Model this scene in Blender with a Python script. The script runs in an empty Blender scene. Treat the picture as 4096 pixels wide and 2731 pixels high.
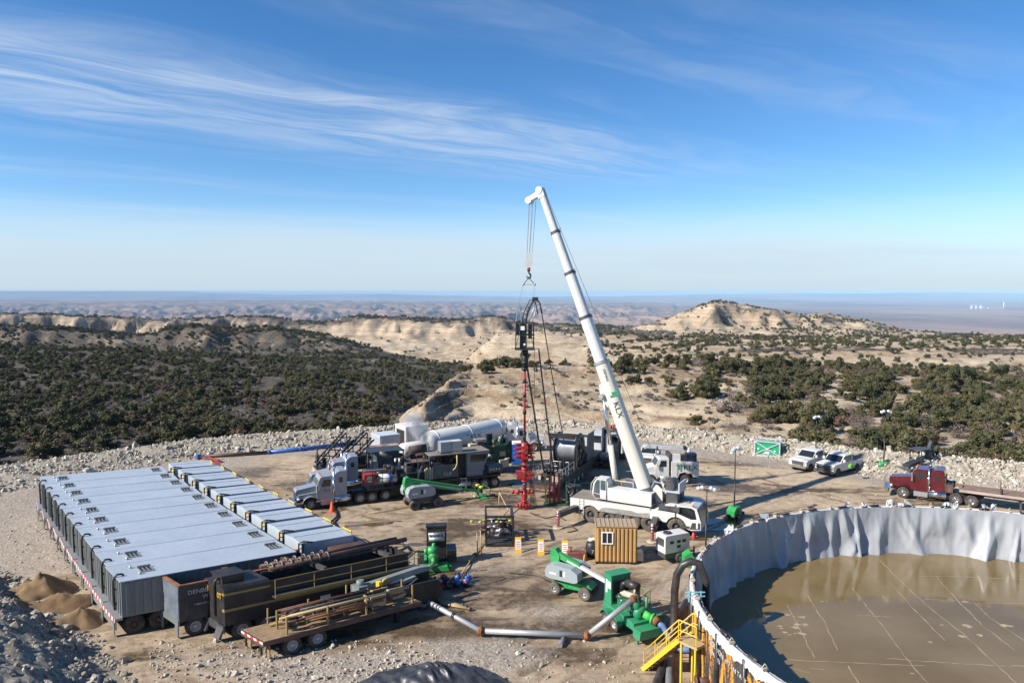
import bpy, bmesh, math, random
import numpy as np
from mathutils import Vector, Matrix, Euler
R=math.radians
random.seed(7); RNG=np.random.default_rng(7)
SC=bpy.context.scene; COL=SC.collection
# ---------------------------------------------------------------- camera, sky, sun, exposure
FPX=2900.0; HY=1165.0; CH=19.0; PX0=2048.0; PY0=1365.5
PITCH=math.atan((PY0-HY)/FPX); CPI,SPI=math.cos(PITCH),math.sin(PITCH)
cam=bpy.data.cameras.new('camera'); camo=bpy.data.objects.new('camera',cam); COL.objects.link(camo)
cam.sensor_width=36; cam.lens=FPX/4096*36; cam.clip_start=0.5; cam.clip_end=200000
camo.location=(0,0,CH); camo.rotation_euler=(math.pi/2-PITCH,0,0); SC.camera=camo
SUN_EL=34.0; SH_AZ=24.0      # sun elevation, direction the shadows fall (degrees from +X towards +Y)
sx,sy=-math.cos(R(SH_AZ)),-math.sin(R(SH_AZ))
sun=bpy.data.lights.new('sun','SUN'); sun.energy=5.0; sun.angle=R(0.53); sun.color=(1,.945,.86)
suno=bpy.data.objects.new('sun',sun); COL.objects.link(suno); suno.location=(-60,-30,60)
sd=Vector((sx*math.cos(R(SUN_EL)),sy*math.cos(R(SUN_EL)),math.sin(R(SUN_EL))))
suno.rotation_euler=sd.to_track_quat('Z','Y').to_euler()
SC.view_settings.view_transform='Standard'; SC.view_settings.look='None'
SC.view_settings.exposure=0.72; SC.view_settings.gamma=1.0; SC.view_settings.use_curve_mapping=False
W=bpy.data.worlds.new('World'); SC.world=W; W.use_nodes=True
nt=W.node_tree; nt.nodes.clear()
class NT:
    def __init__(s,t): s.t=t
    def n(s,typ,ins=None,**kw):
        nd=s.t.nodes.new(typ)
        for k,v in kw.items(): setattr(nd,k,v)
        if ins:
            for k,v in ins.items(): s.set(nd,k,v)
        return nd
    def set(s,nd,k,v):
        sock=nd.inputs[k]
        if hasattr(v,'is_output'): s.t.links.new(v,sock)
        else:
            try: sock.default_value=v
            except Exception: sock.default_value=tuple(v)+(1,)
    def math(s,op,a,b=0.0,c=0.0,clamp=False):
        nd=s.n('ShaderNodeMath',{0:a,1:b,2:c},operation=op); nd.use_clamp=clamp; return nd.outputs[0]
    def sm(s,v,lo,hi,o0=0.0,o1=1.0):
        nd=s.n('ShaderNodeMapRange',{0:v,1:lo,2:hi,3:o0,4:o1},interpolation_type='SMOOTHSTEP'); return nd.outputs[0]
    def noise(s,vec,scale,detail=4,rough=.55,dist=0.0,dim='3D'):
        nd=s.n('ShaderNodeTexNoise',{'Scale':scale,'Detail':detail,'Roughness':rough,'Distortion':dist},noise_dimensions=dim)
        if vec is not None: s.t.links.new(vec,nd.inputs['Vector'])
        return nd.outputs[0]
    def mix(s,f,a,b,blend='MIX'):
        nd=s.n('ShaderNodeMix',data_type='RGBA',blend_type=blend)
        s.set(nd,0,f); s.set(nd,6,a if hasattr(a,'is_output') else tuple(a)+(1,)); s.set(nd,7,b if hasattr(b,'is_output') else tuple(b)+(1,))
        return nd.outputs[2]
    def mp(s,vec,scale=(1,1,1),rot=(0,0,0),loc=(0,0,0)):
        return s.n('ShaderNodeMapping',{'Vector':vec,'Scale':scale,'Rotation':rot,'Location':loc}).outputs[0]
w=NT(nt)
sky=w.n('ShaderNodeTexSky',sky_type='NISHITA'); sky.sun_disc=False; sky.sun_elevation=R(SUN_EL); sky.sun_rotation=math.atan2(sx,sy)
sky.altitude=2000; sky.air_density=1.0; sky.dust_density=0.35; sky.ozone_density=2.2
tc=w.n('ShaderNodeTexCoord').outputs['Generated']
sep=w.n('ShaderNodeSeparateXYZ',{0:tc}).outputs
zz=w.math('MAXIMUM',sep[2],0.012)
u=w.math('DIVIDE',sep[0],zz); v=w.math('DIVIDE',sep[1],zz)
pl=w.n('ShaderNodeCombineXYZ',{0:u,1:v,2:0.0}).outputs[0]
ANG=math.atan2(2.1,2.74)
ps=w.mp(pl,rot=(0,0,-ANG))                       # x runs along the wind, y across
sp_=w.n('ShaderNodeSeparateXYZ',{0:ps}).outputs
c0=(-2.28*math.sin(-ANG)+3.2*math.cos(-ANG))
warp=w.noise(w.mp(ps,scale=(.5,.9,1)),1.0,3,.5)
yy=w.math('ADD',sp_[1],w.math('MULTIPLY_ADD',warp,1.1,-.55))
wisp=w.noise(w.n('ShaderNodeCombineXYZ',{0:w.math('MULTIPLY',sp_[0],.55),1:w.math('MULTIPLY',yy,2.3),2:0.0}).outputs[0],1.0,8,.64,1.5)
wisp2=w.noise(w.n('ShaderNodeCombineXYZ',{0:w.math('MULTIPLY',sp_[0],.16),1:w.math('MULTIPLY',yy,.9),2:4.0}).outputs[0],1.0,6,.6,.6)
band=w.math('MULTIPLY',w.sm(yy,c0-.95,c0+.0),w.sm(yy,c0+1.5,c0+.2))
fade=w.sm(sp_[0],6.2,2.0)
m1=w.math('MULTIPLY',w.math('MULTIPLY',band,fade),w.sm(wisp,.28,.78,.08,1.0))
m2=w.math('MULTIPLY',w.sm(wisp2,.44,.74),w.sm(wisp,.3,.75,.1,.55))
az=w.n('ShaderNodeCombineXYZ',{0:w.math('MULTIPLY',sep[0],2.2),1:w.math('MULTIPLY',sep[2],26.0),2:w.math('MULTIPLY',sep[1],1.2)}).outputs[0]
low=w.noise(az,1.0,6,.58,.5)
lowm=w.math('MULTIPLY',w.math('MULTIPLY',w.sm(sep[2],.125,.05),w.sm(sep[2],-.02,.02)),w.sm(low,.30,.70,.12,.70))
tot=w.math('MINIMUM',w.math('ADD',w.math('ADD',w.math('MULTIPLY',m1,.72),w.math('MULTIPLY',m2,.48)),lowm),.85)
hs=w.n('ShaderNodeHueSaturation',{'Saturation':1.28,'Value':1.0,'Color':sky.outputs[0]}).outputs[0]
hs=w.mix(1.0,hs,(1.0,1.0,1.03),'MULTIPLY')
cl=w.mix(tot,hs,(4.7,5.25,5.95)); cl=w.mix(w.sm(sep[2],.12,-.005,0.0,.92),cl,(3.5,4.4,5.2))
bg=w.n('ShaderNodeBackground',{'Color':cl,'Strength':0.096})
w.t.links.new(bg.outputs[0],w.n('ShaderNodeOutputWorld').inputs[0])
# ---------------------------------------------------------------- pixel -> world
def pslope(y):
    d2=-(y-PY0)/FPX; return (-SPI+d2*CPI)/(CPI+d2*SPI)
def G(x,y,z=0.0):
    d0=(x-PX0)/FPX; d2=-(y-PY0)/FPX
    wx,wy,wz=d0,CPI+d2*SPI,-SPI+d2*CPI
    t=(z-CH)/wz
    return Vector((wx*t,wy*t,z))
def GY(x,y,Y):
    d0=(x-PX0)/FPX; d2=-(y-PY0)/FPX
    wx,wy,wz=d0,CPI+d2*SPI,-SPI+d2*CPI
    t=Y/wy
    return Vector((wx*t,Y,CH+wz*t))
# ---------------------------------------------------------------- materials
MATS={}
MUD=(.17,.125,.085)
def mat(name,col,rough=.55,metal=0.0,var=.18,scale=1.3,dirt=0.0,bump=0.0,bscale=12,spec=.5,coat=0.0):
    if name in MATS: return MATS[name]
    m=bpy.data.materials.new(name); m.use_nodes=True; t=NT(m.node_tree); bs=m.node_tree.nodes['Principled BSDF']
    tc0=t.n('ShaderNodeTexCoord').outputs['Object']; rnd=t.n('ShaderNodeObjectInfo').outputs['Random']
    tcn=t.n('ShaderNodeVectorMath',{0:tc0,1:t.n('ShaderNodeCombineXYZ',{0:t.math('MULTIPLY',rnd,41.0),1:t.math('MULTIPLY',rnd,17.0),2:0.0}).outputs[0]},operation='ADD').outputs[0]
    n1=t.noise(tcn,scale,5,.62); n2=t.noise(tcn,scale*9,4,.6)
    f=t.sm(n1,.3,.7); d=tuple(max(0,c*(1-var)) for c in col); l=tuple(min(1,c*(1+var*.6)) for c in col)
    c=t.mix(f,d,l)
    c=t.mix(t.math('MULTIPLY',t.sm(n2,.35,.8),var*.8),c,tuple(x*.55 for x in col))
    c=t.mix(t.math('MULTIPLY',rnd,.14),c,tuple(x*.6 for x in col))
    if dirt>0:
        dm=t.math('MULTIPLY',t.sm(t.math('MULTIPLY_ADD',n1,.9,t.math('MULTIPLY',n2,.4)),.45,.95),dirt,clamp=True)
        c=t.mix(dm,c,MUD)
    t.set(bs,'Base Color',c); t.set(bs,'Metallic',metal); t.set(bs,'Specular IOR Level',spec)
    t.set(bs,'Roughness',t.sm(n2,.2,.8,max(.02,rough-.1),min(1,rough+.12)))
    if coat: t.set(bs,'Coat Weight',coat); t.set(bs,'Coat Roughness',.12)
    if bump: 
        b=t.n('ShaderNodeBump',{'Strength':bump,'Distance':.02,'Height':t.noise(tcn,bscale,5,.6)}); t.set(bs,'Normal',b.outputs[0])
    MATS[name]=m; return m
WHITE=mat('white_paint',(.68,.67,.64),.4,var=.10,dirt=.42)
CREAM=mat('cream_paint',(.68,.635,.53),.42,var=.10,dirt=.30)
SILVER=mat('silver_paint',(.38,.41,.45),.36,.35,var=.12,dirt=.28)
CHROME=mat('chrome',(.68,.69,.70),.16,1.0,var=.08,dirt=.12)
STEEL=mat('galvanised_steel',(.42,.43,.43),.45,.6,var=.15,dirt=.25)
DGREY=mat('dark_grey_steel',(.075,.08,.088),.5,.3,var=.25,dirt=.35)
BLACK=mat('black_paint',(.016,.017,.02),.42,.1,var=.3,dirt=.22)
RUBBER=mat('tyre_rubber',(.028,.027,.026),.85,0,var=.2,dirt=.45,scale=2.5)
RUBBERD=mat('muddy_tyre_rubber',(.10,.087,.07),.9,0,var=.25,dirt=.75,scale=2.5)
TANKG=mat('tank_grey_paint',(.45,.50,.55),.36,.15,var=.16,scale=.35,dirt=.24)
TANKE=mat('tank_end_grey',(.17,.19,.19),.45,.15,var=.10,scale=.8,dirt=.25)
TANKB=mat('tank_black_paint',(.014,.015,.018),.5,.05,var=.35,dirt=.18,scale=1.0)
TANKDB=mat('tank_dusty_black',(.022,.026,.034),.55,.05,var=.35,dirt=.35,scale=1.0)
BROWN=mat('rusty_brown_pipe',(.115,.06,.045),.6,.2,var=.3,dirt=.2,bump=.2)
RUST=mat('rust',(.25,.10,.045),.85,.1,var=.4,bump=.4)
BLUE=mat('blue_paint',(.035,.12,.42),.42,.05,var=.2,dirt=.25)
BLUEP=mat('blue_plastic',(.01,.13,.55),.45,var=.08)
YEL=mat('yellow_paint',(.72,.46,.03),.5,var=.15,dirt=.2)
YELD=mat('dusty_yellow_paint',(.30,.20,.055),.6,var=.25,dirt=.35)
GREEN=mat('bright_green_paint',(.022,.32,.08),.45,var=.2,dirt=.30)
GREENP=mat('pump_green_paint',(.014,.25,.115),.45,var=.2,dirt=.30)
DGREEN=mat('dark_green_paint',(.012,.07,.035),.5,var=.25,dirt=.25)
RED=mat('red_paint',(.38,.010,.012),.45,var=.3,dirt=.22)
REDD=mat('dirty_red_paint',(.30,.02,.03),.55,var=.35,dirt=.35)
MAROON=mat('maroon_paint',(.095,.004,.012),.25,.2,var=.12,dirt=.12,coat=.5)
ORANGE=mat('orange_plastic',(.85,.09,.01),.55,var=.1)
GLASS=mat('dark_window_glass',(.018,.022,.026),.06,0,var=.2,spec=.8)
GLASSB=mat('sky_window_glass',(.07,.10,.11),.08,0,var=.2,spec=.8)
TANW=mat('tan_painted_steel',(.44,.255,.085),.55,var=.1,dirt=.15)
TANR=mat('tan_roof_steel',(.40,.29,.19),.6,var=.15,dirt=.3)
GPLAST=mat('grey_moulded_hood',(.29,.33,.34),.5,var=.06,dirt=.12)
CONT=mat('container_grey_paint',(.46,.49,.53),.5,var=.07,dirt=.12)
WOOD=mat('worn_timber',(.30,.20,.11),.8,var=.35,dirt=.3,bump=.2,scale=3)
DECK=mat('weathered_plank',(.24,.155,.115),.85,var=.35,dirt=.3,scale=3)
PALE=mat('pale_pipe_metal',(.50,.50,.50),.4,.45,var=.15,dirt=.25)
PIPEG=mat('grey_hose',(.17,.18,.20),.6,var=.3,dirt=.3)
HOSEB=mat('black_hose',(.02,.02,.022),.4,var=.3,dirt=.25)
HOSEBL=mat('blue_hose',(.10,.19,.42),.55,var=.2,dirt=.15)
TANP=mat('tan_pipe',(.45,.33,.16),.6,var=.2,dirt=.3)
LINER=mat('grey_liner_sheet',(.33,.34,.355),.36,var=.07,dirt=.06,scale=.8)
LINERW=mat('white_liner_fold',(.58,.59,.61),.45,var=.08,dirt=.05)
TARP=mat('black_tarpaulin',(.035,.04,.05),.38,var=.5,dirt=.15,scale=2.0)
SIGNY=mat('sign_yellow_plastic',(.78,.42,.02),.5,var=.08)
SIGNW=mat('sign_white_panel',(.78,.78,.76),.5,var=.06)
LAMPG=mat('lamp_reflector',(.72,.74,.76),.25,.5,var=.05)
AMBER=mat('amber_lens',(.75,.16,.01),.3)
REDL=mat('red_lens',(.65,.015,.01),.3)
INK=mat('black_lettering',(.02,.03,.03),.5,var=.05)
INKG=mat('green_emblem',(.02,.22,.11),.5,var=.05)
INKW=mat('white_lettering',(.48,.48,.48),.6,var=.2)
INKY=mat('yellow_lettering',(.75,.42,.02),.5,var=.1)
COIL=mat('coiled_steel_tube',(.46,.46,.46),.33,.6,var=.25)
DARKIN=mat('dark_interior',(.012,.012,.012),.8)  # near-black that paints shade into openings and recesses; also on machinery
SKINM=mat('skin',(.42,.25,.17),.6,var=.1)
CLOTHB=mat('brown_work_jacket',(.10,.07,.05),.85,var=.2)
CLOTHJ=mat('blue_work_trousers',(.03,.04,.07),.85,var=.2)
HIVIS=mat('high_visibility_yellow',(.38,.44,.10),.6,var=.15,dirt=.2)
BUFF=mat('buff_equipment_paint',(.52,.45,.33),.55,var=.15,dirt=.3)
PINK=mat('salmon_sheet',(.58,.23,.19),.7,var=.2)
# ---------------------------------------------------------------- mesh builder
class MB:
    K=0.0; KY=1.0
    def __init__(s,M=None): s.v=[];s.f=[];s.M=M;s.sm=[]
    def add(s,vs,fs,smooth=False):
        o=len(s.v)
        if s.M is not None: vs=[s.M@Vector(q) for q in vs]
        if MB.K or MB.KY!=1: vs=[(q[0]-MB.K*q[1]*MB.KY,q[1]*MB.KY,q[2]) for q in vs]
        s.v+= [tuple(q) for q in vs]; s.f+=[tuple(i+o for i in f) for f in fs]; s.sm+=[smooth]*len(fs); return s
    def box(s,x0,x1,y0,y1,z0,z1):
        return s.add([(x0,y0,z0),(x1,y0,z0),(x1,y1,z0),(x0,y1,z0),(x0,y0,z1),(x1,y0,z1),(x1,y1,z1),(x0,y1,z1)],
          [(0,3,2,1),(4,5,6,7),(0,1,5,4),(1,2,6,5),(2,3,7,6),(3,0,4,7)])
    def cb(s,c,d,rz=0): 
        M=s.M; m=Matrix.Translation(Vector(c))@Matrix.Rotation(rz,4,'Z'); s.M=(M@m) if M is not None else m
        s.box(-d[0]/2,d[0]/2,-d[1]/2,d[1]/2,-d[2]/2,d[2]/2); s.M=M; return s
    def prism(s,prof,y0,y1,ax='y'):
        n=len(prof)
        if ax=='y': a=[(p[0],y0,p[1]) for p in prof]; b=[(p[0],y1,p[1]) for p in prof]
        elif ax=='x': a=[(y0,p[0],p[1]) for p in prof]; b=[(y1,p[0],p[1]) for p in prof]
        else: a=[(p[0],p[1],y0) for p in prof]; b=[(p[0],p[1],y1) for p in prof]
        return s.add(a+b,[tuple(range(n)),tuple(range(2*n-1,n-1,-1))]+[(i,i+n,(i+1)%n+n,(i+1)%n) for i in range(n)])
    def cyl(s,p0,p1,r0,r1=None,n=10,caps=True):
        r1=r0 if r1 is None else r1
        p0,p1=Vector(p0),Vector(p1); d=(p1-p0).normalized() if (p1-p0).length>1e-9 else Vector((0,0,1))
        a=d.orthogonal().normalized(); b=d.cross(a)
        vs=[p0+(a*math.cos(2*math.pi*i/n)+b*math.sin(2*math.pi*i/n))*r0 for i in range(n)]+[p1+(a*math.cos(2*math.pi*i/n)+b*math.sin(2*math.pi*i/n))*r1 for i in range(n)]
        s.add(vs,[(i,(i+1)%n,(i+1)%n+n,i+n) for i in range(n)],n>5)
        if caps:
            o=len(s.v)-2*n; s.f+=[tuple(o+i for i in range(n-1,-1,-1)),tuple(o+n+i for i in range(n))]; s.sm+=[False,False]
        return s
    def bar(s,p0,p1,w,h=None):
        h=w if h is None else h
        p0,p1=Vector(p0),Vector(p1); d=(p1-p0).normalized(); up=Vector((0,0,1)) if abs(d.z)<.95 else Vector((0,1,0))
        a=d.cross(up).normalized()*w/2; b=a.cross(d).normalized()*h/2
        vs=[p+q for p in (p0,p1) for q in (-a-b,a-b,a+b,-a+b)]
        return s.add(vs,[(0,3,2,1),(4,5,6,7),(0,1,5,4),(1,2,6,5),(2,3,7,6),(3,0,4,7)])
    def tube(s,pts,r,n=8,caps=True):
        pts=[Vector(p) for p in pts]; m=len(pts); rs=r if isinstance(r,(list,tuple)) else [r]*m
        vs=[];a=None
        for i,p in enumerate(pts):
            d=(pts[min(i+1,m-1)]-pts[max(i-1,0)]); d=d.normalized() if d.length>1e-9 else Vector((0,0,1))
            a=d.orthogonal().normalized() if a is None else (a-d*a.dot(d)).normalized()
            b=d.cross(a)
            vs+=[p+(a*math.cos(2*math.pi*k/n)+b*math.sin(2*math.pi*k/n))*rs[i] for k in range(n)]
        s.add(vs,[(i*n+k,i*n+(k+1)%n,(i+1)*n+(k+1)%n,(i+1)*n+k) for i in range(m-1) for k in range(n)],True)
        if caps:
            o=len(s.v)-m*n; s.f+=[tuple(o+i for i in range(n-1,-1,-1)),tuple(o+(m-1)*n+i for i in range(n))]; s.sm+=[False,False]
        return s
    def lathe(s,prof,c=(0,0,0),ax='z',n=20,smooth=True):
        # prof: (radius, height along axis)
        c=Vector(c); vs=[]; m=len(prof)
        for r,h in prof:
            for k in range(n):
                ca,sa=math.cos(2*math.pi*k/n)*r,math.sin(2*math.pi*k/n)*r
                vs.append(c+(Vector((ca,sa,h)) if ax=='z' else Vector((ca,h,sa)) if ax=='y' else Vector((h,ca,sa))))
        return s.add(vs,[(i*n+k,i*n+(k+1)%n,(i+1)*n+(k+1)%n,(i+1)*n+k) for i in range(m-1) for k in range(n)],smooth)
    def ball(s,c,r,n=10,m=6,sc=(1,1,1)):
        c=Vector(c); vs=[c+Vector((r*sc[0]*math.sin(math.pi*j/m)*math.cos(2*math.pi*i/n),r*sc[1]*math.sin(math.pi*j/m)*math.sin(2*math.pi*i/n),r*sc[2]*math.cos(math.pi*j/m))) for j in range(m+1) for i in range(n)]
        return s.add(vs,[(j*n+i,j*n+(i+1)%n,(j+1)*n+(i+1)%n,(j+1)*n+i) for j in range(m) for i in range(n)],True)
    def mesh(s,name):
        me=bpy.data.meshes.new(name); me.from_pydata(s.v,[],s.f); me.update()
        if any(s.sm): me.polygons.foreach_set('use_smooth',s.sm)
        return me
    def obj(s,name,m,parent=None,fix=True):
        me=s.mesh(name)
        if fix:
            bm=bmesh.new(); bm.from_mesh(me); bmesh.ops.recalc_face_normals(bm,faces=bm.faces); bm.to_mesh(me); bm.free()
        me.materials.append(m); return link(name,me,parent)
def link(name,me,parent=None):
    o=bpy.data.objects.new(name,me); COL.objects.link(o)
    if parent is not None: o.parent=parent
    return o
def tag(o,label,cat=None,group=None,kind=None):
    o['label']=label
    if cat: o['category']=cat
    if group: o['group']=group
    if kind: o['kind']=kind
    return o
def T(name,label,cat,loc=(0,0,0),rz=0.0,group=None):
    o=bpy.data.objects.new(name,None); COL.objects.link(o); o.empty_display_size=.3
    o.location=loc; o.rotation_euler=(0,0,rz); return tag(o,label,cat,group)
def struct(o): o['kind']='structure'; return o
def dup(o,parent=None):
    c=o.copy(); COL.objects.link(c); c.parent=parent
    for ch in list(o.children): dup(ch,c)
    return c
def rail(b,pts,h=1.05,r=.028,mid=True,step=None):
    for i in range(len(pts)-1):
        p,q=Vector(pts[i]),Vector(pts[i+1]); L=(q-p).length; k=max(1,int(round(L/(step or 1.5))))
        for j in range(k+1): a=p.lerp(q,j/k); b.cyl(a,a+Vector((0,0,h)),r,n=5)
        b.cyl(p+Vector((0,0,h)),q+Vector((0,0,h)),r,n=5)
        if mid: b.cyl(p+Vector((0,0,h*.52)),q+Vector((0,0,h*.52)),r*.8,n=5)
    return b
def ladder(b,p0,p1,w=.4,n=6,r=.022,side=(0,1,0)):
    p0,p1=Vector(p0),Vector(p1); s_=Vector(side).normalized()*w/2
    b.cyl(p0-s_,p1-s_,r,n=5); b.cyl(p0+s_,p1+s_,r,n=5)
    for i in range(n): a=p0.lerp(p1,(i+.5)/n); b.cyl(a-s_,a+s_,r*.8,n=5)
    return b
WC={}
def wheel(parent,x,y,r=.52,w=.3,side=-1,tm=None,rm=None,dual=False,hub=.55):
    """tyre with a rim sub-part; side=-1 shows its face towards -y"""
    tm=tm or RUBBER; rm=rm or STEEL; K_,KY_=MB.K,MB.KY; x=x-K_*y*KY_; y=y*KY_; MB.K=0.0; MB.KY=1.0; key=(round(r,3),round(w,3),dual,tm.name,rm.name,hub)
    if key not in WC:
        b=MB(); h=w/2; n=26
        def ring(c): b.lathe([(r*hub,c-h*.9),(r*.72,c-h),(r*.93,c-h*.93),(r,c-h*.7),(r,c+h*.7),(r*.93,c+h*.93),(r*.72,c+h),(r*hub,c+h*.9)],ax='y',n=n)
        ring(0)
        if dual: ring(w*1.12)
        # tread blocks
        for k in range(n):
            a=2*math.pi*k/n; ca,sa=math.cos(a),math.sin(a)
            b.M=Matrix.Rotation(-a,4,'Y'); b.box(r*.985,r*1.018,-h*.8,-h*.08,-r*.055,r*.055); b.box(r*.985,r*1.018,h*.08,h*.8,r*.05,r*.16); b.M=None
        me=b.mesh('wheel'); me.materials.append(tm)
        c=MB(); q=-h
        c.lathe([(r*hub*1.04,q*.86),(r*hub*.98,q*.93),(r*hub*.86,q*.86),(r*hub*.8,q*.3),(r*hub*.5,q*.18),(r*hub*.42,q*.32),(r*hub*.40,q*.72),(r*hub*.30,q*.85),(0.001,q*.87)],ax='y',n=20)
        for k in range(8):
            a=2*math.pi*k/8; c.cyl((math.cos(a)*r*hub*.62,q*.45,math.sin(a)*r*hub*.62),(math.cos(a)*r*hub*.62,q*.15,math.sin(a)*r*hub*.62),r*.03,n=5)
        c.lathe([(r*hub*.8,q*.3),(r*hub*.82,h*.9)],ax='y',n=20)
        mr=c.mesh('rim'); mr.materials.append(rm)
        WC[key]=(me,mr)
    me,mr=WC[key]; MB.K=K_; MB.KY=KY_
    o=link('wheel',me,parent); o.location=(x,y,r*1.0); 
    if side>0: o.rotation_euler=(0,0,math.pi)
    rr=link('rim',mr,o); return o
def text(s,parent,m,size,loc,rot,name='lettering',sx_=1.0,ext=.006,align='LEFT'):
    cu=bpy.data.curves.new(name,'FONT'); cu.body=s; cu.size=size; cu.extrude=ext; cu.align_x=align; cu.resolution_u=2
    to=bpy.data.objects.new(name,cu); COL.objects.link(to); bpy.context.view_layer.update()
    me=bpy.data.meshes.new_from_object(to); bpy.data.objects.remove(to); bpy.data.curves.remove(cu)
    me.materials.clear(); me.materials.append(m)
    o=link(name,me,parent); o.location=loc; o.rotation_euler=rot; o.scale=(sx_,1,1); return o
def emblem(parent,loc,rot,s):
    b=MB(); g=s*.30
    for i,j in ((0,3),(1,3),(2,3),(1,2),(2,2),(1,1),(2,1),(2,0)):
        b.box(i*s*.36,i*s*.36+g,j*s*.32,j*s*.32+g*.9,0,.006)
    o=b.obj('emblem',INKG,parent); o.location=loc; o.rotation_euler=rot; return o
def place2(pa,pb,offy=0.0,xa=0.0):
    """frame from two ground pixels lying on a line y=offy (local) with pa at local x=xa: returns loc, rz"""
    a=G(*pa); b=G(*pb); d=(b-a).normalized(); rz=math.atan2(d.y,d.x); nrm=Vector((-d.y,d.x,0))
    return a-d*xa-nrm*offy, rz
# ---------------------------------------------------------------- noise
_P=RNG.permutation(512); _P=np.concatenate([_P,_P,_P])
_GA=np.linspace(0,2*np.pi,512,endpoint=False); _GX,_GYY=np.cos(_GA),np.sin(_GA)
def pnoise(x,y):
    xi=np.floor(x).astype(int); yi=np.floor(y).astype(int); xf=x-xi; yf=y-yi; xi&=511; yi&=511
    u=xf*xf*xf*(xf*(xf*6-15)+10); v=yf*yf*yf*(yf*(yf*6-15)+10)
    def gr(ix,iy,dx,dy):
        h=_P[_P[ix&511]+(iy&511)]; return _GX[h]*dx+_GYY[h]*dy
    n00=gr(xi,yi,xf,yf); n10=gr(xi+1,yi,xf-1,yf); n01=gr(xi,yi+1,xf,yf-1); n11=gr(xi+1,yi+1,xf-1,yf-1)
    return ((n00*(1-u)+n10*u)*(1-v)+(n01*(1-u)+n11*u)*v)*1.5
def fbm(x,y,o=5,g=.5,l=2.03):
    a=1.0;t=0;s=0
    for i in range(o): t=t+a*pnoise(x+i*17.3,y-i*9.1); s+=a; a*=g; x=x*l; y=y*l
    return t/s
def ridged(x,y,o=5):
    a=1.0;t=0;s=0
    for i in range(o): t=t+a*(1-np.abs(pnoise(x+i*13.7,y+i*5.3))*1.6); s+=a; a*=.5; x=x*2.05; y=y*2.05
    return t/s
def sstep(v,a,b):
    t=np.clip((v-a)/(b-a),0,1); return t*t*(3-2*t)
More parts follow.
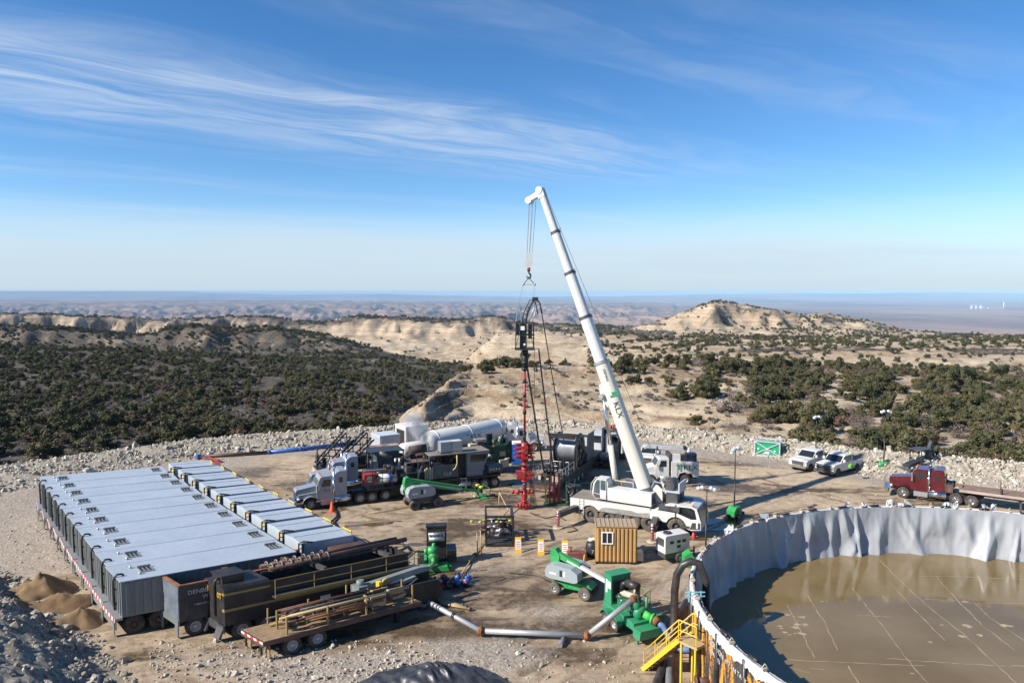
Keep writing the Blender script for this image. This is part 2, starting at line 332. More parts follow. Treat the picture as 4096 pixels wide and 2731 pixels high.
# ---------------------------------------------------------------- landform lines: (pixel column, depth in m, pixel row or height)
def Zp(Y,y): return CH+Y*pslope(y)
def poly(x,pts): 
    p=np.array(pts,float); return np.interp(x,p[:,0],p[:,1])
EDGE=[(-1200,2090),(-900,2010),(0,1868),(400,1815),(700,1778),(1000,1755),(1400,1732),(1600,1719),(1850,1700),(2000,1697),(2500,1710),(2900,1755),(3200,1788),(3500,1832),(3700,1850),(4096,1888),(5000,2010),(5400,2090)]
def pady(x): return (0.9-CH)/pslope(poly(x,EDGE))
def knots(x):
    PY=pady(x); K=[]
    def zrow(Y,rows): return Zp(Y,poly(x,rows))
    c=lambda *p: poly(x,p)
    K.append((PY-8,c((0,-1.2),(5000,-1.2))))
    K.append((PY+1.0,c((0,-.9),(5000,-.6))))
    K.append((PY+10,c((-900,-4.5),(1400,-6.5),(1700,-5),(2300,-5),(2900,-2.6),(5000,-2.6))))
    K.append((PY+32,c((-900,-9),(1500,-10),(1700,-9),(2300,-8.5),(2900,-5.5),(5000,-5))))
    YS=c((-900,170),(1500,170),(1600,130),(1700,142),(1770,157),(1830,176),(1900,186),(2300,192),(3000,200),(5000,205))
    K.append((YS,np.where(x<1560,c((-900,-11),(1500,-14),(1560,-14)),zrow(YS,[(1560,1745),(1600,1722),(1640,1668),(1700,1612),(1770,1552),(1830,1496),(1900,1482),(2000,1470),(2300,1462),(2700,1458),(3000,1478),(3400,1496),(3800,1512),(4096,1536),(5000,1570)]))))
    YV=c((-900,262),(2300,262),(2700,330),(5000,330))
    K.append((YV,c((-900,-15),(1200,-17),(1500,-20),(1600,-25),(1700,-33),(1830,-38),(2000,-40),(2300,-38),(2700,-33),(3000,-32),(5000,-32))))
    YF=c((-900,420),(1830,420),(2300,430),(2700,480),(5000,480))
    K.append((YF,np.where(x<1835,zrow(YF,[(-900,1398),(0,1404),(400,1418),(800,1434),(1200,1460),(1500,1484),(1700,1502),(1830,1520)]),np.where(x<2500,c((1835,-36),(1950,-40),(2300,-38),(2500,-32)),zrow(YF,[(2500,1470),(2700,1428),(3000,1408),(3400,1396),(3800,1398),(4096,1404),(5000,1404)])))))
    YH=c((-900,705),(2300,690),(2700,650),(5000,650))
    K.append((YH,np.where(x<2400,c((-900,-50),(400,-52),(1200,-50),(1830,-54),(2100,-48),(2400,-38)),zrow(YH,[(2400,1415),(2700,1382),(3400,1372),(5000,1372)]))))
    YD=c((-900,830),(1830,830),(2300,830),(2700,880),(5000,880))
    K.append((YD,zrow(YD,[(-900,1300),(0,1312),(300,1324),(500,1345),(570,1353),(640,1324),(750,1310),(900,1320),(1100,1325),(1300,1347),(1500,1402),(1700,1458),(1800,1482),(1850,1462),(1920,1400),(1990,1342),(2050,1334),(2250,1338),(2400,1342),(2700,1352),(3400,1352),(5000,1350)])))
    YW=c((-900,1470),(1050,1450),(1250,1120),(1850,1090),(2050,1400),(2300,1430),(2700,1080),(5000,1080))
    K.append((YW,c((-900,-92),(600,-95),(1800,-98),(2050,-80),(2300,-66),(2600,-58),(3400,-58),(5000,-62))))
    YE=c((-900,1700),(2400,1650),(2600,1400),(3700,1400),(3900,1500),(5000,1500))
    K.append((YE,zrow(YE,[(-900,1250),(0,1256),(150,1260),(400,1268),(600,1280),(780,1278),(900,1268),(1100,1272),(1200,1291),(1300,1290),(1370,1276),(1450,1263),(1600,1270),(1800,1281),(1900,1277),(1970,1262),(2060,1286),(2150,1301),(2300,1302),(2500,1312),(2600,1300),(2690,1268),(2780,1234),(2860,1207),(2960,1220),(3060,1239),(3200,1263),(3300,1259),(3400,1276),(3550,1306),(3650,1331),(3800,1345),(4096,1348),(5000,1350)])))
    K.append((YE+700,c((-900,-170),(2400,-170),(2600,-140),(5000,-150))))
    K.append((c((0,4200),(1,4200)),c((-900,-300),(5000,-320))))
    K.append((c((0,7500),(1,7500)),c((-900,-400),(5000,-400))))
    K.append((c((0,13000),(1,13000)),c((-900,-375),(2200,-380),(2700,-400),(5000,-400))))
    YB=c((0,20000),(1,20000))
    K.append((YB,np.where(x<2700,zrow(YB,[(-900,1190),(0,1192),(800,1197),(1500,1205),(2100,1214),(2700,1212)]),-400+0*x)))
    K.append((YB+1500,-400+0*x))
    K.append((c((0,36000),(1,36000)),-400+0*x))
    YM=c((0,46000),(1,46000))
    K.append((YM,zrow(YM,[(-900,1156),(0,1158),(490,1157),(700,1164),(900,1171),(1100,1178),(1500,1175),(1900,1183),(2100,1187),(2400,1186),(2700,1180),(3000,1173),(3300,1174),(3700,1170),(4096,1172),(5000,1170)])))
    K.append((YM+5000,-500+0*x))
    return np.array([k[0] for k in K]),np.array([k[1] for k in K])
def height_cols(xc,Yr):
    """xc (n,), Yr (m,) -> z (m,n) with smoothed interpolation in depth per column"""
    KY,KZ=knots(xc); n=len(xc); Z=np.zeros((len(Yr),n))
    for j in range(n):
        ky,kz=KY[:,j],KZ[:,j]
        i=np.clip(np.searchsorted(ky,Yr)-1,0,len(ky)-2); t=np.clip((Yr-ky[i])/(ky[i+1]-ky[i]),0,1)
        up=kz[i+1]>kz[i]
        far=(ky[i]>450)&(ky[i]<1600)
        # rising faces: long apron then a steeper cap; falling backs smooth
        prof=np.where(up&far,.52*t**1.2+.48*sstep(t,.66,.9),np.where(up,t,t*t*(3-2*t)))
        Z[:,j]=kz[i]*(1-prof)+kz[i+1]*prof
    return Z
NX,NR=640,560
XC=np.linspace(-1150,5250,NX); SC_=(XC-PX0)/2908.0
YR=np.concatenate([np.geomspace(50,520,300),np.geomspace(524,2700,NR-300)])
# warp the depth lookup so that faces get spurs and gullies
SX,YY_=np.meshgrid(SC_,YR); XX=SX*YY_
ZB=height_cols(XC,YR)
def sample_grid(Z,rows,cols):
    r=np.clip(rows,0,Z.shape[0]-1.001); c=np.clip(cols,0,Z.shape[1]-1.001); r0=r.astype(int); c0=c.astype(int); fr=r-r0; fc=c-c0
    return (Z[r0,c0]*(1-fc)+Z[r0,c0+1]*fc)*(1-fr)+(Z[r0+1,c0]*(1-fc)+Z[r0+1,c0+1]*fc)*fr
LY=np.arange(NR)
ampw=np.interp(YY_,[60,200,420,600,850,1200,1700,2700],[0,5,8,48,42,110,105,60])
wn=ridged(XX/170+3.1,YY_/420,4)*1.4-1.0+.35*fbm(XX/45,YY_/140,3)
rows=np.interp((YY_+ampw*wn).ravel(),YR,LY).reshape(YY_.shape)
colsI=np.broadcast_to(np.arange(NX),YY_.shape)
ZT=sample_grid(ZB,rows,colsI)
ZT=ZT+fbm(XX/26,YY_/26,5)*np.interp(YY_,[60,110,200,500,1000,2700],[.25,1.0,1.6,3.2,6,9])
# ledges on the pale spur: stepped strata
xp=PX0+2908*SX
spur=sstep(xp,1560,1700)*(1-sstep(YY_,205,240))*sstep(YY_,100,118)*(1-.75*sstep(xp,2750,3050))
lh=1.5; q=(ZT+fbm(XX/40,YY_/40,3)*1.6)/lh; qi=np.floor(q); st=(qi+sstep(q-qi,.5,.95))*lh-(q*lh-ZT)
ZT=ZT*(1-spur*.95)+st*spur*.95+spur*fbm(XX/3.1,YY_/3.1,3)*.35
spur2=sstep(xp,2450,2700)*sstep(YY_,340,380)*(1-sstep(YY_,500,560))
lh=2.6; q=(ZT+fbm(XX/60,YY_/60,3)*2)/lh; qi=np.floor(q); st=(qi+sstep(q-qi,.5,.95))*lh-(q*lh-ZT)
ZT=ZT*(1-spur2*.8)+st*spur2*.8
gyz,gx_=np.gradient(ZT); dY=np.gradient(YY_,axis=0); dX=np.gradient(XX,axis=1)
SLOPE=np.hypot(gyz/dY,gx_/dX)
def hterr(X,Y):
    X=np.asarray(X,float);Y=np.asarray(Y,float)
    return sample_grid(ZT,np.interp(Y,YR,LY),np.interp(X/Y,SC_,np.arange(NX)))
def grid_mesh(name,XX,YY,ZZ,attrs):
    m,n=XX.shape; co=np.stack([XX,YY,ZZ],-1).reshape(-1,3).astype(np.float32)
    i=np.arange(m*n).reshape(m,n); F=np.stack([i[:-1,:-1],i[:-1,1:],i[1:,1:],i[1:,:-1]],-1).reshape(-1,4)
    me=bpy.data.meshes.new(name); me.vertices.add(m*n); me.vertices.foreach_set('co',co.ravel())
    me.loops.add(F.size); me.loops.foreach_set('vertex_index',F.ravel().astype(np.int32))
    me.polygons.add(len(F)); me.polygons.foreach_set('loop_start',np.arange(0,F.size,4,dtype=np.int32))
    me.update(calc_edges=True); me.polygons.foreach_set('use_smooth',np.ones(len(F),bool))
    for k,a in attrs.items():
        at=me.attributes.new(k,'FLOAT','POINT'); at.data.foreach_set('value',np.broadcast_to(a,(m,n)).astype(np.float32).ravel())
    return me
# ground cover: sage/brown soil share (1) against bare pale rock (0)
sage=np.clip(1.05-SLOPE*1.5,0,1)
bx0=np.interp(YY_,[60,150,185,230,480],[1545,1560,1640,1760,1800]); left=1-sstep(xp,bx0,bx0+np.interp(YY_,[60,185,230,480],[40,60,120,150]))
sage=np.where(YY_<480,np.clip(left*1.0+ (1-left)*(.25+.55*fbm(XX/18,YY_/18,4)),0,1)*np.where(YY_>235,1,1),sage)
hillD=(1-sstep(xp,1500,1860))*sstep(YY_,430,520)*(1-sstep(YY_,840,900))
sage=np.maximum(sage,hillD*(.72+.5*fbm(XX/60,YY_/90,3)))
fan=sstep(xp,1800,1950)*(1-sstep(xp,2600,2800))*sstep(YY_,430,500)*(1-sstep(YY_,850,900))
sage=sage*(1-fan*.85)
sage=np.where((xp>2700)&(YY_>500),np.clip(.30+.8*fbm(XX/40,YY_/60,4),0,1),sage)
sage=np.where((xp<2450)&(YY_>1000),np.maximum(sage,np.clip(.5+.9*fbm(XX/70,YY_/110,4),0,.9)),sage)
fan2=sstep(xp,1180,1330)*(1-sstep(xp,1990,2100))*sstep(YY_,880,960)*(1-sstep(YY_,1540,1620)); sage=sage*(1-fan2*.8)
sage=np.clip(sage+.35*fbm(XX/9,YY_/9,3),0,1)
def terrain_mat(name,far):
    m=bpy.data.materials.new(name); m.use_nodes=True; t=NT(m.node_tree); bs=m.node_tree.nodes['Principled BSDF']
    pos=t.n('ShaderNodeNewGeometry').outputs['Position']; z=t.n('ShaderNodeSeparateXYZ',{0:pos}).outputs
    k=.08 if far else 1.0
    n1=t.noise(pos,.035*k,6,.62); n2=t.noise(pos,.35*k*(3 if far else 1),5,.65); n3=t.noise(pos,2.2 if not far else .004,4,.7)
    lay=t.n('ShaderNodeCombineXYZ',{0:t.math('MULTIPLY',z[0],.004*k),1:t.math('MULTIPLY',z[1],.004*k),2:t.math('MULTIPLY',t.math('MULTIPLY_ADD',n2,1.6/k,t.math('MULTIPLY_ADD',n1,9.0/k,z[2])),.55*k)}).outputs[0]
    st=t.noise(lay,1.0,5,.75)
    if far:
        c=t.mix(t.sm(st,.32,.68),(.095,.06,.05),(.31,.215,.16)); c=t.mix(t.sm(n1,.5,.75),c,(.20,.11,.08))
        at=t.n('ShaderNodeAttribute',attribute_name='plain').outputs['Fac']
        pb=t.n('ShaderNodeCombineXYZ',{0:t.math('MULTIPLY',z[0],.00022),1:t.math('MULTIPLY',z[1],.00011),2:0.0}).outputs[0]
        pn=t.noise(pb,1.0,7,.68)
        pc=t.mix(t.sm(pn,.36,.62),(.11,.075,.06),(.30,.19,.145))
        c=t.mix(at,c,pc); rg=.95
    else:
        c=t.mix(t.sm(st,.40,.60),(.285,.195,.115),(.49,.395,.28)); c=t.mix(t.math('MULTIPLY',t.sm(n1,.45,.7),.5),c,(.30,.24,.18)); c=t.mix(t.math('MULTIPLY',t.sm(n2,.42,.7),.45),c,(.52,.44,.325))
        c=t.mix(t.math('MULTIPLY',t.sm(n3,.5,.78),.55),c,(.22,.16,.10))
        at=t.n('ShaderNodeAttribute',attribute_name='sage').outputs['Fac']
        sg=t.mix(t.sm(n2,.35,.68),(.055,.048,.039),(.15,.12,.092)); sg=t.mix(t.math('MULTIPLY',t.sm(n3,.45,.7),.6),sg,(.045,.044,.034))
        fa=t.sm(t.math('MULTIPLY_ADD',n3,.35,t.math('ADD',at,-.17)),.3,.75)
        c=t.mix(fa,c,sg); rg=.95
        b=t.n('ShaderNodeBump',{'Strength':1.0,'Distance':.7,'Height':t.math('ADD',t.math('MULTIPLY',n2,1.2),t.math('MULTIPLY',st,1.8))}); b2=t.n('ShaderNodeBump',{'Strength':.6,'Distance':.12,'Height':n3,'Normal':b.outputs[0]}); t.set(bs,'Normal',b2.outputs[0])
    t.set(bs,'Base Color',c); t.set(bs,'Roughness',rg); t.set(bs,'Specular IOR Level',.15)
    return m
# cut the terrain where the pad lies over it
PYC=pady(XC)
ZT=np.where(YY_<PYC[None,:]-6,-2.5,ZT)
me=grid_mesh('terrain',XX,YY_,ZT,{'sage':sage}); me.materials.append(terrain_mat('canyon_rock_and_sage',False))
terrain=struct(link('terrain',me)); terrain['label']='pale sandstone spurs, wooded slopes and ridges beyond the gravel pad'
# far country: badlands, plain, mountains
NF=300; XF=np.linspace(-1150,5250,760); SF=(XF-PX0)/2908.0; YF=np.concatenate([np.geomspace(2650,22000,NF),np.geomspace(22600,51000,60)])
FXs,FY=np.meshgrid(SF,YF); FX=FXs*FY; FZ=height_cols(XF,YF); fxp=PX0+2908*FXs
bad=(1-sstep(fxp+fbm(FX/3000,FY/3000,3)*900,2350,3000))*sstep(FY,3600,5600)*(1-sstep(FY,20500,21500))
rr=ridged(FX/760+9,FY/1500,6); 
FZ=FZ+bad*(np.power(np.clip(rr,0,1),1.6)-.48)*np.interp(FY,[4000,8000,14000,20500],[190,300,270,60])
capz=-285+fbm(FX/5000,FY/5000,3)*70+np.interp(FY,[4000,20000],[-30,45]); FZ=np.where((bad>.4)&(FZ>capz),capz+(FZ-capz)*.25,FZ)
FZ=FZ+(1-bad)*fbm(FX/900,FY/2500,4)*14*sstep(FY,4000,7000)*(1-sstep(FY,30000,40000))
FZ=FZ+sstep(FY,40000,45500)*fbm(FX/6000+2,FY*0,5)*90
FZ[0]-=60; FZ=np.minimum(FZ,26+fbm(FX/3000,FY/3000,2)*3)
me=grid_mesh('badlands',FX,FY,FZ,{'plain':np.clip(1-bad,0,1)}); me.materials.append(terrain_mat('badland_rock_and_plain',True))
far=struct(link('badlands',me)); far['label']='distant eroded badlands, plain and blue mountains on the horizon'
# ---------------------------------------------------------------- pad
def toe(Y): return np.interp(Y,[20,30,34.5,39.5,45,50,54,60,80],[-13.5,-16.5,-19.5,-24.5,-31,-38,-43,-60,-95])
def pad_z(X,Y):
    X=np.asarray(X,float);Y=np.asarray(Y,float)
    z=fbm(X/7,Y/7,4)*.10+fbm(X/1.3,Y/1.3,3)*.035
    d=toe(Y)-X
    bank=sstep(d,-.5,7.5)*(2.6+.5*fbm(X/5,Y/5,3))+np.clip(d-7,0,30)*.06+sstep(d,-1,2)*fbm(X/1.6,Y/1.6,4)*.55
    z=z+bank*sstep(-Y,-62,-48)
    z=z+.55*sstep(29.5-Y+fbm(X/4,Y/4,3)*1.5,-3.5,2.0)*sstep(X,-16,-8)*(1-sstep(X,4,7))
    return z
NPX,NPY=900,330
xpd=np.linspace(-1150,5250,NPX); spd=(xpd-PX0)/2908.0; PYP=pady(xpd)+1.2
tt=np.linspace(0,1,NPY)[:,None]
PYY=16+(PYP[None,:]-16)*(tt**1.35); PXX=spd[None,:]*PYY; PZ=pad_z(PXX,PYY)
# surface kinds: wet mud, pale crushed stone
def blob(cx,cy,rx,ry,rot=0): 
    c,s=math.cos(rot),math.sin(rot); a=(PXX-cx)*c+(PYY-cy)*s; b=-(PXX-cx)*s+(PYY-cy)*c
    return np.exp(-((a/rx)**2+(b/ry)**2))
wet=np.zeros_like(PXX)
for px,py,rx,ry in ((1900,2130,7,4),(2000,2000,7,3),(1800,2330,6,3.2),(2500,2330,5,2.4),(2100,2380,4,2.5),(2650,2020,6,3),(2480,1960,5,5),(1750,2520,7,2.2),(2150,1900,8,6),(3050,2060,5,2),(2960,1950,7,2.4),(3300,1960,6,1.6),(3700,2010,6,2),(1250,2020,5,3),(900,1900,5,4),(1400,1950,8,5),(2450,2480,6,3),(2100,2600,5,2),(560,2620,2.2,.8),(3000,1850,5,2),(2850,1780,6,3),(1350,2560,6,2)):
    g_=G(px,py); wet=np.maximum(wet,blob(g_.x,g_.y,rx,ry)*.95)
pale=np.zeros_like(PXX)
for px,py,rx,ry,a in ((1500,2690,7,2.2,1),(1900,2620,4,2,.9),(1750,2230,3,2,.6),(2200,2450,3,2,.5),(300,2000,10,10,.5),(2750,2340,4,3,.5),(3700,1900,14,6,.55),(1000,2650,6,2,.5),(2000,2270,4,2,.4),(2350,2350,4,2,.35),(3400,1850,14,8,.5),(1000,2130,6,5,.35)):
    g_=G(px,py); pale=np.maximum(pale,blob(g_.x,g_.y,rx,ry)*a)
d=toe(PYY)-PXX; rub=sstep(d,-1.5,1.5)*sstep(-PYY,-62,-50)
edge=sstep(PYY-(PYP[None,:]-9),-3,4)
leftg=sstep(-PXX-20,0,14)*sstep(PYY,42,50)
pale=np.maximum(pale,np.maximum(edge*.75,leftg*.6)); 
TR=[[(4200,2040),(3500,1990),(2950,1935),(2650,1850)],[(4200,1960),(3500,1905),(3000,1850),(2600,1800)],[(1900,2640),(2250,2430),(2480,2340),(2680,2290)],[(1100,2720),(1600,2600),(2100,2500),(2480,2580)],[(1680,2460),(1900,2300),(2100,2250),(2330,2160),(2720,2235)],[(1280,2110),(1600,2090),(1900,2070),(2150,2090)],[(900,1950),(1200,1930),(1500,2060),(1950,2100)],[(2150,2720),(2350,2610),(2620,2440),(2700,2330)],[(1420,2260),(1700,2190),(2000,2110)],[(3000,2080),(2750,2170),(2500,2230),(2200,2290),(1950,2420)],[(2200,1960),(1800,1900),(1300,1890),(900,1880)],[(2900,1800),(2600,1790),(2250,1830)],[(600,2660),(900,2620),(1300,2660)],[(3400,2000),(3100,1920),(2900,1830)],[(2050,2420),(2250,2330),(2420,2290),(2560,2300)]]
track=np.zeros_like(PXX)
for pl in TR:
    pts=np.array([G(*p)[:2] for p in pl]); tq=np.linspace(0,len(pts)-1,40); cx=np.interp(tq,np.arange(len(pts)),pts[:,0]); cy=np.interp(tq,np.arange(len(pts)),pts[:,1])
    for _ in range(4): cx[1:-1]=(cx[:-2]+cx[1:-1]*2+cx[2:])/4; cy[1:-1]=(cy[:-2]+cy[1:-1]*2+cy[2:])/4
    tx_,ty_=np.gradient(cx),np.gradient(cy); ln=np.hypot(tx_,ty_); nx_,ny_=-ty_/ln,tx_/ln
    for of in (-.95,.95):
        dm=np.full(PXX.shape,9.0)
        ox,oy=cx+nx_*of,cy+ny_*of
        lo_=(PYY>oy.min()-1)&(PYY<oy.max()+1)&(PXX>ox.min()-1)&(PXX<ox.max()+1)
        X_,Y_=PXX[lo_],PYY[lo_]; dd=np.full(X_.shape,9.0)
        for i in range(39):
            ax_,ay_,bx_,by_=ox[i],oy[i],ox[i+1],oy[i+1]; vx,vy=bx_-ax_,by_-ay_; tt_=np.clip(((X_-ax_)*vx+(Y_-ay_)*vy)/(vx*vx+vy*vy+1e-9),0,1); dd=np.minimum(dd,np.hypot(X_-ax_-tt_*vx,Y_-ay_-tt_*vy))
        track[lo_]=np.maximum(track[lo_],np.clip(1-dd/.42,0,1)*np.clip(.55+1.2*fbm(X_/3,Y_/3,2),0,1))
PZ=PZ-.05*sstep(track,.2,.7)+.035*sstep(track,.02,.2)*(1-sstep(track,.25,.5))
me=grid_mesh('gravel_pad',PXX,PYY,PZ,{'wet':wet,'pale':pale,'rub':rub,'track':track})
m=bpy.data.materials.new('mud_and_gravel'); m.use_nodes=True; t=NT(m.node_tree); bs=m.node_tree.nodes['Principled BSDF']
pos=t.n('ShaderNodeNewGeometry').outputs['Position']; at=lambda k: t.n('ShaderNodeAttribute',attribute_name=k).outputs['Fac']
n1=t.noise(pos,.16,6,.6); n2=t.noise(pos,.9,6,.66,.4); n3=t.noise(pos,5.5,5,.7); n4=t.noise(pos,19,3,.7)
# wheel tracks: long streaks
tr=t.noise(t.mp(pos,scale=(.10,1.15,1),rot=(0,0,R(-18))),1.0,5,.6,.7)
vor=t.n('ShaderNodeTexVoronoi',{'Vector':pos,'Scale':7.0},feature='F1'); vcol=vor.outputs['Color']; vd=vor.outputs['Distance']
px_=t.n('ShaderNodeSeparateXYZ',{0:pos}).outputs; dry=t.math('MULTIPLY',t.sm(t.math('ADD',px_[1],t.math('MULTIPLY',px_[0],.35)),60.0,78.0),.75); base=t.mix(t.sm(n2,.35,.68),(.21,.15,.096),(.43,.328,.218)); base=t.mix(dry,base,t.mix(t.sm(n2,.35,.68),(.36,.26,.16),(.54,.42,.28))); base=t.mix(t.math('MULTIPLY',t.sm(tr,.42,.66),.55),base,(.47,.375,.27))
base=t.mix(t.math('MULTIPLY',t.sm(n3,.5,.76),.5),base,(.14,.10,.065))
wm=t.sm(t.math('ADD',t.math('MULTIPLY',at('wet'),.42),t.math('ADD',t.math('MULTIPLY',n1,1.1),t.math('MULTIPLY_ADD',n2,1.0,t.math('MULTIPLY_ADD',tr,.9,-1.42)))),.18,.5)
wetc=t.mix(t.sm(n3,.35,.7),(.062,.042,.024),(.135,.092,.052))
trk=t.sm(at('track'),.15,.6); base=t.mix(t.math('MULTIPLY',trk,.7),base,(.13,.09,.055)); c=t.mix(wm,base,wetc)
gr=t.mix(t.n('ShaderNodeSeparateXYZ',{0:vcol}).outputs[0],(.22,.18,.145),(.50,.44,.37)); gr=t.mix(t.sm(n4,.35,.7),gr,(.20,.165,.135))
pm=t.sm(t.math('ADD',at('pale'),t.math('MULTIPLY_ADD',n2,.9,t.math('MULTIPLY_ADD',n3,.5,-.60))),.3,.75)
c=t.mix(t.math('MULTIPLY',pm,.88),c,gr)
rb=t.mix(t.n('ShaderNodeSeparateXYZ',{0:vcol}).outputs[1],(.17,.145,.115),(.38,.335,.275))
c=t.mix(at('rub'),c,rb)
t.set(bs,'Base Color',c); t.set(bs,'Specular IOR Level',.35)
t.set(bs,'Roughness',t.math('MULTIPLY_ADD',t.math('MULTIPLY',wm,t.math('SUBTRACT',1.0,pm)),-.42,.93))
h=t.math('ADD',t.math('MULTIPLY',n2,.5),t.math('ADD',t.math('MULTIPLY',n3,.24),t.math('MULTIPLY_ADD',t.math('MULTIPLY',vd,pm),-.22,t.math('MULTIPLY',n4,.08))))
b_=t.n('ShaderNodeBump',{'Strength':t.sm(wm,0,1,.85,.45),'Distance':.17,'Height':h}); t.set(bs,'Normal',b_.outputs[0])
me.materials.append(m); pad=struct(link('gravel_pad',me)); pad['label']='muddy brown gravel well pad with tyre tracks'
# ---------------------------------------------------------------- standing water
pm_=bpy.data.materials.new('muddy_puddle_water'); pm_.use_nodes=True; t=NT(pm_.node_tree); bs=pm_.node_tree.nodes['Principled BSDF']
pos=t.n('ShaderNodeNewGeometry').outputs['Position']
t.set(bs,'Base Color',t.mix(t.sm(t.noise(pos,.5,4),.35,.65),(.10,.068,.03),(.14,.10,.05))); t.set(bs,'Roughness',.04); t.set(bs,'Specular IOR Level',.6)
t.set(bs,'Normal',t.n('ShaderNodeBump',{'Strength':.05,'Distance':.02,'Height':t.noise(pos,6,3)}).outputs[0])
def puddle(px,py,rx,ry,rot=0,seed=0):
    c=G(px,py); n=44; r_=random.Random(seed); ph=[r_.uniform(0,6.28) for _ in range(5)]
    vs=[]
    for k in range(n):
        a=2*math.pi*k/n; q=1+.22*math.sin(2*a+ph[0])+.15*math.sin(3*a+ph[1])+.12*math.sin(5*a+ph[2])+.07*math.sin(9*a+ph[3])
        x,y=rx*q*math.cos(a),ry*q*math.sin(a); cx=c.x+x*math.cos(rot)-y*math.sin(rot); cy=c.y+x*math.sin(rot)+y*math.cos(rot)
        vs.append((cx,cy))
    zmax=float(np.max(pad_z(np.array([v[0] for v in vs]),np.array([v[1] for v in vs]))))
    zc=float(np.percentile(pad_z(np.array([c.x+(v[0]-c.x)*f for v in vs for f in (.2,.5,.8,1)]),np.array([c.y+(v[1]-c.y)*f for v in vs for f in (.2,.5,.8,1)])),88))
    b=MB(); b.add([(x,y,zc) for x,y in vs]+[(c.x,c.y,zc)],[(i,(i+1)%n,n) for i in range(n)])
    o=struct(b.obj('puddle',pm_)); o['label']='shallow brown puddle on the muddy pad'
for i,a in enumerate(((2450,1945,4.2,2.6,.9),(1990,2130,1.6,.8,.2),(2080,1938,3.8,.9,.15),(2840,2105,3.2,1.6,.3),(1800,2290,1.8,.5,.2),(2760,2010,2.4,.5,.3),(1450,2100,3.4,.35,.25),(1690,2175,1.2,.35,.1),(2290,2000,2.2,.8,.6),(1880,2330,2.0,.6,.4),(2730,2150,1.6,.8,.1))): puddle(*a,seed=i)
# ---------------------------------------------------------------- scatter by geometry nodes
def scatter(name,P,rot,scl,src,parent=None):
    me=bpy.data.meshes.new(name); me.vertices.add(len(P)); me.vertices.foreach_set('co',np.asarray(P,np.float32).ravel()); me.update()
    for k,a in (('rot',rot),('scl',scl)):
        x=me.attributes.new(k,'FLOAT_VECTOR','POINT'); x.data.foreach_set('vector',np.asarray(a,np.float32).ravel())
    o=link(name,me,parent)
    g=bpy.data.node_groups.new(name+'_nodes','GeometryNodeTree'); g.interface.new_socket('Geometry',in_out='INPUT',socket_type='NodeSocketGeometry'); g.interface.new_socket('Geometry',in_out='OUTPUT',socket_type='NodeSocketGeometry')
    N=g.nodes.new; L=g.links.new
    gi,go=N('NodeGroupInput'),N('NodeGroupOutput'); jn=N('GeometryNodeJoinGeometry'); ip=N('GeometryNodeInstanceOnPoints')
    for s in src:
        oi=N('GeometryNodeObjectInfo'); oi.inputs['Object'].default_value=s; oi.inputs['As Instance'].default_value=True; oi.transform_space='ORIGINAL'; L(oi.outputs['Geometry'],jn.inputs[0])
    r=N('GeometryNodeInputNamedAttribute'); r.data_type='FLOAT_VECTOR'; r.inputs[0].default_value='rot'
    s=N('GeometryNodeInputNamedAttribute'); s.data_type='FLOAT_VECTOR'; s.inputs[0].default_value='scl'
    e=N('FunctionNodeEulerToRotation'); L(r.outputs[0],e.inputs[0]); L(e.outputs[0],ip.inputs['Rotation']); L(s.outputs[0],ip.inputs['Scale'])
    rv=N('FunctionNodeRandomValue'); rv.data_type='INT'; rv.inputs['Min'].default_value=0; rv.inputs['Max'].default_value=len(src)-1
    L(rv.outputs[2],ip.inputs['Instance Index']); ip.inputs['Pick Instance'].default_value=True
    L(gi.outputs[0],ip.inputs['Points']); L(jn.outputs[0],ip.inputs['Instance']); L(ip.outputs[0],go.inputs[0])
    md=o.modifiers.new('scatter','NODES'); md.node_group=g; return o
# ---------------------------------------------------------------- rocks
def rock_mat(name,a,b):
    m=bpy.data.materials.new(name); m.use_nodes=True; t=NT(m.node_tree); bs=m.node_tree.nodes['Principled BSDF']
    oi=t.n('ShaderNodeObjectInfo').outputs['Random']; tcn=t.n('ShaderNodeTexCoord').outputs['Object']
    n=t.noise(tcn,2.2,5,.65); c=t.mix(oi,a,b); c=t.mix(t.sm(n,.4,.75),c,tuple(x*.62 for x in a))
    t.set(bs,'Base Color',c); t.set(bs,'Roughness',.92); t.set(bs,'Specular IOR Level',.2); return m
ROCKM=rock_mat('pale_quarried_stone',(.29,.25,.195),(.60,.545,.45)); ROCKG=rock_mat('grey_quarried_stone',(.22,.19,.15),(.46,.415,.345))
def rock_mesh(seed,m):
    bm=bmesh.new(); bmesh.ops.create_icosphere(bm,subdivisions=1,radius=.5); r=random.Random(seed)
    fl=[(Vector((r.gauss(0,1),r.gauss(0,1),r.gauss(0,1))).normalized(),r.uniform(.22,.4)) for _ in range(7)]
    for v in bm.verts:
        v.co*=r.uniform(.85,1.15)
        for n,dd in fl:
            e=v.co.dot(n)-dd
            if e>0: v.co-=n*e
        v.co.z*=.72
    me=bpy.data.meshes.new('rock'); bm.to_mesh(me); bm.free(); me.materials.append(m); return me
RM=[rock_mesh(i,ROCKM) for i in range(7)]; RG=[rock_mesh(50+i,ROCKG) for i in range(6)]
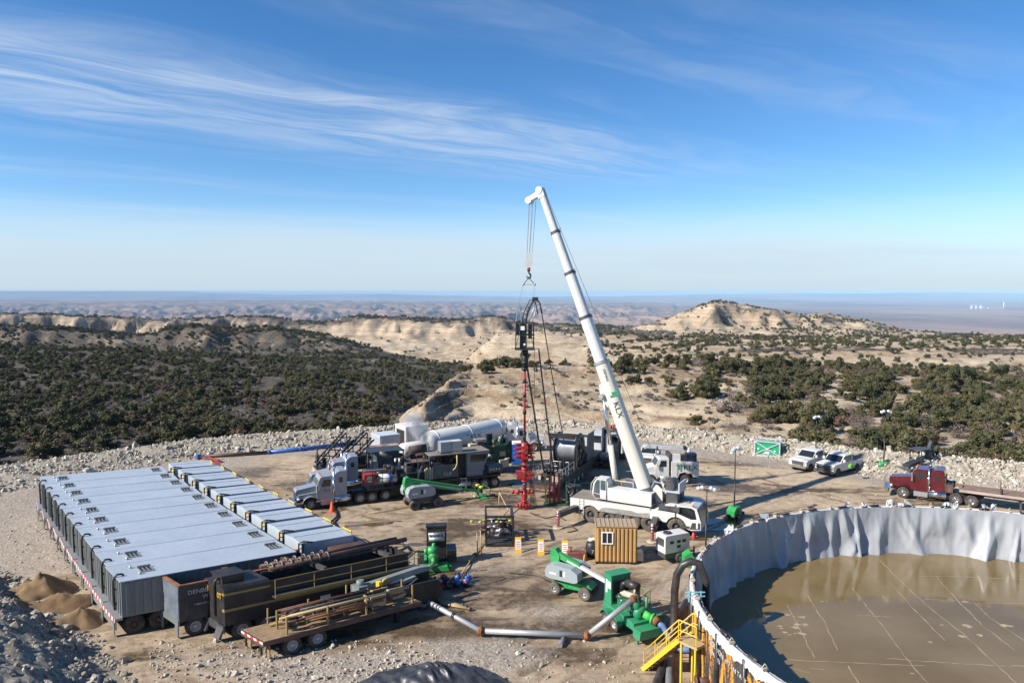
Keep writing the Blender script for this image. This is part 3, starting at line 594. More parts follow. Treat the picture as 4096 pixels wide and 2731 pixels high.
# berm of blasted rock round the pad
nb=420; xb=np.linspace(-1100,5200,nb); pb=pady(xb); sb=(xb-PX0)/2908.0
wid=poly(xb,[(-1100,9),(0,9),(500,7.5),(800,5),(1400,4.3),(2000,3.8),(2600,3.8),(3200,5.2),(3600,6.8),(4096,7.6),(5200,7.6)])
bh=poly(xb,[(-1100,.9),(400,.9),(1000,1.3),(1900,1.35),(2600,1.3),(3300,1.5),(4096,1.7),(5200,1.7)])
vv=np.linspace(0,1,22)[:,None]
BY=pb[None,:]-wid[None,:]*.8+vv*(wid[None,:]+2.5); BX=sb[None,:]*BY
prof=np.interp(vv,[0,.12,.62,.8,1],[-.15,.05,.9,.85,-1.4]); 
def berm_prof(v): return np.interp(v,[0,.12,.62,.8,1],[-.15,.05,.9,.85,-1.4])
BZ=prof*bh[None,:]+fbm(BX/2.2,BY/2.2,4)*.45*np.clip(prof+.25,0,1)
me=grid_mesh('rubble_berm',BX,BY,BZ,{}); bmx=rock_mat('crushed_stone_fill',(.28,.24,.185),(.37,.325,.26)); me.materials.append(bmx)
berm=struct(link('rubble_berm',me)); berm['label']='long bank of pale blasted rock rimming the far side of the pad'
def place_rocks(N,sampler,meshes,parent,stuffname,label,nbig):
    P,S=sampler(N); o=np.argsort(-S); P,S=P[o],S[o]; k=len(S); rot=RNG.uniform(0,6.28,(k,3)); asp=RNG.uniform(.65,1.3,(k,3)); big=[]
    for i in range(nbig):
        r=link('rock',meshes[i%len(meshes)],parent); r.location=P[i]; r.rotation_euler=rot[i]; r.scale=asp[i]*S[i]; big.append(r)
    st=scatter(stuffname,P[nbig:],rot[nbig:],asp[nbig:]*S[nbig:,None],big[:len(meshes)],parent); st['kind']='stuff'; st['label']=label
def berm_s(N):
    u_=RNG.uniform(0,nb-1.01,N); v_=np.clip(RNG.beta(1.5,1.6,N),0.0,.93); dens=np.interp(np.arange(nb),[0,nb],[1,1]); i=u_.astype(int); f=u_-i
    g=lambda a: a[i]*(1-f)+a[i+1]*f
    pb_,w_,s_,h_=g(pb),g(wid),g(sb),g(bh); Y=pb_-w_*.8+v_*(w_+2.5); X=s_*Y
    S=np.clip(RNG.lognormal(-1.38,.52,N),.11,1.4)*np.interp(g(xb),[0,1200,3000,4096],[.95,.95,1.0,1.15])
    Z=berm_prof(v_)*h_+S*.05
    return np.stack([X,Y,Z],1),S
place_rocks(17000,berm_s,RM,berm,'small_rocks','countless smaller blasted stones covering the berm',300)
def bank_s(N):
    Y=RNG.uniform(20,60,N); X=toe(Y)-RNG.gamma(1.6,3.2,N)+1.2; S=np.clip(RNG.lognormal(-1.5,.55,N),.1,1.1)
    return np.stack([X,Y,pad_z(X,Y)+S*.02],1),S
b=MB(); 
bank=struct(link('rubble_bank',grid_mesh('rubble_bank',*(lambda X,Y:(X,Y,pad_z(X,Y)+.012))(*(lambda v,Y:(toe(Y)+.3-v*14,Y))(*np.meshgrid(np.linspace(0,1,70),np.linspace(20,58,150)))),{}))); bank.data.materials.append(rock_mat('grey_rubble_fill',(.18,.155,.12),(.28,.245,.195)))
bank['label']='grey rubble bank beside the tank trailers'
place_rocks(4200,bank_s,RG,bank,'small_rubble','loose small grey rubble on the bank',260)
def loose_s(N):
    q=[]
    while len(q)<N:
        px=random.choice((random.uniform(850,1750),random.uniform(600,1700),random.uniform(0,700),random.uniform(300,2700))); py=random.uniform(2560,2760) if px>600 else random.uniform(2000,2500)
        if random.random()<.25: px,py=random.uniform(0,4096),random.uniform(1780,2000)
        g_=G(px,py)
        if (g_.x-22)**2+(g_.y-36)**2<15.5**2: continue
        q.append(g_)
    P=np.array(q); S=np.clip(RNG.lognormal(-2.1,.5,N),.06,.55); P[:,2]=pad_z(P[:,0],P[:,1])+S*.08
    return P,S
place_rocks(2600,loose_s,RM,pad,'loose_stones','scattered loose stones on the pad surface',120)
# ---------------------------------------------------------------- vegetation
def leaf_mat(name,a,b,rough=.8):
    m=bpy.data.materials.new(name); m.use_nodes=True; t=NT(m.node_tree); bs=m.node_tree.nodes['Principled BSDF']
    oi=t.n('ShaderNodeObjectInfo').outputs['Random']; tcn=t.n('ShaderNodeTexCoord').outputs['Object']
    n=t.noise(tcn,1.6,4,.6); c=t.mix(oi,a,b); c=t.mix(t.math('MULTIPLY',t.sm(n,.4,.7),.6),c,tuple(min(1,x*1.65) for x in b))
    t.set(bs,'Base Color',c); t.set(bs,'Roughness',rough); t.set(bs,'Specular IOR Level',.2); return m
JUN=leaf_mat('juniper_foliage',(.027,.036,.017),(.10,.088,.040)); SAGE=leaf_mat('sagebrush_foliage',(.095,.085,.066),(.17,.15,.115))
BARE=leaf_mat('bare_twigs',(.12,.088,.075),(.19,.15,.13)); REDB=leaf_mat('russet_brush',(.085,.05,.035),(.125,.08,.058)); BARK=mat('juniper_bark',(.13,.10,.075),.9,var=.3)
def leaves(b,r,lobes,n,sz,out=.55):
    for k in range(n):
        c,rad=r.choice(lobes); d=Vector((r.gauss(0,1),r.gauss(0,1),r.gauss(0,.9)+.18)).normalized()
        p=c+Vector((d.x*rad[0],d.y*rad[1],d.z*rad[2]))*r.uniform(.72,1.1)
        if p.z<.12: p.z=.12+r.random()*.2
        nn=(d*out+Vector((r.gauss(0,1),r.gauss(0,1),r.gauss(0,1)))*.55).normalized(); a=nn.orthogonal().normalized(); a=(a*math.cos(k)+nn.cross(a)*math.sin(k)); c2=nn.cross(a); s_=sz*r.uniform(.6,1.4)
        b.add([p-a*s_-c2*s_*.5,p+a*s_*.2-c2*s_*.8,p+a*s_+c2*s_*.3,p-a*s_*.3+c2*s_],[(0,1,2,3)])
def crown(seed,m,h=3.9,w=2.1,n=1500,sz=.135,nl=9,core=True,name='crown'):
    r=random.Random(seed); lobes=[(Vector((0,0,h*.5)),(w*.62,w*.62,h*.42))]
    for i in range(nl):
        a=r.uniform(0,6.28); q=r.uniform(.3,.95)*w; z=r.uniform(.22,.82)*h; s_=r.uniform(.18,.46)*w*(1.15-.5*z/h); q*=1.2-.75*max(0,z/h-.35)
        lobes.append((Vector((math.cos(a)*q,math.sin(a)*q,z)),(s_*1.1,s_*1.1,s_*.9)))
    b=MB()
    if core:
        for c,rd in lobes: b.ball(c,1.0,7,5,(rd[0]*.66,rd[1]*.66,rd[2]*.66))
    leaves(b,r,lobes,n,sz); me=b.mesh(name); me.polygons.foreach_set('use_smooth',[False]*len(me.polygons)); me.materials.append(m); return me
def trunk(seed,h=2.4):
    r=random.Random(seed); b=MB(); b.tube([(0,0,-.3),(r.uniform(-.1,.1),r.uniform(-.1,.1),h*.4),(r.uniform(-.3,.3),r.uniform(-.3,.3),h)],[.2,.15,.06],6)
    for i in range(4):
        a=r.uniform(0,6.28); z=h*r.uniform(.12,.5); b.tube([(0,0,z),(math.cos(a)*.6,math.sin(a)*.6,z+.4),(math.cos(a)*1.1,math.sin(a)*1.1,z+1.0)],[.1,.07,.03],5)
    me=b.mesh('trunk'); me.materials.append(BARK); return me
def twigs(seed,m,h=2.0,w=1.6,n=70):
    r=random.Random(seed); b=MB()
    def br(p,d,L,rad,dep):
        q=p+d*L; b.cyl(p,q,rad,rad*.6,3,False)
        if dep>0:
            for _ in range(r.choice((2,3,3))): br(p.lerp(q,r.uniform(.5,1)),(d+Vector((r.gauss(0,.55),r.gauss(0,.55),r.gauss(.05,.4)))).normalized(),L*r.uniform(.55,.8),rad*.55,dep-1)
    for i in range(8):
        a=r.uniform(0,6.28); br(Vector((0,0,0)),Vector((math.cos(a)*.8,math.sin(a)*.8,1)).normalized(),h*.42,.05,3)
    leaves(b,r,[(Vector((0,0,h*.55)),(w*.75,w*.75,h*.42))],n*5,.07); me=b.mesh('crown'); me.materials.append(m); return me
CJ=[crown(100+i,JUN,h=random.uniform(2.6,5.0),w=random.uniform(1.5,2.5),n=1500,sz=random.uniform(.11,.15),nl=random.choice((6,8,11,14))) for i in range(11)]; TJ=[trunk(200+i) for i in range(4)]
CB=[twigs(300+i,BARE,2.3,2.0) for i in range(3)]; CR=[crown(320+i,REDB,2.2,1.7,900,.10,6) for i in range(2)]
CS=[crown(340+i,SAGE,.62,.55,120,.09,3,True) for i in range(4)]
def cand(n,x0,x1,Y0,Y1):
    x=RNG.uniform(x0,x1,n); Y=np.sqrt(RNG.uniform(Y0*Y0,Y1*Y1,n)); return x,Y,(x-PX0)/2908.0*Y
def slopeat(X,Y): return sample_grid(SLOPE,np.interp(Y,YR,LY),np.interp(X/Y,SC_,np.arange(NX)))
TX=[];TY=[];TK=[];TS=[]   # kind 0 juniper 1 bare 2 russet 3 sage
def zone(area_per,x0,x1,Y0,Y1,prob,kinds,sz=(.75,1.2)):
    ds=(x1-x0)/2908.0; n=int(.5*ds*(Y1*Y1-Y0*Y0)/area_per); x,Y,X=cand(n,x0,x1,Y0,Y1); p=prob(x,Y,X); k=RNG.random(n)<p
    x,Y,X=x[k],Y[k],X[k]; ok=Y>pady(x)+4.5; X,Y=X[ok],Y[ok]
    TX.append(X);TY.append(Y);TK.append(RNG.choice(len(kinds),len(X),p=kinds));TS.append(RNG.uniform(sz[0],sz[1],len(X)))
one=lambda v: np.clip(v,0,1)
lf=lambda x: 1-sstep(x,1560,1800)
lg=lambda x,Y: 1-sstep(x-np.interp(Y,[60,150,185,230,480],[-85,-70,10,130,190]),1590,1670)
cl_=lambda X,Y,s,lo=-.1,hi=.15: sstep(fbm(X/s,Y/s,3),lo,hi)
zone(9,-900,1840,70,175,lambda x,Y,X: lg(x,Y)*(.27+.50*(1-sstep(x,500,1300)))*(.45+.55*cl_(X,Y,14)),[.62,.20,.04,.14],(.5,1.15))
zone(13,-900,1880,150,300,lambda x,Y,X: lg(x,Y)*(.34+.42*cl_(X,Y,22,-.2,.1))*(1-.25*sstep(x,900,1500)),[.78,.10,.01,.11],(.5,.95))
zone(17,-900,1900,300,470,lambda x,Y,X: lg(x,Y)*(.38+.45*cl_(X,Y,30,-.2,.1)),[.9,.05,.01,.04],(.5,.9))
zone(60,-900,1850,470,620,lambda x,Y,X: one(.4*cl_(X,Y,50)),[.95,.05,0,0])
zone(30,-900,1850,620,930,lambda x,Y,X: one(1.0-slopeat(X,Y)*2.6)*(.12+.88*cl_(X,Y,80,-.12,.10)),[.96,.04,0,0],(.8,1.2))
zone(38,-900,2500,1250,1950,lambda x,Y,X: one(1.0-slopeat(X,Y)*3.2)*(.15+.85*cl_(X,Y,150,-.2,.1))*(1-.93*sstep(x,1150,1300)*(1-sstep(x,2000,2100))*(1-sstep(Y,1560,1620))),[1,0,0,0],(.9,1.3))
# pale spur
zone(10,1850,2760,172,212,lambda x,Y,X: .05+.75*cl_(X,Y,9,.05,.2)*sstep(Y,178,188),[.9,.05,.0,.05],(.6,1.05))
zone(75,1660,2900,100,180,lambda x,Y,X: .12+.5*sstep(x,2300,2800),[.42,.14,.0,.44],(.45,.85))
# dense stand on the right
zone(7,2780,5000,70,225,lambda x,Y,X: sstep(x+(Y-120)*3.2+fbm(X/8,Y/8,2)*260,2950,3330)*(.25+.6*cl_(X,Y,11,-.2,.1)),[.58,.25,.09,.08],(.45,1.15))
zone(12,2500,3300,150,215,lambda x,Y,X: cl_(X,Y,16,.0,.15)*.7,[.85,.05,.05,.05],(.6,1.05))
zone(20,2450,5000,250,420,lambda x,Y,X: .25*cl_(X,Y,20),[.9,.05,0,.05],(.7,1.0))
zone(90,2450,5000,400,520,lambda x,Y,X: .55+.3*cl_(X,Y,30),[.9,.05,0,.05],(.55,.95))
zone(55,2350,5000,500,1150,lambda x,Y,X: .06+.85*cl_(X,Y,60,-.12,.16)*(.4+.6*sstep(Y,520,700)),[.97,.03,0,0],(.7,1.15))
zone(90,2450,3900,1120,1750,lambda x,Y,X: .10+.85*cl_(X,Y,120,-.02,.16)*sstep(x,2700,2950),[1,0,0,0],(.8,1.2))
zone(160,1860,2400,620,900,lambda x,Y,X: .03+.5*sstep(Y,800,850),[1,0,0,0],(.6,.9))
# sage cover
zone(4.5,-900,1860,70,260,lambda x,Y,X: lg(x,Y)*.6,[0,0,.02,.98],(.7,1.6))
zone(5,1650,3400,100,215,lambda x,Y,X: .10+.6*cl_(X,Y,12,-.05,.15)+.2*sstep(x,2700,3000),[0,.02,.0,.98],(.6,1.5))
zone(26,-900,1500,740,900,lambda x,Y,X: (.10+.8*np.exp(-((Y-835)/45.0)**2))*cl_(X,Y,40,-.25,.05),[.98,.02,0,0],(.7,1.1))
TX=np.concatenate(TX);TY=np.concatenate(TY);TK=np.concatenate(TK);TS=np.concatenate(TS); TZ=hterr(TX,TY)
vis=np.abs(TX/TY)<.86; TX,TY,TZ,TK,TS=[a[vis] for a in (TX,TY,TZ,TK,TS)]
def veg(kind,meshes,trunks,name,nind,label,cat,grp,stuffname,stufflabel):
    i=np.where(TK==kind)[0]; inv=np.abs(TX[i]/TY[i])<.715; key=np.where(inv,TS[i]/TY[i],0); i=i[np.argsort(-key)]
    P=np.stack([TX[i],TY[i],TZ[i]-.12],1); S=TS[i]; k=len(i); rz=RNG.uniform(0,6.28,k); src=[]
    sc=np.stack([S*RNG.uniform(.85,1.2,k),S*RNG.uniform(.85,1.2,k),S*RNG.uniform(.85,1.15,k)],1)
    for q in range(min(nind,k)):
        if trunks:
            sd_=label(P[q]) ; o=T(name,sd_[0],cat,P[q],rz[q],sd_[1]); o.scale=sc[q]
            c=link('crown',meshes[q%len(meshes)],o); link('trunk',trunks[q%len(trunks)],o); src.append(c)
        else:
            sd_=label(P[q]); o=link(name,meshes[q%len(meshes)]); o.location=P[q]; o.rotation_euler=(0,0,rz[q]); o.scale=sc[q]; tag(o,sd_[0],cat,sd_[1]); src.append(o)
    if k>nind:
        rot=np.zeros((k-nind,3)); rot[:,2]=rz[nind:]
        tag(scatter(stuffname,P[nind:],rot,sc[nind:],src[:len(meshes)]),stufflabel,kind='stuff')
def side(l,r): return lambda p: l if p[0]<-4 else r
veg(0,CJ,TJ,'juniper_tree',300,side(('dark green juniper on the wooded slope behind the tank trailers','junipers behind the tank trailers'),('dark green juniper in the stand behind the pickups and backhoe','junipers behind the pickups')),'tree','','juniper_woodland','dark juniper woodland dotting the far slopes and ridges')
veg(1,CB,None,'bare_shrub',60,side(('leafless grey brown shrub on the wooded slope behind the tank trailers','bare shrubs behind the tank trailers'),('leafless grey brown shrub in the stand behind the pickups and backhoe','bare shrubs behind the pickups')),'shrub','','bare_brush','leafless grey brush among the distant trees')
veg(2,CR,None,'russet_shrub',30,side(('russet brown shrub on the wooded slope behind the tank trailers','russet shrubs behind the tank trailers'),('russet brown shrub in the stand behind the pickups and backhoe','russet shrubs behind the pickups')),'shrub','','russet_brush','russet brush among the distant trees')
veg(3,CS,None,'sagebrush',6,lambda p:('low grey sagebrush tuft on the slope beyond the rock berm','sagebrush tufts beyond the berm'),'shrub','','sagebrush_cover','low grey sagebrush covering the slopes')
# ---------------------------------------------------------------- settling tank trailers in a row
TZ0=3.12
A_,B_,C_,D_=G(480,2326,TZ0),G(155,1907,TZ0),G(690,1864,TZ0),G(1192,2202,TZ0)
tape=None
def tapemat():
    m=bpy.data.materials.new('red_white_tape'); m.use_nodes=True; t=NT(m.node_tree); bs=m.node_tree.nodes['Principled BSDF']
    o=t.n('ShaderNodeTexCoord').outputs['Object']; wv=t.n('ShaderNodeTexWave',{'Vector':o,'Scale':.55},wave_type='BANDS',bands_direction='Y')
    t.set(bs,'Base Color',t.mix(t.math('GREATER_THAN',wv.outputs['Fac'],.5),(.5,.03,.03),(.66,.65,.63))); t.set(bs,'Roughness',.5); return m
TAPE=tapemat()
def stripes(b,x,y0,y1,z0,z1,n): pass
Lm=9.45; WT=2.74; TOT=Lm+3.75
def tank_parts(root,near):
    w=WT/2; MB.K=.24
    b=MB(); b.box(0,Lm,-w,w,1.05,TZ0-.05)
    for k in range(22): x=.22+k*.425; b.box(x,x+.22,-w-.055,-w+.01,1.12,TZ0-.14); b.box(x,x+.22,w-.01,w+.055,1.12,TZ0-.14)
    for k in range(7): y=-w+.16+k*.38; b.box(-.055,.01,y,y+.2,1.12,TZ0-.12)
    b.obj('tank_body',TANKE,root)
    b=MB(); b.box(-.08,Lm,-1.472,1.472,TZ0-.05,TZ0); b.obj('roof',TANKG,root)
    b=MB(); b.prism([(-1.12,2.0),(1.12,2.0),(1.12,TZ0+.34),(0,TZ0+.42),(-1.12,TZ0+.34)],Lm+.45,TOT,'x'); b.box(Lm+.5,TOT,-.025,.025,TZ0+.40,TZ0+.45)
    b.obj('raised_front_section',TANKG,root)
    b=MB(); b.box(Lm-.02,Lm+.47,-w+.1,w-.1,1.1,TZ0-.45); b.obj('ladder_well',DARKIN,root)  # well filled near-black to paint the shade of the gap
    b=MB(); ladder(b,(Lm+.30,-1.22,TZ0-.6),(Lm+.42,-1.22,TZ0+.45),.30,4,.035,(1,0,0)); b.tube([(Lm+.2,-1.3,TZ0-.3),(Lm+.2,-1.3,TZ0+.42),(Lm+.5,-1.3,TZ0+.5),(Lm+1.1,-1.3,TZ0+.36)],.05,5); b.obj('ladder',BLACK,root)
    b=MB(); b.box(Lm+.435,Lm+.449,-.95,-.62,TZ0-.15,TZ0+.32); b.obj('number_plate',YEL,root)
    b=MB(); b.box(TOT-.1,TOT-.04,-1.0,-.96,TZ0-.2,TZ0+.55); b.box(TOT-.1,TOT-.04,.0,.04,TZ0-.2,TZ0+.55); b.box(TOT-.1,TOT-.04,-1.0,.04,TZ0+.5,TZ0+.58); b.obj('guard_hoop',YEL,root)
    for (x,y) in ((1.55,-.15),(Lm-.75,.1)):
        b=MB(); 
        for k in range(4): b.box(x-.32+k*.21,x-.27+k*.21,y-.38,y+.38,TZ0+.01,TZ0+.05)
        b.box(x-.34,x+.36,y-.42,y-.36,TZ0+.01,TZ0+.07); b.box(x-.34,x+.36,y+.34,y+.42,TZ0+.01,TZ0+.16)
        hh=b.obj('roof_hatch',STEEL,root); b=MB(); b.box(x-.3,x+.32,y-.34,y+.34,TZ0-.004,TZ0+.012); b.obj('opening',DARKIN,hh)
    b=MB()
    for (x,y) in ((.95,.5),(1.1,-.75)): b.cyl((x,y,TZ0-.02),(x,y,TZ0+.14),.07,n=8)
    b.obj('roof_fitting',STEEL,root)
    b=MB(); b.tube([(-.15,-.55,1.25),(-.18,-.6,TZ0-.25),(-.12,-.6,TZ0+.02),(.02,-.6,TZ0+.14),(.22,-.6,TZ0+.13),(.34,-.6,TZ0+.04)],.062,7)
    for z in (1.6,2.4): b.box(-.2,0,-.66,-.54,z,z+.07)
    b.obj('vent_pipe',BLACK,root)
    b=MB(); b.box(-.36,.02,-w,w,.92,1.05); b.box(-.34,-.28,-w,w,.40,.92); b.obj('rear_platform',STEEL,root)
    b=MB(); b.box(-.38,-.362,-w,w,.84,1.03); b.obj('reflective_tape',TAPE,root)
    b=MB(); b.box(.0,TOT,-.55,-.35,.75,1.06); b.box(.0,TOT,.35,.55,.75,1.06); b.box(Lm,TOT,-w+.15,w-.15,1.75,2.02); b.box(TOT-.5,TOT-.35,-.7,-.5,.1,1.8); b.box(TOT-.5,TOT-.35,.5,.7,.1,1.8); b.box(TOT-.6,TOT-.25,-.75,-.45,0,.1); b.box(TOT-.6,TOT-.25,.45,.75,0,.1); b.obj('chassis',DGREY,root)
    b=MB(); b.box(-.40,-.36,-w+.05,-w+.35,.08,.84); b.box(-.40,-.36,w-.35,w-.05,.08,.84); b.obj('mud_flap',TANKE,root)
    for x in (.62,1.88):
        wheel(root,x,-w+.2,.53,.34,-1,RUBBER,BROWN); wheel(root,x,w-.2,.53,.34,1,RUBBER,BROWN)
loc=[];ang=[]
for k in range(10):
    f=(k+.5)/10; r0=A_.lerp(B_,f); e0=D_.lerp(C_,f); ang.append(math.atan2(e0.y-r0.y,e0.x-r0.x)); r0.z=0; loc.append(r0)
order=['first tank in from the open black tank','second tank in from the open black tank','third tank in from the open black tank','fourth tank in from the open black tank','fifth tank in from the open black tank','sixth tank in from the open black tank','fourth tank in from the rock berm','third tank in from the rock berm','second tank in from the rock berm','outermost tank beside the rock berm']
proto=None
for k in range(10):
    if proto is None:
        proto=T('tank_trailer','','trailer',loc[k],ang[k],'grey settling tanks parked side by side'); tank_parts(proto,True); o=proto
    else: o=dup(proto); o.location=loc[k]; o.rotation_euler=(0,0,ang[k])
    o['label']='pale grey flat-roofed tank trailer, '+order[k]
# ---------------------------------------------------------------- open-topped black tank
MB.K=.30; MB.KY=.84
def axle_set(root,xs,y,r=.52,w=.34,rm=None,tm=None,dual=False):
    for x in xs:
        wheel(root,x,-y,r,w,-1,tm,rm,dual); wheel(root,x,y,r,w,1,tm,rm,dual)
a0=R(32.0); ux=Vector((math.cos(a0),math.sin(a0),0)); uy=Vector((-math.sin(a0),math.cos(a0),0))
def open_box(b,x0,x1,w,z0,z1,th=.09):
    b.box(x0,x1,-w,-w+th,z0,z1); b.box(x0,x1,w-th,w,z0,z1); b.box(x0,x0+th,-w+th,w-th,z0,z1); b.box(x1-th,x1,-w+th,w-th,z0,z1); b.box(x0+th,x1-th,-w+th,w-th,z0,z0+.08)
p=G(722,2556); rt=T('open_tank_trailer','open-topped black tank trailer with pale lettering between grey tank and numbered black tank','trailer',p+uy*1.09-ux*.33,a0)
H2=2.95
b=MB(); open_box(b,0,11.4,1.3,.95,H2); 
for k in range(14): b.box(.5+k*.85,.58+k*.85,-1.345,-1.30,1.0,H2-.1)
b.obj('tank_body',TANKDB,rt)
b=MB(); b.box(-.03,11.4,-1.36,-1.18,H2,H2+.07); b.box(-.03,11.4,1.18,1.36,H2,H2+.07); b.box(-.05,.15,-1.18,1.18,H2,H2+.07); b.obj('rim',RUST,rt)
for x in (3.0,6.3,9.3):
    b=MB(); b.box(x,x+.28,-1.2,1.2,H2-.35,H2+.02); b.obj('cross_beam',BROWN,rt)
b=MB(); 
for y in (-.3,.25): b.cyl((.3,y,H2-.5),(9,y,H2-.5),.05,n=6)
b.obj('inner_pipe',BROWN,rt)
b=MB(); b.box(-.045,-.003,-1.27,1.27,1.05,H2-.05); b.box(-.07,-.045,-1.29,1.29,2.2,2.28); b.box(-.07,-.045,-1.29,1.29,1.72,1.78); b.obj('lit_rear_face',mat('sunlit_blue_grey',(.13,.16,.20),.5,var=.3,dirt=.35),rt)  # black tank's rear face coloured blue-grey as if sunlit
b=MB(); b.box(-.1,.0,-1.3,1.3,.75,1.05); b.box(-.12,-.06,-1.3,-.9,.1,.75); b.box(-.12,-.06,.9,1.3,.1,.75); b.obj('rear_bumper',TANKE,rt)
b=MB(); b.box(9.4,11.4,-1.3,1.3,H2-.02,H2+.05); b.obj('front_deck',BROWN,rt)
b=MB(); b.box(0,11.3,-.5,.5,.7,.95); b.box(10.9,11.1,-.7,-.5,.05,.9); b.box(10.9,11.1,.5,.7,.05,.9); b.obj('chassis',BLACK,rt)
axle_set(rt,(.85,2.05),1.08,.53,.36)
text('DENBESTE',rt,INKW,.34,(.75,-1.137,2.42),(math.pi/2,0,0)); text('Water',rt,INKW,.30,(1.5,-1.137,2.08),(math.pi/2,0,0)); text('1 888 838 1407',rt,INKW,.16,(1.05,-1.137,1.75),(math.pi/2,0,0))
# ---------------------------------------------------------------- numbered black tank with walkway rail
p=G(903,2572); rt=T('numbered_tank_trailer','black tank trailer numbered 38 0T with yellow stripes and walkway railing','trailer',p+uy*1.1-ux*.33,a0)
H3=3.05
b=MB(); open_box(b,2.4,10.7,1.32,.95,H3-.1); b.prism([(-1.32,.95),(1.32,.95),(1.32,H3-.12),(1.2,H3),(-1.2,H3),(-1.32,H3-.12)],-.02,2.4,'x'); b.obj('tank_body',TANKB,rt)
b=MB(); b.box(.2,1.35,-.55,.75,H3,H3+.4); b.box(.12,1.45,-.62,.82,H3+.4,H3+.46); b.obj('hatch_house',TANKB,rt)
b=MB(); b.tube([(-.06,-.25,1.3),(-.1,-.25,H3-.1),(-.05,-.25,H3+.15),(.06,-.25,H3+.26),(.25,-.25,H3+.26)],.075,7); b.obj('vent_pipe',BLACK,rt)
b=MB(); b.box(-.03,2.4,-1.345,-1.322,2.62,2.74); b.box(-.03,10.7,-1.345,-1.322,1.72,1.86); b.box(-.045,-.022,-1.32,-1.08,2.62,2.74); b.box(-.045,-.022,-1.32,-1.08,1.72,1.86); b.obj('yellow_stripe',YELD,rt)
text('38',rt,INKY,.5,(-.36,.97,2.45),(math.pi/2,0,-math.pi/2+.2914)); text('0T',rt,INKY,.44,(.06,-.46,2.4),(math.pi/2,0,-math.pi/2+.2914))
b=MB(); b.box(2.4,11.1,-1.95,-1.345,2.1,2.16); b.obj('walkway',DGREY,rt)
b=MB(); rail(b,[(2.4,-1.92,2.16),(11.1,-1.92,2.16),(11.1,-1.35,2.16)],1.0,.024,True,2.1); b.obj('railing',YELD,rt)
b=MB(); b.box(2.4,11.1,-1.96,-1.94,2.08,2.26); b.obj('toe_board',YELD,rt)
b=MB(); b.cyl((2.7,.55,H3+.22),(11.3,.95,H3+.2),.13,n=10); b.cyl((2.9,-.1,H3+.2),(11.6,.35,H3+.22),.15,n=10); b.obj('header_pipe',BROWN,rt)
b=MB()
for k in range(7):
    for (y,rr) in ((.62,.2),(.02,.22)):
        x=3.1+k*.55; b.lathe([(rr,-.03),(rr*1.15,-.03),(rr*1.15,.03),(rr,.03)],(x,y+.045*k*.55,H3+.22),'x',10)
b.obj('pipe_clamps',mat('worn_pale_clamp',(.30,.26,.22),.6,.3,var=.3),rt)
b=MB(); b.box(2.6,10.6,.2,.26,H3-.1,H3+.02); b.box(5.5,5.7,-1.2,1.2,H3-.25,H3); b.box(9.5,9.7,-1.2,1.2,H3-.25,H3); b.obj('cross_beam',DGREY,rt)
b=MB(); b.box(-.1,.0,-1.28,1.28,.55,.95); b.prism([(-.35,.25),(-.05,.95),(0,.95),(-.2,.25)],-1.25,-.55); b.prism([(-.35,.25),(-.05,.95),(0,.95),(-.2,.25)],.55,1.25); b.box(0,10.6,-.5,.5,.7,.95); b.obj('chassis',DGREY,rt)
for y in (-1.1,1.1):
    b=MB(); b.cyl((-.13,y,.72),(-.1,y,.72),.09,n=8); b.obj('tail_lamp',REDL,rt)
b=MB(); b.box(5.2,5.8,-1.34,-1.323,1.2,1.45); b.obj('placard',SIGNW,rt)
axle_set(rt,(.95,),1.1,.55,.36)
wheel(rt,2.2,-1.1,.55,.36,-1); wheel(rt,2.2,1.1,.55,.36,1)
# ---------------------------------------------------------------- flatbed with pipe racks
p=G(1058,2650); rt=T('flatbed_trailer','flatbed trailer with timber deck stacked with rusty pipe racks','trailer',p+uy*1.03-ux*.31,a0+.02)
b=MB(); b.box(0,8.9,-1.22,1.22,1.0,1.08)
b.obj('deck_frame',WOOD,rt)
for k in range(8):
    b=MB(); b.box(.02,8.85,-1.2+k*.3,-1.2+k*.3+.28,1.08,1.115); b.obj('deck_plank',WOOD,rt)
b=MB(); b.box(-.06,0,-1.24,1.24,.8,1.1); b.box(0,8.9,-1.26,-1.22,.86,1.1); b.box(0,8.9,1.22,1.26,.86,1.1); b.obj('side_rail',BROWN,rt)
b=MB(); b.box(-.075,-.06,-1.2,1.2,.95,1.06); b.obj('reflective_tape',TAPE,rt)
b=MB(); b.box(.2,8.9,-.5,-.35,.55,1.0); b.box(.2,8.9,.35,.5,.55,1.0); b.box(-.03,.05,-.9,-.8,.3,.8); b.box(-.03,.05,.8,.9,.3,.8); b.box(7.6,7.8,-.7,-.5,0,1); b.box(7.6,7.8,.5,.7,0,1); b.obj('chassis',BLACK,rt)
b=MB(); b.box(.25,.3,-1.2,-.85,.1,.85); b.box(.25,.3,.85,1.2,.1,.85); b.obj('mud_flap',WOOD,rt)
axle_set(rt,(1.5,2.85),1.0,.5,.34)
rr=random.Random(3)
for y in (-1.05,0.0,1.0):
    b=MB()
    for x in (1.2,3.4,5.6,8.4): b.box(x,x+.07,y-.05,y+.05,1.1,2.0+rr.uniform(-.1,.3))
    b.obj('rack_post',YELD,rt)
for i in range(34):
    b=MB(); y=rr.uniform(-1.1,1.05); x0=rr.uniform(1.0,3.0); z=1.18+rr.uniform(0,.8); b.cyl((x0,y,z),(rr.uniform(6.5,8.7),y+rr.uniform(-.08,.08),z+rr.uniform(-.05,.05)),rr.choice((.04,.055,.07)),n=7); b.obj('pipe',rr.choice((BROWN,TANP,RUST,DGREY,YELD)),rt)
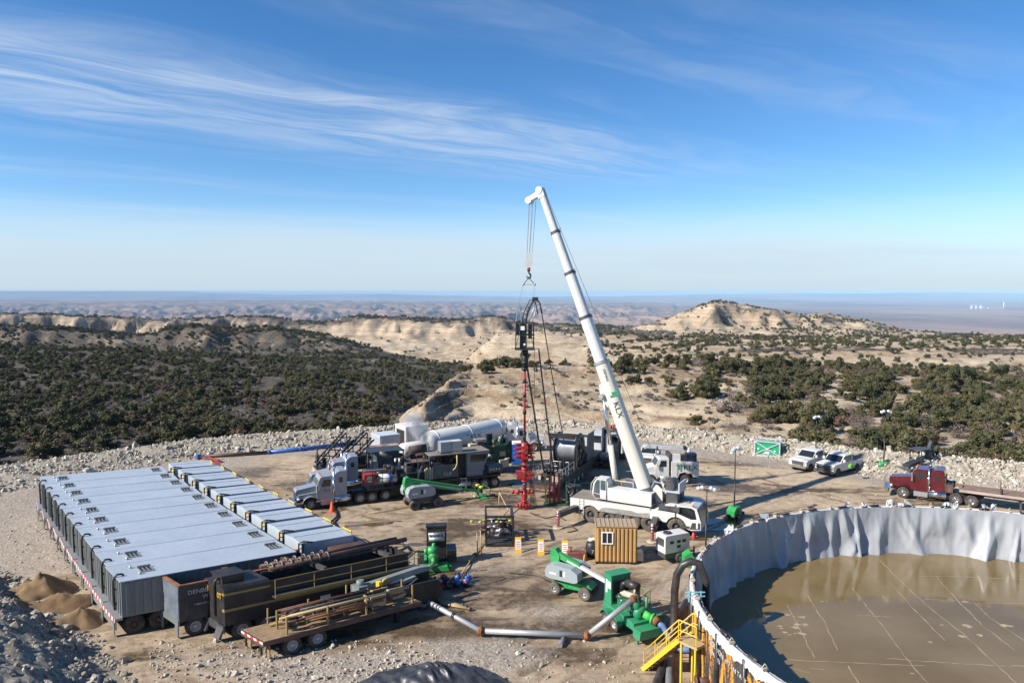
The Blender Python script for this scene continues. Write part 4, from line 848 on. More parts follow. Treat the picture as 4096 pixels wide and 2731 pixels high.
for i in range(60):
    b=MB(); x=rr.uniform(1.4,7.6); y=rr.uniform(-.95,.95); b.cb((x,y,1.25+rr.uniform(0,.55)),(rr.uniform(.2,.45),rr.uniform(.15,.3),rr.uniform(.15,.3)),rr.uniform(0,3)); b.obj('pipe_fitting',rr.choice((DGREY,BROWN,BLACK)),rt)
b=MB()
for x,y in ((6.0,-.9),(6.7,.1),(7.4,-.4)): b.box(x,x+.9,y,y+.07,1.3,1.95); b.box(x,x+.07,y,y+.8,1.3,1.9)
b.obj('crate_sides',TANP,rt)
b=MB(); b.tube([(7.4,.6,1.7),(7.6,.5,2.25),(7.9,.6,2.3),(8.1,.8,2.1)],.06,6); b.box(7.3,7.5,.45,.8,1.6,2.2); b.obj('yellow_clamp',YEL,rt)
# ---------------------------------------------------------------- black loader truck with folded grey crane ahead of the flatbed
p=G(1465,2500); rt=T('crane_carrier','black low truck bed with folded grey loader crane ahead of the pipe flatbed','truck',p+uy*.9,a0+.02)
b=MB(); b.box(0,4.6,-1.1,1.1,.75,1.0); b.prism([(0,.4),(4.2,.4),(4.6,.9),(4.3,1.7),(2.3,1.75),(.1,1.05)],-1.15,-1.0); b.prism([(0,.4),(4.2,.4),(4.6,.9),(4.3,1.7),(2.3,1.75),(.1,1.05)],1.0,1.15); b.obj('bed',BLACK,rt)
b=MB(); b.box(-.3,.25,-.4,.5,1.0,2.05); b.cyl((0,0,1.9),(0,0,2.35),.2,n=10); b.obj('crane_column',mat('weathered_grey_green',(.20,.235,.235),.55,.1,var=.2,dirt=.2),rt)
b=MB(); b.prism([(-.2,2.0),(3.6,2.35),(4.3,2.3),(4.35,2.05),(3.6,2.0),(-.1,1.65)],-.22,.2); b.prism([(.4,1.6),(3.2,2.0),(3.2,1.8),(.4,1.45)],-.55,-.3); b.obj('folded_boom',MATS['weathered_grey_green'],rt)
b=MB(); b.cyl((.4,-.4,1.5),(2.4,-.35,1.95),.07,n=8); b.tube([(1,-.7,1.5),(1.8,-.75,1.8),(2.6,-.7,1.6),(3.2,-.7,1.9)],.035,5); b.obj('hydraulic_ram',STEEL,rt)
b=MB(); b.ball((2.0,-1.16,1.35),.16,8,4,(1,.1,1)); b.obj('emblem',INKW,rt)
axle_set(rt,(3.4,),.95,.48,.3)
MB.K=0.0; MB.KY=1.0
# ---------------------------------------------------------------- suction manifold along the tank fronts
q0,q1,q2=G(812,1828,.95),G(1262,2085,1.05),G(1560,2235,1.1)
def pipe_line(name,label,pts,r,m,cat='pipe',fl=None,fm=None):
    b=MB(); b.tube(pts,r,10); o=b.obj(name,m); tag(o,label,cat)
    if fl:
        for i in range(len(pts)-1):
            L=(Vector(pts[i+1])-Vector(pts[i])).length; n=max(1,int(L/fl))
            for k in range(n+1):
                a=Vector(pts[i]).lerp(Vector(pts[i+1]),k/n); d=(Vector(pts[i+1])-Vector(pts[i])).normalized()
                c=MB(); c.cyl(a-d*.06,a+d*.06,r*1.35,n=10); c.obj('flange',fm or m,o)
    return o
o=pipe_line('suction_manifold','rusty brown manifold pipe running along the front of the grey tanks',[q0,q1],.17,BROWN,fl=3.0)
b=MB(); 
for k in range(10):
    a=q0.lerp(q1,(k+.5)/10); b.box(a.x-.08,a.x+.08,a.y-.08,a.y+.08,0,a.z)
b.obj('support',DGREY,o)
o=pipe_line('blue_manifold','blue manifold pipe at the front of the tanks near the black tanks',[q1+Vector((.3,-.1,0)),q2],.19,BLUE,fl=1.6)
b=MB(); 
for k in range(5):
    a=q1.lerp(q2,(k+.6)/5.4); b.box(a.x-.08,a.x+.08,a.y-.08,a.y+.08,0,a.z)
b.obj('support',DGREY,o)
o=pipe_line('blue_discharge_line','long blue pipe lying along the foot of the rock berm',[G(1075,1808,.22),G(1200,1796,.22),G(1412,1772,.24)],.24,BLUE,fl=4.5)
o=pipe_line('brown_discharge_line','rusty brown pipe joined to the long blue pipe by the berm',[G(790,1826,.2),G(1072,1808,.22)],.19,BROWN,fl=9)
b=MB(); b.cyl(G(784,1828,.25),G(800,1824,.25),.24,n=12); b.obj('end_cap',BLUE,o)
# red tarp heap
b=MB(); c=G(840,1850); n=14
vs=[];rr=random.Random(9)
for j in range(6):
    for i in range(n):
        a=2*math.pi*i/n; q=1-j/5.0; vs.append((c.x+math.cos(a)*1.7*q*rr.uniform(.8,1.1)-j*.05,c.y+math.sin(a)*1.0*q*rr.uniform(.8,1.1),(.55*(1-q**2)+rr.uniform(-.05,.09)) if j else -.05))
b.add(vs,[(j*n+i,j*n+(i+1)%n,(j+1)*n+(i+1)%n,(j+1)*n+i) for j in range(5) for i in range(n)],True); tag(b.obj('red_tarpaulin',mat('faded_red_tarpaulin',(.55,.10,.085),.6,var=.3)),'crumpled red tarpaulin beside the brown manifold pipe','tarpaulin')
# ---------------------------------------------------------------- mobile crane
cl0,crz=place2((2361,2091),(2704,2143),-1.35,0.0)
cr=T('mobile_crane','white five-axle mobile crane with raised telescopic boom on outriggers','crane',cl0,crz)
CL=(G(2704,2143)-G(2361,2091)).length; k=CL/7.05
AX=[0,1.42*k,3.5*k,4.92*k,CL]; WR=.70; HW=1.40
def arch(x0,x1,zt,zb,cut):
    """side skirt outline with wheel arches"""
    pts=[(x0,zt),(x1,zt)]; x=x1; pts.append((x1,zb))
    for c in sorted(cut,reverse=True):
        r=.80; pts+= [(c+r,zb)]+[(c+r*math.cos(a),max(zb,.72+r*math.sin(a))) for a in (.35,.7,1.1,1.57,2.04,2.44,2.8)]+[(c-r,zb)]
    pts.append((x0,zb)); return pts
b=MB(); b.prism(arch(-1.75,5.0*k,1.92,1.12,AX[:4]),-HW-.02,-HW+.10); b.prism(arch(-1.75,5.0*k,1.92,1.12,AX[:4]),HW-.10,HW+.02); b.box(-1.75,-1.6,-HW+.1,HW-.1,.9,1.92); b.box(-1.75,5.2*k,-HW+.1,HW-.1,1.55,1.90); b.obj('carrier_body',WHITE,cr)
b=MB(); b.box(-1.7,CL+1.2,-.6,.6,.75,1.45); b.box(-1.72,.3,-HW+.12,HW-.12,1.90,1.93)
for x in AX: b.box(x-.15,x+.15,-1.1,1.1,.55,.85)
b.obj('chassis',DGREY,cr)
b=MB(); b.box(2.15*k,2.75*k,-HW-.01,-HW+.1,.55,1.12); b.box(-1.5,-.85,-HW+.05,HW-.05,.65,1.12); b.obj('side_locker',DGREY,cr)
b=MB(); b.box(-1.72,5.0*k,-HW+.08,HW-.08,1.925,1.95); b.obj('deck_plate',mat('dusty_deck_plate',(.24,.21,.17),.75,var=.25,dirt=.35),cr)
# front cab
zc=0
cabp=[(5.0*k,1.12),(5.0*k,1.75),(5.7*k,2.12),(6.5*k,2.5),(8.2*k,2.52),(8.62*k,2.35),(8.95*k,1.35),(8.95*k,.75),(8.2*k,.62)]
r_=.82; cabp+= [(CL+r_*math.cos(a),max(.62,.72+r_*math.sin(a))) for a in (0,.4,.8,1.2,1.57,2.0,2.4,2.8)]
b=MB(); b.prism(cabp,-HW-.03,HW+.03); cab=b.obj('driver_cab',WHITE,cr)
b=MB(); b.prism([(5.55*k,1.9),(6.3*k,2.32),(7.05*k,2.36),(7.05*k,1.85)],-HW-.045,-HW-.032); b.prism([(7.2*k,1.82),(7.2*k,2.36),(8.2*k,2.38),(8.45*k,2.25),(8.62*k,1.55),(8.2*k,1.5)],-HW-.045,-HW-.032); b.obj('side_window',GLASS,cab)
b=MB(); b.add([(8.66*k+.03,-1.22,2.30),(8.66*k+.03,1.22,2.30),(8.95*k+.02,1.3,1.42),(8.95*k+.02,-1.3,1.42),(8.60*k,-1.22,2.30),(8.60*k,1.22,2.30),(8.9*k,1.3,1.42),(8.9*k,-1.3,1.42)],[(0,1,2,3),(4,5,6,7),(0,1,5,4),(1,2,6,5),(2,3,7,6),(3,0,4,7)]); b.obj('windscreen',GLASSB,cab)
b=MB(); b.box(5.1*k,6.5*k,-.9,HW-.1,1.9,2.3); b.box(6.9*k,7.9*k,-.7,.7,2.52,2.58); b.obj('cab_roof_plate',MATS['dusty_deck_plate'],cab)
b=MB(); b.prism([(8.1*k,.7),(8.9*k,.8),(8.9*k,1.3),(8.3*k,1.25)],-HW-.05,-HW-.032); b.box(7.4*k,8.1*k,-HW-.05,-HW-.03,.75,.95); b.obj('door_lower_panel',DGREY,cab)
b=MB(); b.box(8.6*k,8.72*k,-HW-.06,-HW-.02,.85,1.55); b.obj('warning_stripe',TAPE,cab)
b=MB(); b.cyl((8.3*k,-HW+.1,2.5),(8.3*k,-HW+.1,2.64),.06,n=8); b.obj('beacon',AMBER,cab)
b=MB(); b.tube([(7.0*k,-HW-.06,1.0),(7.0*k,-HW-.08,2.5)],.03,5); b.obj('grab_rail',BLACK,cab)
b=MB(); b.cyl((4.6*k,.55,2.2),(5.3*k,.75,2.2),.36,n=14); b.tube([(4.3*k,.1,1.9),(4.3*k,.1,2.6),(5.5*k,.2,2.6),(5.5*k,.2,1.9)],.05,6); b.obj('silencer',CREAM,cr)
for x in AX:
    wheel(cr,x,-HW+.28,WR,.46,-1,RUBBERD,DGREY,False,.52); wheel(cr,x,HW-.28,WR,.46,1,RUBBERD,DGREY,False,.52)
b=MB(); ladder(b,(-.75,-HW-.06,.5),(-.75,-HW-.06,1.95),.36,6,.03,(1,0,0)); b.obj('ladder',WHITE,cr)
# outriggers
def outrigger(x,px,s):
    g_=cr_inv@G(*px); y=g_.y; x2=g_.x
    b=MB(); b.bar((x,s*1.0,1.15),(x2,y,1.1),.42,.42); o=b.obj('outrigger_beam',DGREY,cr)
    b=MB(); b.cyl((x2,y,.12),(x2,y,1.45),.12,n=10); j=b.obj('jack',STEEL,o)
    b=MB(); 
    for q in range(5): b.cyl((x2,y,.28+q*.22),(x2,y,.39+q*.22),.135,n=10)
    b.obj('jack_bands',REDL if False else RED,o)
    b=MB(); b.cyl((x2,y,0.0),(x2,y,.12),.42,n=12); b.obj('foot_pad',BUFF,o)
cr_m=Matrix.Translation(cl0)@Matrix.Rotation(crz,4,'Z'); cr_inv=cr_m.inverted()
outrigger(-1.1,(2232,2112),-1); outrigger(5.35*k,(2609,2168),-1)
for x in (-1.1,5.35*k):
    g_=cr_m@Vector((x-.3,4.0,0)); 
    b=MB(); b.bar((x,1.0,1.15),(x-.3,4.0,1.1),.42,.42); o=b.obj('outrigger_beam',DGREY,cr)
    b=MB(); b.cyl((x-.3,4,.1),(x-.3,4,1.45),.12,n=10); b.obj('jack',STEEL,o); b=MB(); b.cyl((x-.3,4,0),(x-.3,4,.12),.42,n=12); b.obj('foot_pad',BUFF,o)
# superstructure: built in world axes then brought into the crane's frame
WELL=G(2098,2036); WY=WELL.y
slew=cr_m@Vector((3.05*k,0,0))
tip=GY(2166,775,WY-.2); foot=GY(2588,1975,slew.y-1.1)
hd=Vector((tip.x-foot.x,tip.y-foot.y,0)).normalized(); hn_=Vector((-hd.y,hd.x,0))     # boom heading, left normal
SM=Matrix(((hd.x,hn_.x,0,slew.x),(hd.y,hn_.y,0,slew.y),(0,0,1,0),(0,0,0,1)))          # slew frame: x along boom heading
LM=cr_inv@SM
def S(name,b_,m,par=None): 
    o=b_.obj(name,m,par or cr); return o
def SB(): return MB(LM)
fl=SM.inverted()@foot; tl=SM.inverted()@tip
# cab side of superstructure towards the viewer lies at +y or -y in the slew frame
cabside=1.0 if (SM.inverted()@(slew+Vector((0,-3,0)))).y>0 else -1.0
c_=cabside
b=SB(); b.cyl((0,0,1.9),(0,0,2.12),.95,n=24); S('slew_ring',b,DGREY)
b=SB(); b.box(-2.2,1.5,c_*.55 if c_<0 else .55,(c_*1.5) if c_>0 else -.55,2.12,3.15) if c_>0 else b.box(-2.2,1.5,-1.5,-.55,2.12,3.15); S('engine_housing',b,WHITE)
b=SB(); y0,y1=sorted((c_*1.5,c_*.55)); 
for q in range(7): b.box(-2.235,-2.2,y0+.12,y1-.1,2.25+q*.12,2.31+q*.12)
S('louvre',b,DARKIN)
b=SB(); b.box(-2.6,1.6,-.5,.5,2.1,2.6); b.prism([(-2.8,2.1),(-1.0,2.1),(-1.2,3.3),(-2.3,3.75),(-2.8,3.4)],-.62,-.5); b.prism([(-2.8,2.1),(-1.0,2.1),(-1.2,3.3),(-2.3,3.75),(-2.8,3.4)],.5,.62); S('turntable',b,CREAM)
cp=[(1.55,2.15),(2.6,2.15),(2.85,2.5),(2.75,3.35),(2.45,3.85),(1.6,3.85),(1.45,3.5)]
b=SB(); b.prism(cp,c_*.62,c_*1.52); cabo=S('operator_cab',b,WHITE)
b=SB(); b.prism([(1.62,2.9),(2.1,2.9),(2.1,3.7),(1.62,3.7)],c_*1.521,c_*1.535); b.prism([(2.17,2.55),(2.72,2.6),(2.62,3.35),(2.42,3.68),(2.17,3.7)],c_*1.521,c_*1.535); S('side_window',b,GLASSB,cabo)
b=SB(); b.prism([(2.12,2.2),(2.6,2.2),(2.78,2.55),(2.15,2.5)],c_*1.521,c_*1.536); S('door_lower_panel',b,DGREY,cabo)
b=SB(); b.tube([(1.6,c_*1.56,2.2),(1.6,c_*1.56,3.85),(2.5,c_*1.56,3.9),(2.9,c_*1.56,3.3),(2.95,c_*1.56,2.4)],.035,6); S('guard_rail',b,WHITE,cabo)
b=SB(); b.prism([(2.76,2.6),(2.87,2.6),(2.78,3.38),(2.5,3.82),(2.44,3.78)],c_*.68,c_*1.46); S('front_window',b,GLASSB,cabo)
b=SB(); b.box(1.5,2.6,-.4,.4,2.1,2.16); rail(b,[(-.3,c_*.45,3.15),(1.5,c_*.45,3.15)],.4,.03,False); S('hand_rail',b,CREAM)
# counterweight and winch
b=SB(); b.box(-4.4,-2.75,-1.35,1.35,1.98,2.32); b.box(-4.1,-3.2,c_*.15 if c_>0 else -.9,c_*.9 if c_>0 else -.15,2.32,3.3); b.box(-4.1,-3.2,-c_*.9 if c_>0 else .15,-c_*.15 if c_>0 else .9,2.32,3.3); S('counterweight',b,DGREY)
b=SB(); b.cyl((-3.35,-.7,3.75),(-3.35,.7,3.75),.42,n=16); S('winch_drum',b,DGREY)
b=SB(); b.box(-4.25,-2.9,-.85,.85,3.3,3.4); b.box(-4.25,-4.15,-.9,.9,3.4,4.1); b.tube([(-2.8,c_*.7,3.2),(-3.0,c_*.8,3.9),(-2.2,c_*.8,4.0),(-1.9,c_*.7,3.4)],.04,5); S('winch_frame',b,CONT)
b=SB(); b.tube([(-1.8,.6*c_,3.2),(-2.0,.7*c_,3.7),(-2.4,.7*c_,3.9),(-2.7,.6*c_,3.5)],.05,6); b.tube([(-1.6,.5*c_,3.2),(-1.9,.55*c_,3.9),(-2.6,.5*c_,4.2)],.04,6); S('hydraulic_hoses',b,HOSEB)
# boom: rounded-belly sections along foot->tip
ax=(tl-fl).normalized(); side_=Vector((0,1,0)); upb=ax.cross(side_); upb=upb if upb.x<0 else -upb   # belly direction = -upb
def section(name,t0,t1,h0,h1,w0,w1,m,par=None,n=9):
    P0,P1=fl.lerp(tl,t0),fl.lerp(tl,t1); vs=[]
    for P,h,wd in ((P0,h0,w0),(P1,h1,w1)):
        ring=[(-wd/2,h/2),(wd/2,h/2)]+[(wd/2*math.cos(a),-h*.12-h*.40*math.sin(a)) for a in [math.pi*j/(n-1) for j in range(n)]]
        vs+=[P+side_*p[0]+upb*p[1] for p in ring]
    m_=n+2; b=SB(); b.add(vs,[(i,(i+1)%m_,(i+1)%m_+m_,i+m_) for i in range(m_)],True); b.add(vs[:m_],[tuple(range(m_))]); b.add(vs[m_:],[tuple(range(m_))]); return S(name,b,m,par)
bt=[(0.0,.425,1.15,1.05,.98,.9),(.42,.575,.92,.90,.80,.78),(.57,.725,.79,.77,.70,.68),(.72,.865,.68,.66,.60,.58),(.86,1.0,.58,.56,.51,.5)]
BO=[section('boom_section',*q,CREAM if i==0 else WHITE) for i,q in enumerate(bt)]
for i,(tc_,s0) in enumerate(((.425,1.2),(.575,1.0),(.725,.86),(.865,.74))):
    section('boom_collar',tc_-.005,tc_+.004,s0,s0,s0*.86,s0*.86,DGREY if i else STEEL,BO[i])
section('boom_foot',-.03,.02,1.25,1.2,1.05,1.02,mat('blue_grey_boom_foot',(.09,.11,.15),.5,.2,var=.3,dirt=.3),BO[0])
for i,(q0,q1) in enumerate(((.44,.57),(.58,.72),(.73,.86),(.87,.985))):      # end points of each section, nothing drawn
    P0,P1=fl.lerp(tl,q0),fl.lerp(tl,q1)
# boom lettering on the flank facing the viewer
sidev=side_*c_
Z_=sidev.normalized(); X_=-ax; Y_=Z_.cross(X_)
RB=Matrix((X_,Y_,Z_)).transposed().to_4x4()
def boomtext(s,t,size,off,m,dv=0.0,em=False):
    wd=.98 if t<.42 else .8
    P=fl.lerp(tl,t)+sidev*(wd/2+.012)+upb*off
    M_=LM@Matrix.Translation(P)@RB
    o=emblem(BO[0],(0,0,0),(0,0,0),size) if em else text(s,BO[0],m,size,(0,0,0),(0,0,0),sx_=1.15)
    o.matrix_local=M_
boomtext('KLX',.295,.72,.05,INK); boomtext('',.335,.62,.0,INKG,em=True); boomtext('DEMAG',.402,.30,.15,INK)
# lift cylinder
pc0=Vector((1.25,0,2.3)); pc1=fl.lerp(tl,.325)-upb*.75
b=SB(); mid=pc0.lerp(pc1,.5); b.cyl(pc0,mid,.24,n=14); cy=S('lift_cylinder',b,CREAM)
b=SB(); b.cyl(mid,pc1,.16,n=14); S('cylinder_rod',b,CHROME,cy)
b=SB(); b.cyl(pc1-side_*.6,pc1+side_*.6,.2,n=12); P=pc1; b.prism([(0,0),(0,0),(0,0)],0,0) if False else None; S('cylinder_pin',b,STEEL,cy)
b=SB(); b.bar(fl.lerp(tl,.29)-upb*.55,pc1,.5,.25); b.bar(fl.lerp(tl,.36)-upb*.5,pc1,.5,.25); S('cylinder_bracket',b,CREAM,cy)
# boom head
hdp=tl; 
b=SB(); hv=Vector((1,0,0)); b.bar(hdp-ax*.35,hdp+ax*.35,.56,.62); b.bar(hdp+ax*.1-upb*0,hdp+hv*1.15-Vector((0,0,.45)),.5,.42); b.cyl(hdp+ax*.3-side_*.34,hdp+ax*.3+side_*.34,.3,n=14); b.cyl(hdp+hv*1.15-Vector((0,0,.5))-side_*.3,hdp+hv*1.15-Vector((0,0,.5))+side_*.3,.3,n=14); S('boom_head',b,WHITE)
# ropes
hook=GY(2115,1012,WY-.1)
hl=SM.inverted()@hook
b=SB(); 
for i,(ox,oy) in enumerate(((-.35,-.12),(-.2,.12),(0,-.12),(.12,.12),(.3,-.12))): b.cyl((tl.x+.95+ox*1.0,tl.y+oy,tl.z-.6),(hl.x+ox*.8,hl.y+oy,hl.z),.018,n=4)
S('hoist_rope',b,DGREY)
b=SB(); b.cyl(tl+ax*.3-upb*-.35,fl+Vector((-.9,0,.9))+upb*.6,.02,n=4); 
for q in (.43,.58,.73,.87): 
    P=fl.lerp(tl,q); b.bar(P+upb*.35,P+upb*.62,.05)
S('winch_rope',b,DGREY)
# hook block
hb=T('hook_block','white crane hook block with red hook hanging from the boom','hook block',hook-Vector((0,0,1.25)))
b=MB(); b.prism([(-.34,.35),(-.28,1.1),(-.12,1.25),(.12,1.25),(.28,1.1),(.34,.35),(.12,0),(-.12,0)],-.22,.05); b.obj('block_housing',WHITE,hb)
b=MB(); b.prism([(-.30,.4),(-.25,1.08),(.25,1.08),(.33,.4),(.12,.05)],.05,.24); b.obj('sheaves',DGREY,hb)
b=MB(); b.cyl((0,0,.02),(0,0,-.3),.14,n=10); b.obj('swivel',RED,hb)
b=MB(); b.tube([(0,0,-.25),(.02,0,-.45),(.16,0,-.6),(.14,0,-.82),(-.02,0,-.9),(-.16,0,-.8),(-.17,0,-.66)],[.08,.08,.085,.09,.085,.06,.03],8); b.obj('hook',DGREY,hb)
# ---------------------------------------------------------------- wellhead stack
def ring(b,c,r,h,n=12): b.cyl((c[0],c[1],c[2]-h/2),(c[0],c[1],c[2]+h/2),r,n=n)
wh=T('wellhead_stack','tall red wellhead and blowout preventer stack standing at the well','wellhead',WELL); wh.scale=(.82,.82,1)
b=MB(); b.cyl((0,0,0),(0,0,1.75),.17,n=12)
for z in (.08,.42,.75,1.0,1.35,1.7): ring(b,(0,0,z),.30,.1)
b.ball((0,0,.62),.30); b.ball((0,0,1.18),.33); b.obj('casing_head',RED,wh)
for (z,L,s) in ((.35,.75,-1),(1.55,1.25,-1),(1.55,.8,1),(.35,.5,1)):
    b=MB(); b.cyl((0,0,z),(s*L,0,z),.11,n=10); b.cyl((s*L*.55,0,z-.2),(s*L*.55,0,z+.2),.16,n=10); b.cyl((s*L,-.02,z-.14),(s*L,.02,z+.14),.17,n=8); b.ball((s*L,0,z),.18); vo=b.obj('gate_valve',RED,wh)
    b=MB(); b.lathe([(.14,-.02),(.19,-.02),(.19,.02),(.14,.02),(.14,-.02)],(s*L*.55,-.3,z),'y',10); b.cyl((s*L*.55,0,z),(s*L*.55,-.3,z),.025,n=5); b.obj('hand_wheel',REDD,vo)
b=MB(); b.cyl((0,0,1.7),(0,0,2.55),.16,n=10)
for z in (1.95,2.2,2.5): ring(b,(0,0,z),.27,.1)
b.obj('spool',BROWN,wh)
b=MB(); b.cyl((0,0,2.5),(0,0,3.9),.30,n=14); b.box(-.85,.85,-.26,.26,2.75,3.0); b.box(-.95,.85,-.26,.26,3.15,3.42); ring(b,(0,0,2.55),.38,.12); ring(b,(0,0,3.6),.36,.12); b.cyl((0,0,3.6),(0,0,4.3),.2,n=12); ring(b,(0,0,4.0),.33,.14); ring(b,(0,0,4.3),.33,.14); b.obj('lower_preventer',RED,wh)
b=MB(); b.cyl((0,0,4.3),(0,0,5.95),.40,n=14); b.box(-.36,.36,-.40,.40,4.5,4.75); b.box(-.36,.36,-.40,.40,4.95,5.2); b.box(-.36,.36,-.40,.40,5.4,5.65); b.obj('upper_preventer',RED,wh)
for i in range(4):
    z=4.62+i*.36
    for s in (-1,1):
        b=MB(); b.cyl((s*.4,0,z),(s*.85,0,z),.14,n=10); b.cyl((s*.85,0,z),(s*1.15,0,z),.05,n=6); ring(b,(s*.6,0,z),.19,.04,8); b.cyl((s*.4,-.2,z+.1),(s*.95,-.2,z+.1),.035,n=5); b.obj('ram_actuator',REDD if i%2 else RED,wh)
b=MB(); b.box(-.5,.5,-.5,.5,3.95,4.02); b.cyl((.25,-.44,5.2),(.25,-.52,5.2),.12,n=8); b.cyl((0,-.30,3.2),(0,-.40,3.2),.12,n=8); b.obj('bonnet_cover',BROWN,wh)
b=MB()
for i in range(6): a=.3+i*.22; b.tube([(.35+.05*i,.1,5.8-.1*i),(.7+.1*i,.15,4.5-.2*i),(.55+.08*i,.2,2.2),(.7+.12*i,.25,.15)],.03,5)
b.obj('control_hoses',HOSEB,wh)
# riser
zt=GY(2098,1482,WY).z; zb=5.95
rz_=T('riser_pipe','long red riser pipe between the wellhead stack and the injector head','pipe',WELL+Vector((0,0,zb)))
b=MB(); b.cyl((0,0,0),(0,0,.9),.13,n=10); ring(b,(0,0,.05),.22,.1); ring(b,(0,0,.8),.18,.2); b.obj('lower_union',BLACK,rz_)
b=MB(); b.cyl((0,0,.9),(0,0,zt-zb),.10,n=10); b.obj('tube',RED,rz_)
for f in (.42,.66,.86):
    b=MB(); ring(b,(0,0,(zt-zb)*f),.16,.35,10); b.obj('coupling',BLACK,rz_)
# injector head
zi=GY(2098,1398,WY).z
ij=T('injector_head','black coiled tubing injector head with gooseneck hung from the crane','injector',WELL+Vector((0,0,zt)))
o_=zi-zt
b=MB(); b.cyl((0,0,-.02),(0,0,o_),.2,n=10); ring(b,(0,0,.15),.28,.2); ring(b,(0,0,.7),.27,.25); ring(b,(0,0,o_-.2),.3,.2); b.box(.2,.3,-.1,.1,.2,o_); b.obj('stripper',BLACK,ij)
b=MB(); b.box(-.85,.85,-.7,.7,o_,o_+.14); b.cyl((-1.15,0,o_+.1),(1.2,0,o_+.1),.03,n=5); b.obj('platform',BLACK,ij)
HH=GY(2098,1290,WY).z-zt
b=MB()
for x in (-.78,.78):
    for y in (-.6,.6): b.bar((x*(1.0),y,o_+.1),(x*.95,y,HH),.08)
for z in (o_+1.3,HH): 
    for y in (-.6,.6): b.bar((-.78,y,z),(.78,y,z),.08)
    for x in (-.78,.78): b.bar((x,-.6,z),(x,.6,z),.08)
for i in range(6): b.bar((.15,-.66,o_+.3+i*.35),(.72,-.66,o_+.3+i*.35),.04)
b.bar((.15,-.66,o_+.2),(.15,-.66,HH),.04)
b.bar((-.78,-.6,o_+.2),(-.5,-.6,o_+1.3),.04); b.bar((.78,-.6,o_+.2),(.5,-.6,o_+1.3),.04); b.obj('crash_frame',BLACK,ij)
b=MB(); b.box(-.42,.12,-.42,.42,o_+.15,HH-.1); b.box(.3,.62,-.4,.4,o_+1.0,HH-.15); b.box(-.75,-.45,-.3,.3,o_+1.35,HH-.1); b.obj('drive_body',mat('black_injector_drive',(.012,.014,.014),.5,.2,var=.3),ij)
b=MB(); b.box(-.36,-.02,-.62,-.60,HH-.62,HH-.28); b.obj('sign_plate',SIGNW,ij)
b=MB(); b.cyl((-.1,-.5,o_+.45),(.2,-.5,o_+.45),.12,n=10); b.obj('drive_motor',STEEL,ij)
gt=GY(2141,1188,WY).z-zt; gx=GY(2141,1188,WY).x-WELL.x; ex=GY(2167,1252,WY).x-WELL.x; ez=GY(2167,1252,WY).z-zt
arc=[(.1,0,HH),(.2,0,HH+.8),(.45,0,HH+1.45),(gx*.85,0,gt-.15),(gx+.12,0,gt-.12),(gx+.4,0,gt-.55),(ex,0,ez)]
b=MB(); 
for y in (-.2,.2): b.tube([(p[0],y,p[2]) for p in arc],.06,6)
for i in range(len(arc)-1):
    for f in (0,.5): p=Vector(arc[i]).lerp(Vector(arc[i+1]),f); b.bar((p.x,-.2,p.z),(p.x,.2,p.z),.06); b.bar((p.x,-.2,p.z),(p.x-.2,-.2,p.z-.15),.05)
inner=[(p[0]-.32,0,p[2]-.12) for p in arc]
for y in (-.2,.2): b.tube([(p[0],y,p[2]) for p in inner],.045,5)
b.box(gx-.25,gx+.25,-.25,.25,gt-.35,gt); b.obj('gooseneck',BLACK,ij)
b=MB(); 
for q in ((-.1,HH,gx-.1,gt-.3),(.35,HH,gx+.05,gt-.4),(.05,HH,.5,HH+1.3),(.6,HH,gx+.1,gt-1.0)): b.cyl((q[0],-.15,q[1]),(q[2],-.1,q[3]),.045,n=6)
b.obj('gooseneck_strut',PALE,ij)
# rigging
hk=hook-Vector((0,0,2.1)); sb0=GY(2093,1138,WY); sb1=GY(2139,1138,WY)
rg=T('lifting_sling','wire lifting sling with spreader bar between hook and injector head','sling',hk)
b=MB(); b.bar(sb0-hk,sb1-hk,.05); 
for p in (sb0-hk,sb1-hk): b.ball(p,.11,8,5)
b.obj('spreader_bar',STEEL,rg)
b=MB(); b.cyl((0,0,0),sb0-hk,.035,n=5); b.cyl((0,0,0),sb1-hk,.035,n=5); b.ball((0,0,.0),.1,8,5); b.obj('upper_leg',DGREY,rg)
t0=WELL+Vector((-.78,0,zt+HH)); t1=WELL+Vector((gx-.15,0,zt+gt))
b=MB(); 
for dy in (-.1,.1): b.cyl(sb0-hk+Vector((0,dy,0)),t0-hk+Vector((.28,dy,1.7)),.016,n=4); b.cyl(sb1-hk+Vector((0,dy,0)),t1-hk+Vector((0,dy,0)),.016,n=4)
b.cyl(t0-hk+Vector((.28,0,1.7)),t0-hk,.04,n=5); b.cyl(t0-hk+Vector((.28,0,1.7)),t0-hk+Vector((.5,0,0)),.04,n=5); b.obj('lower_leg',STEEL,rg)
# ---------------------------------------------------------------- coiled tubing reel trailer
ca,cb_=G(2228,2003),G(2395,1868)
dct=(cb_-ca).normalized(); ct=T('reel_trailer','coiled tubing trailer with a large steel tubing reel and grey handrails','trailer',ca,math.atan2(dct.y,dct.x))
CW=2.7 # deck to the left of the near edge
b=MB(); b.box(0,15.5,0,CW,1.3,1.5); b.box(.3,15.5,.3,.5,.8,1.3); b.box(.3,15.5,CW-.5,CW-.3,.8,1.3); b.box(3,15,-.02,.06,.75,1.3); b.obj('deck',BLACK,ct)
for x in (5.5,6.8,8.1):
    wheel(ct,x,.25,.5,.34,-1); wheel(ct,x,CW-.25,.5,.34,1)
RX=GY(2262,1780,0) if False else None
rc=7.6; rr_=1.55
b=MB(); b.cyl((rc,.35,1.6+rr_),(rc,CW-.3,1.6+rr_),1.34,n=32)
for i in range(30): y=.4+i*(CW-.75)/29; b.lathe([(1.33,-.04),(1.39,0),(1.33,.04)],(rc,y,1.6+rr_),'y',32)
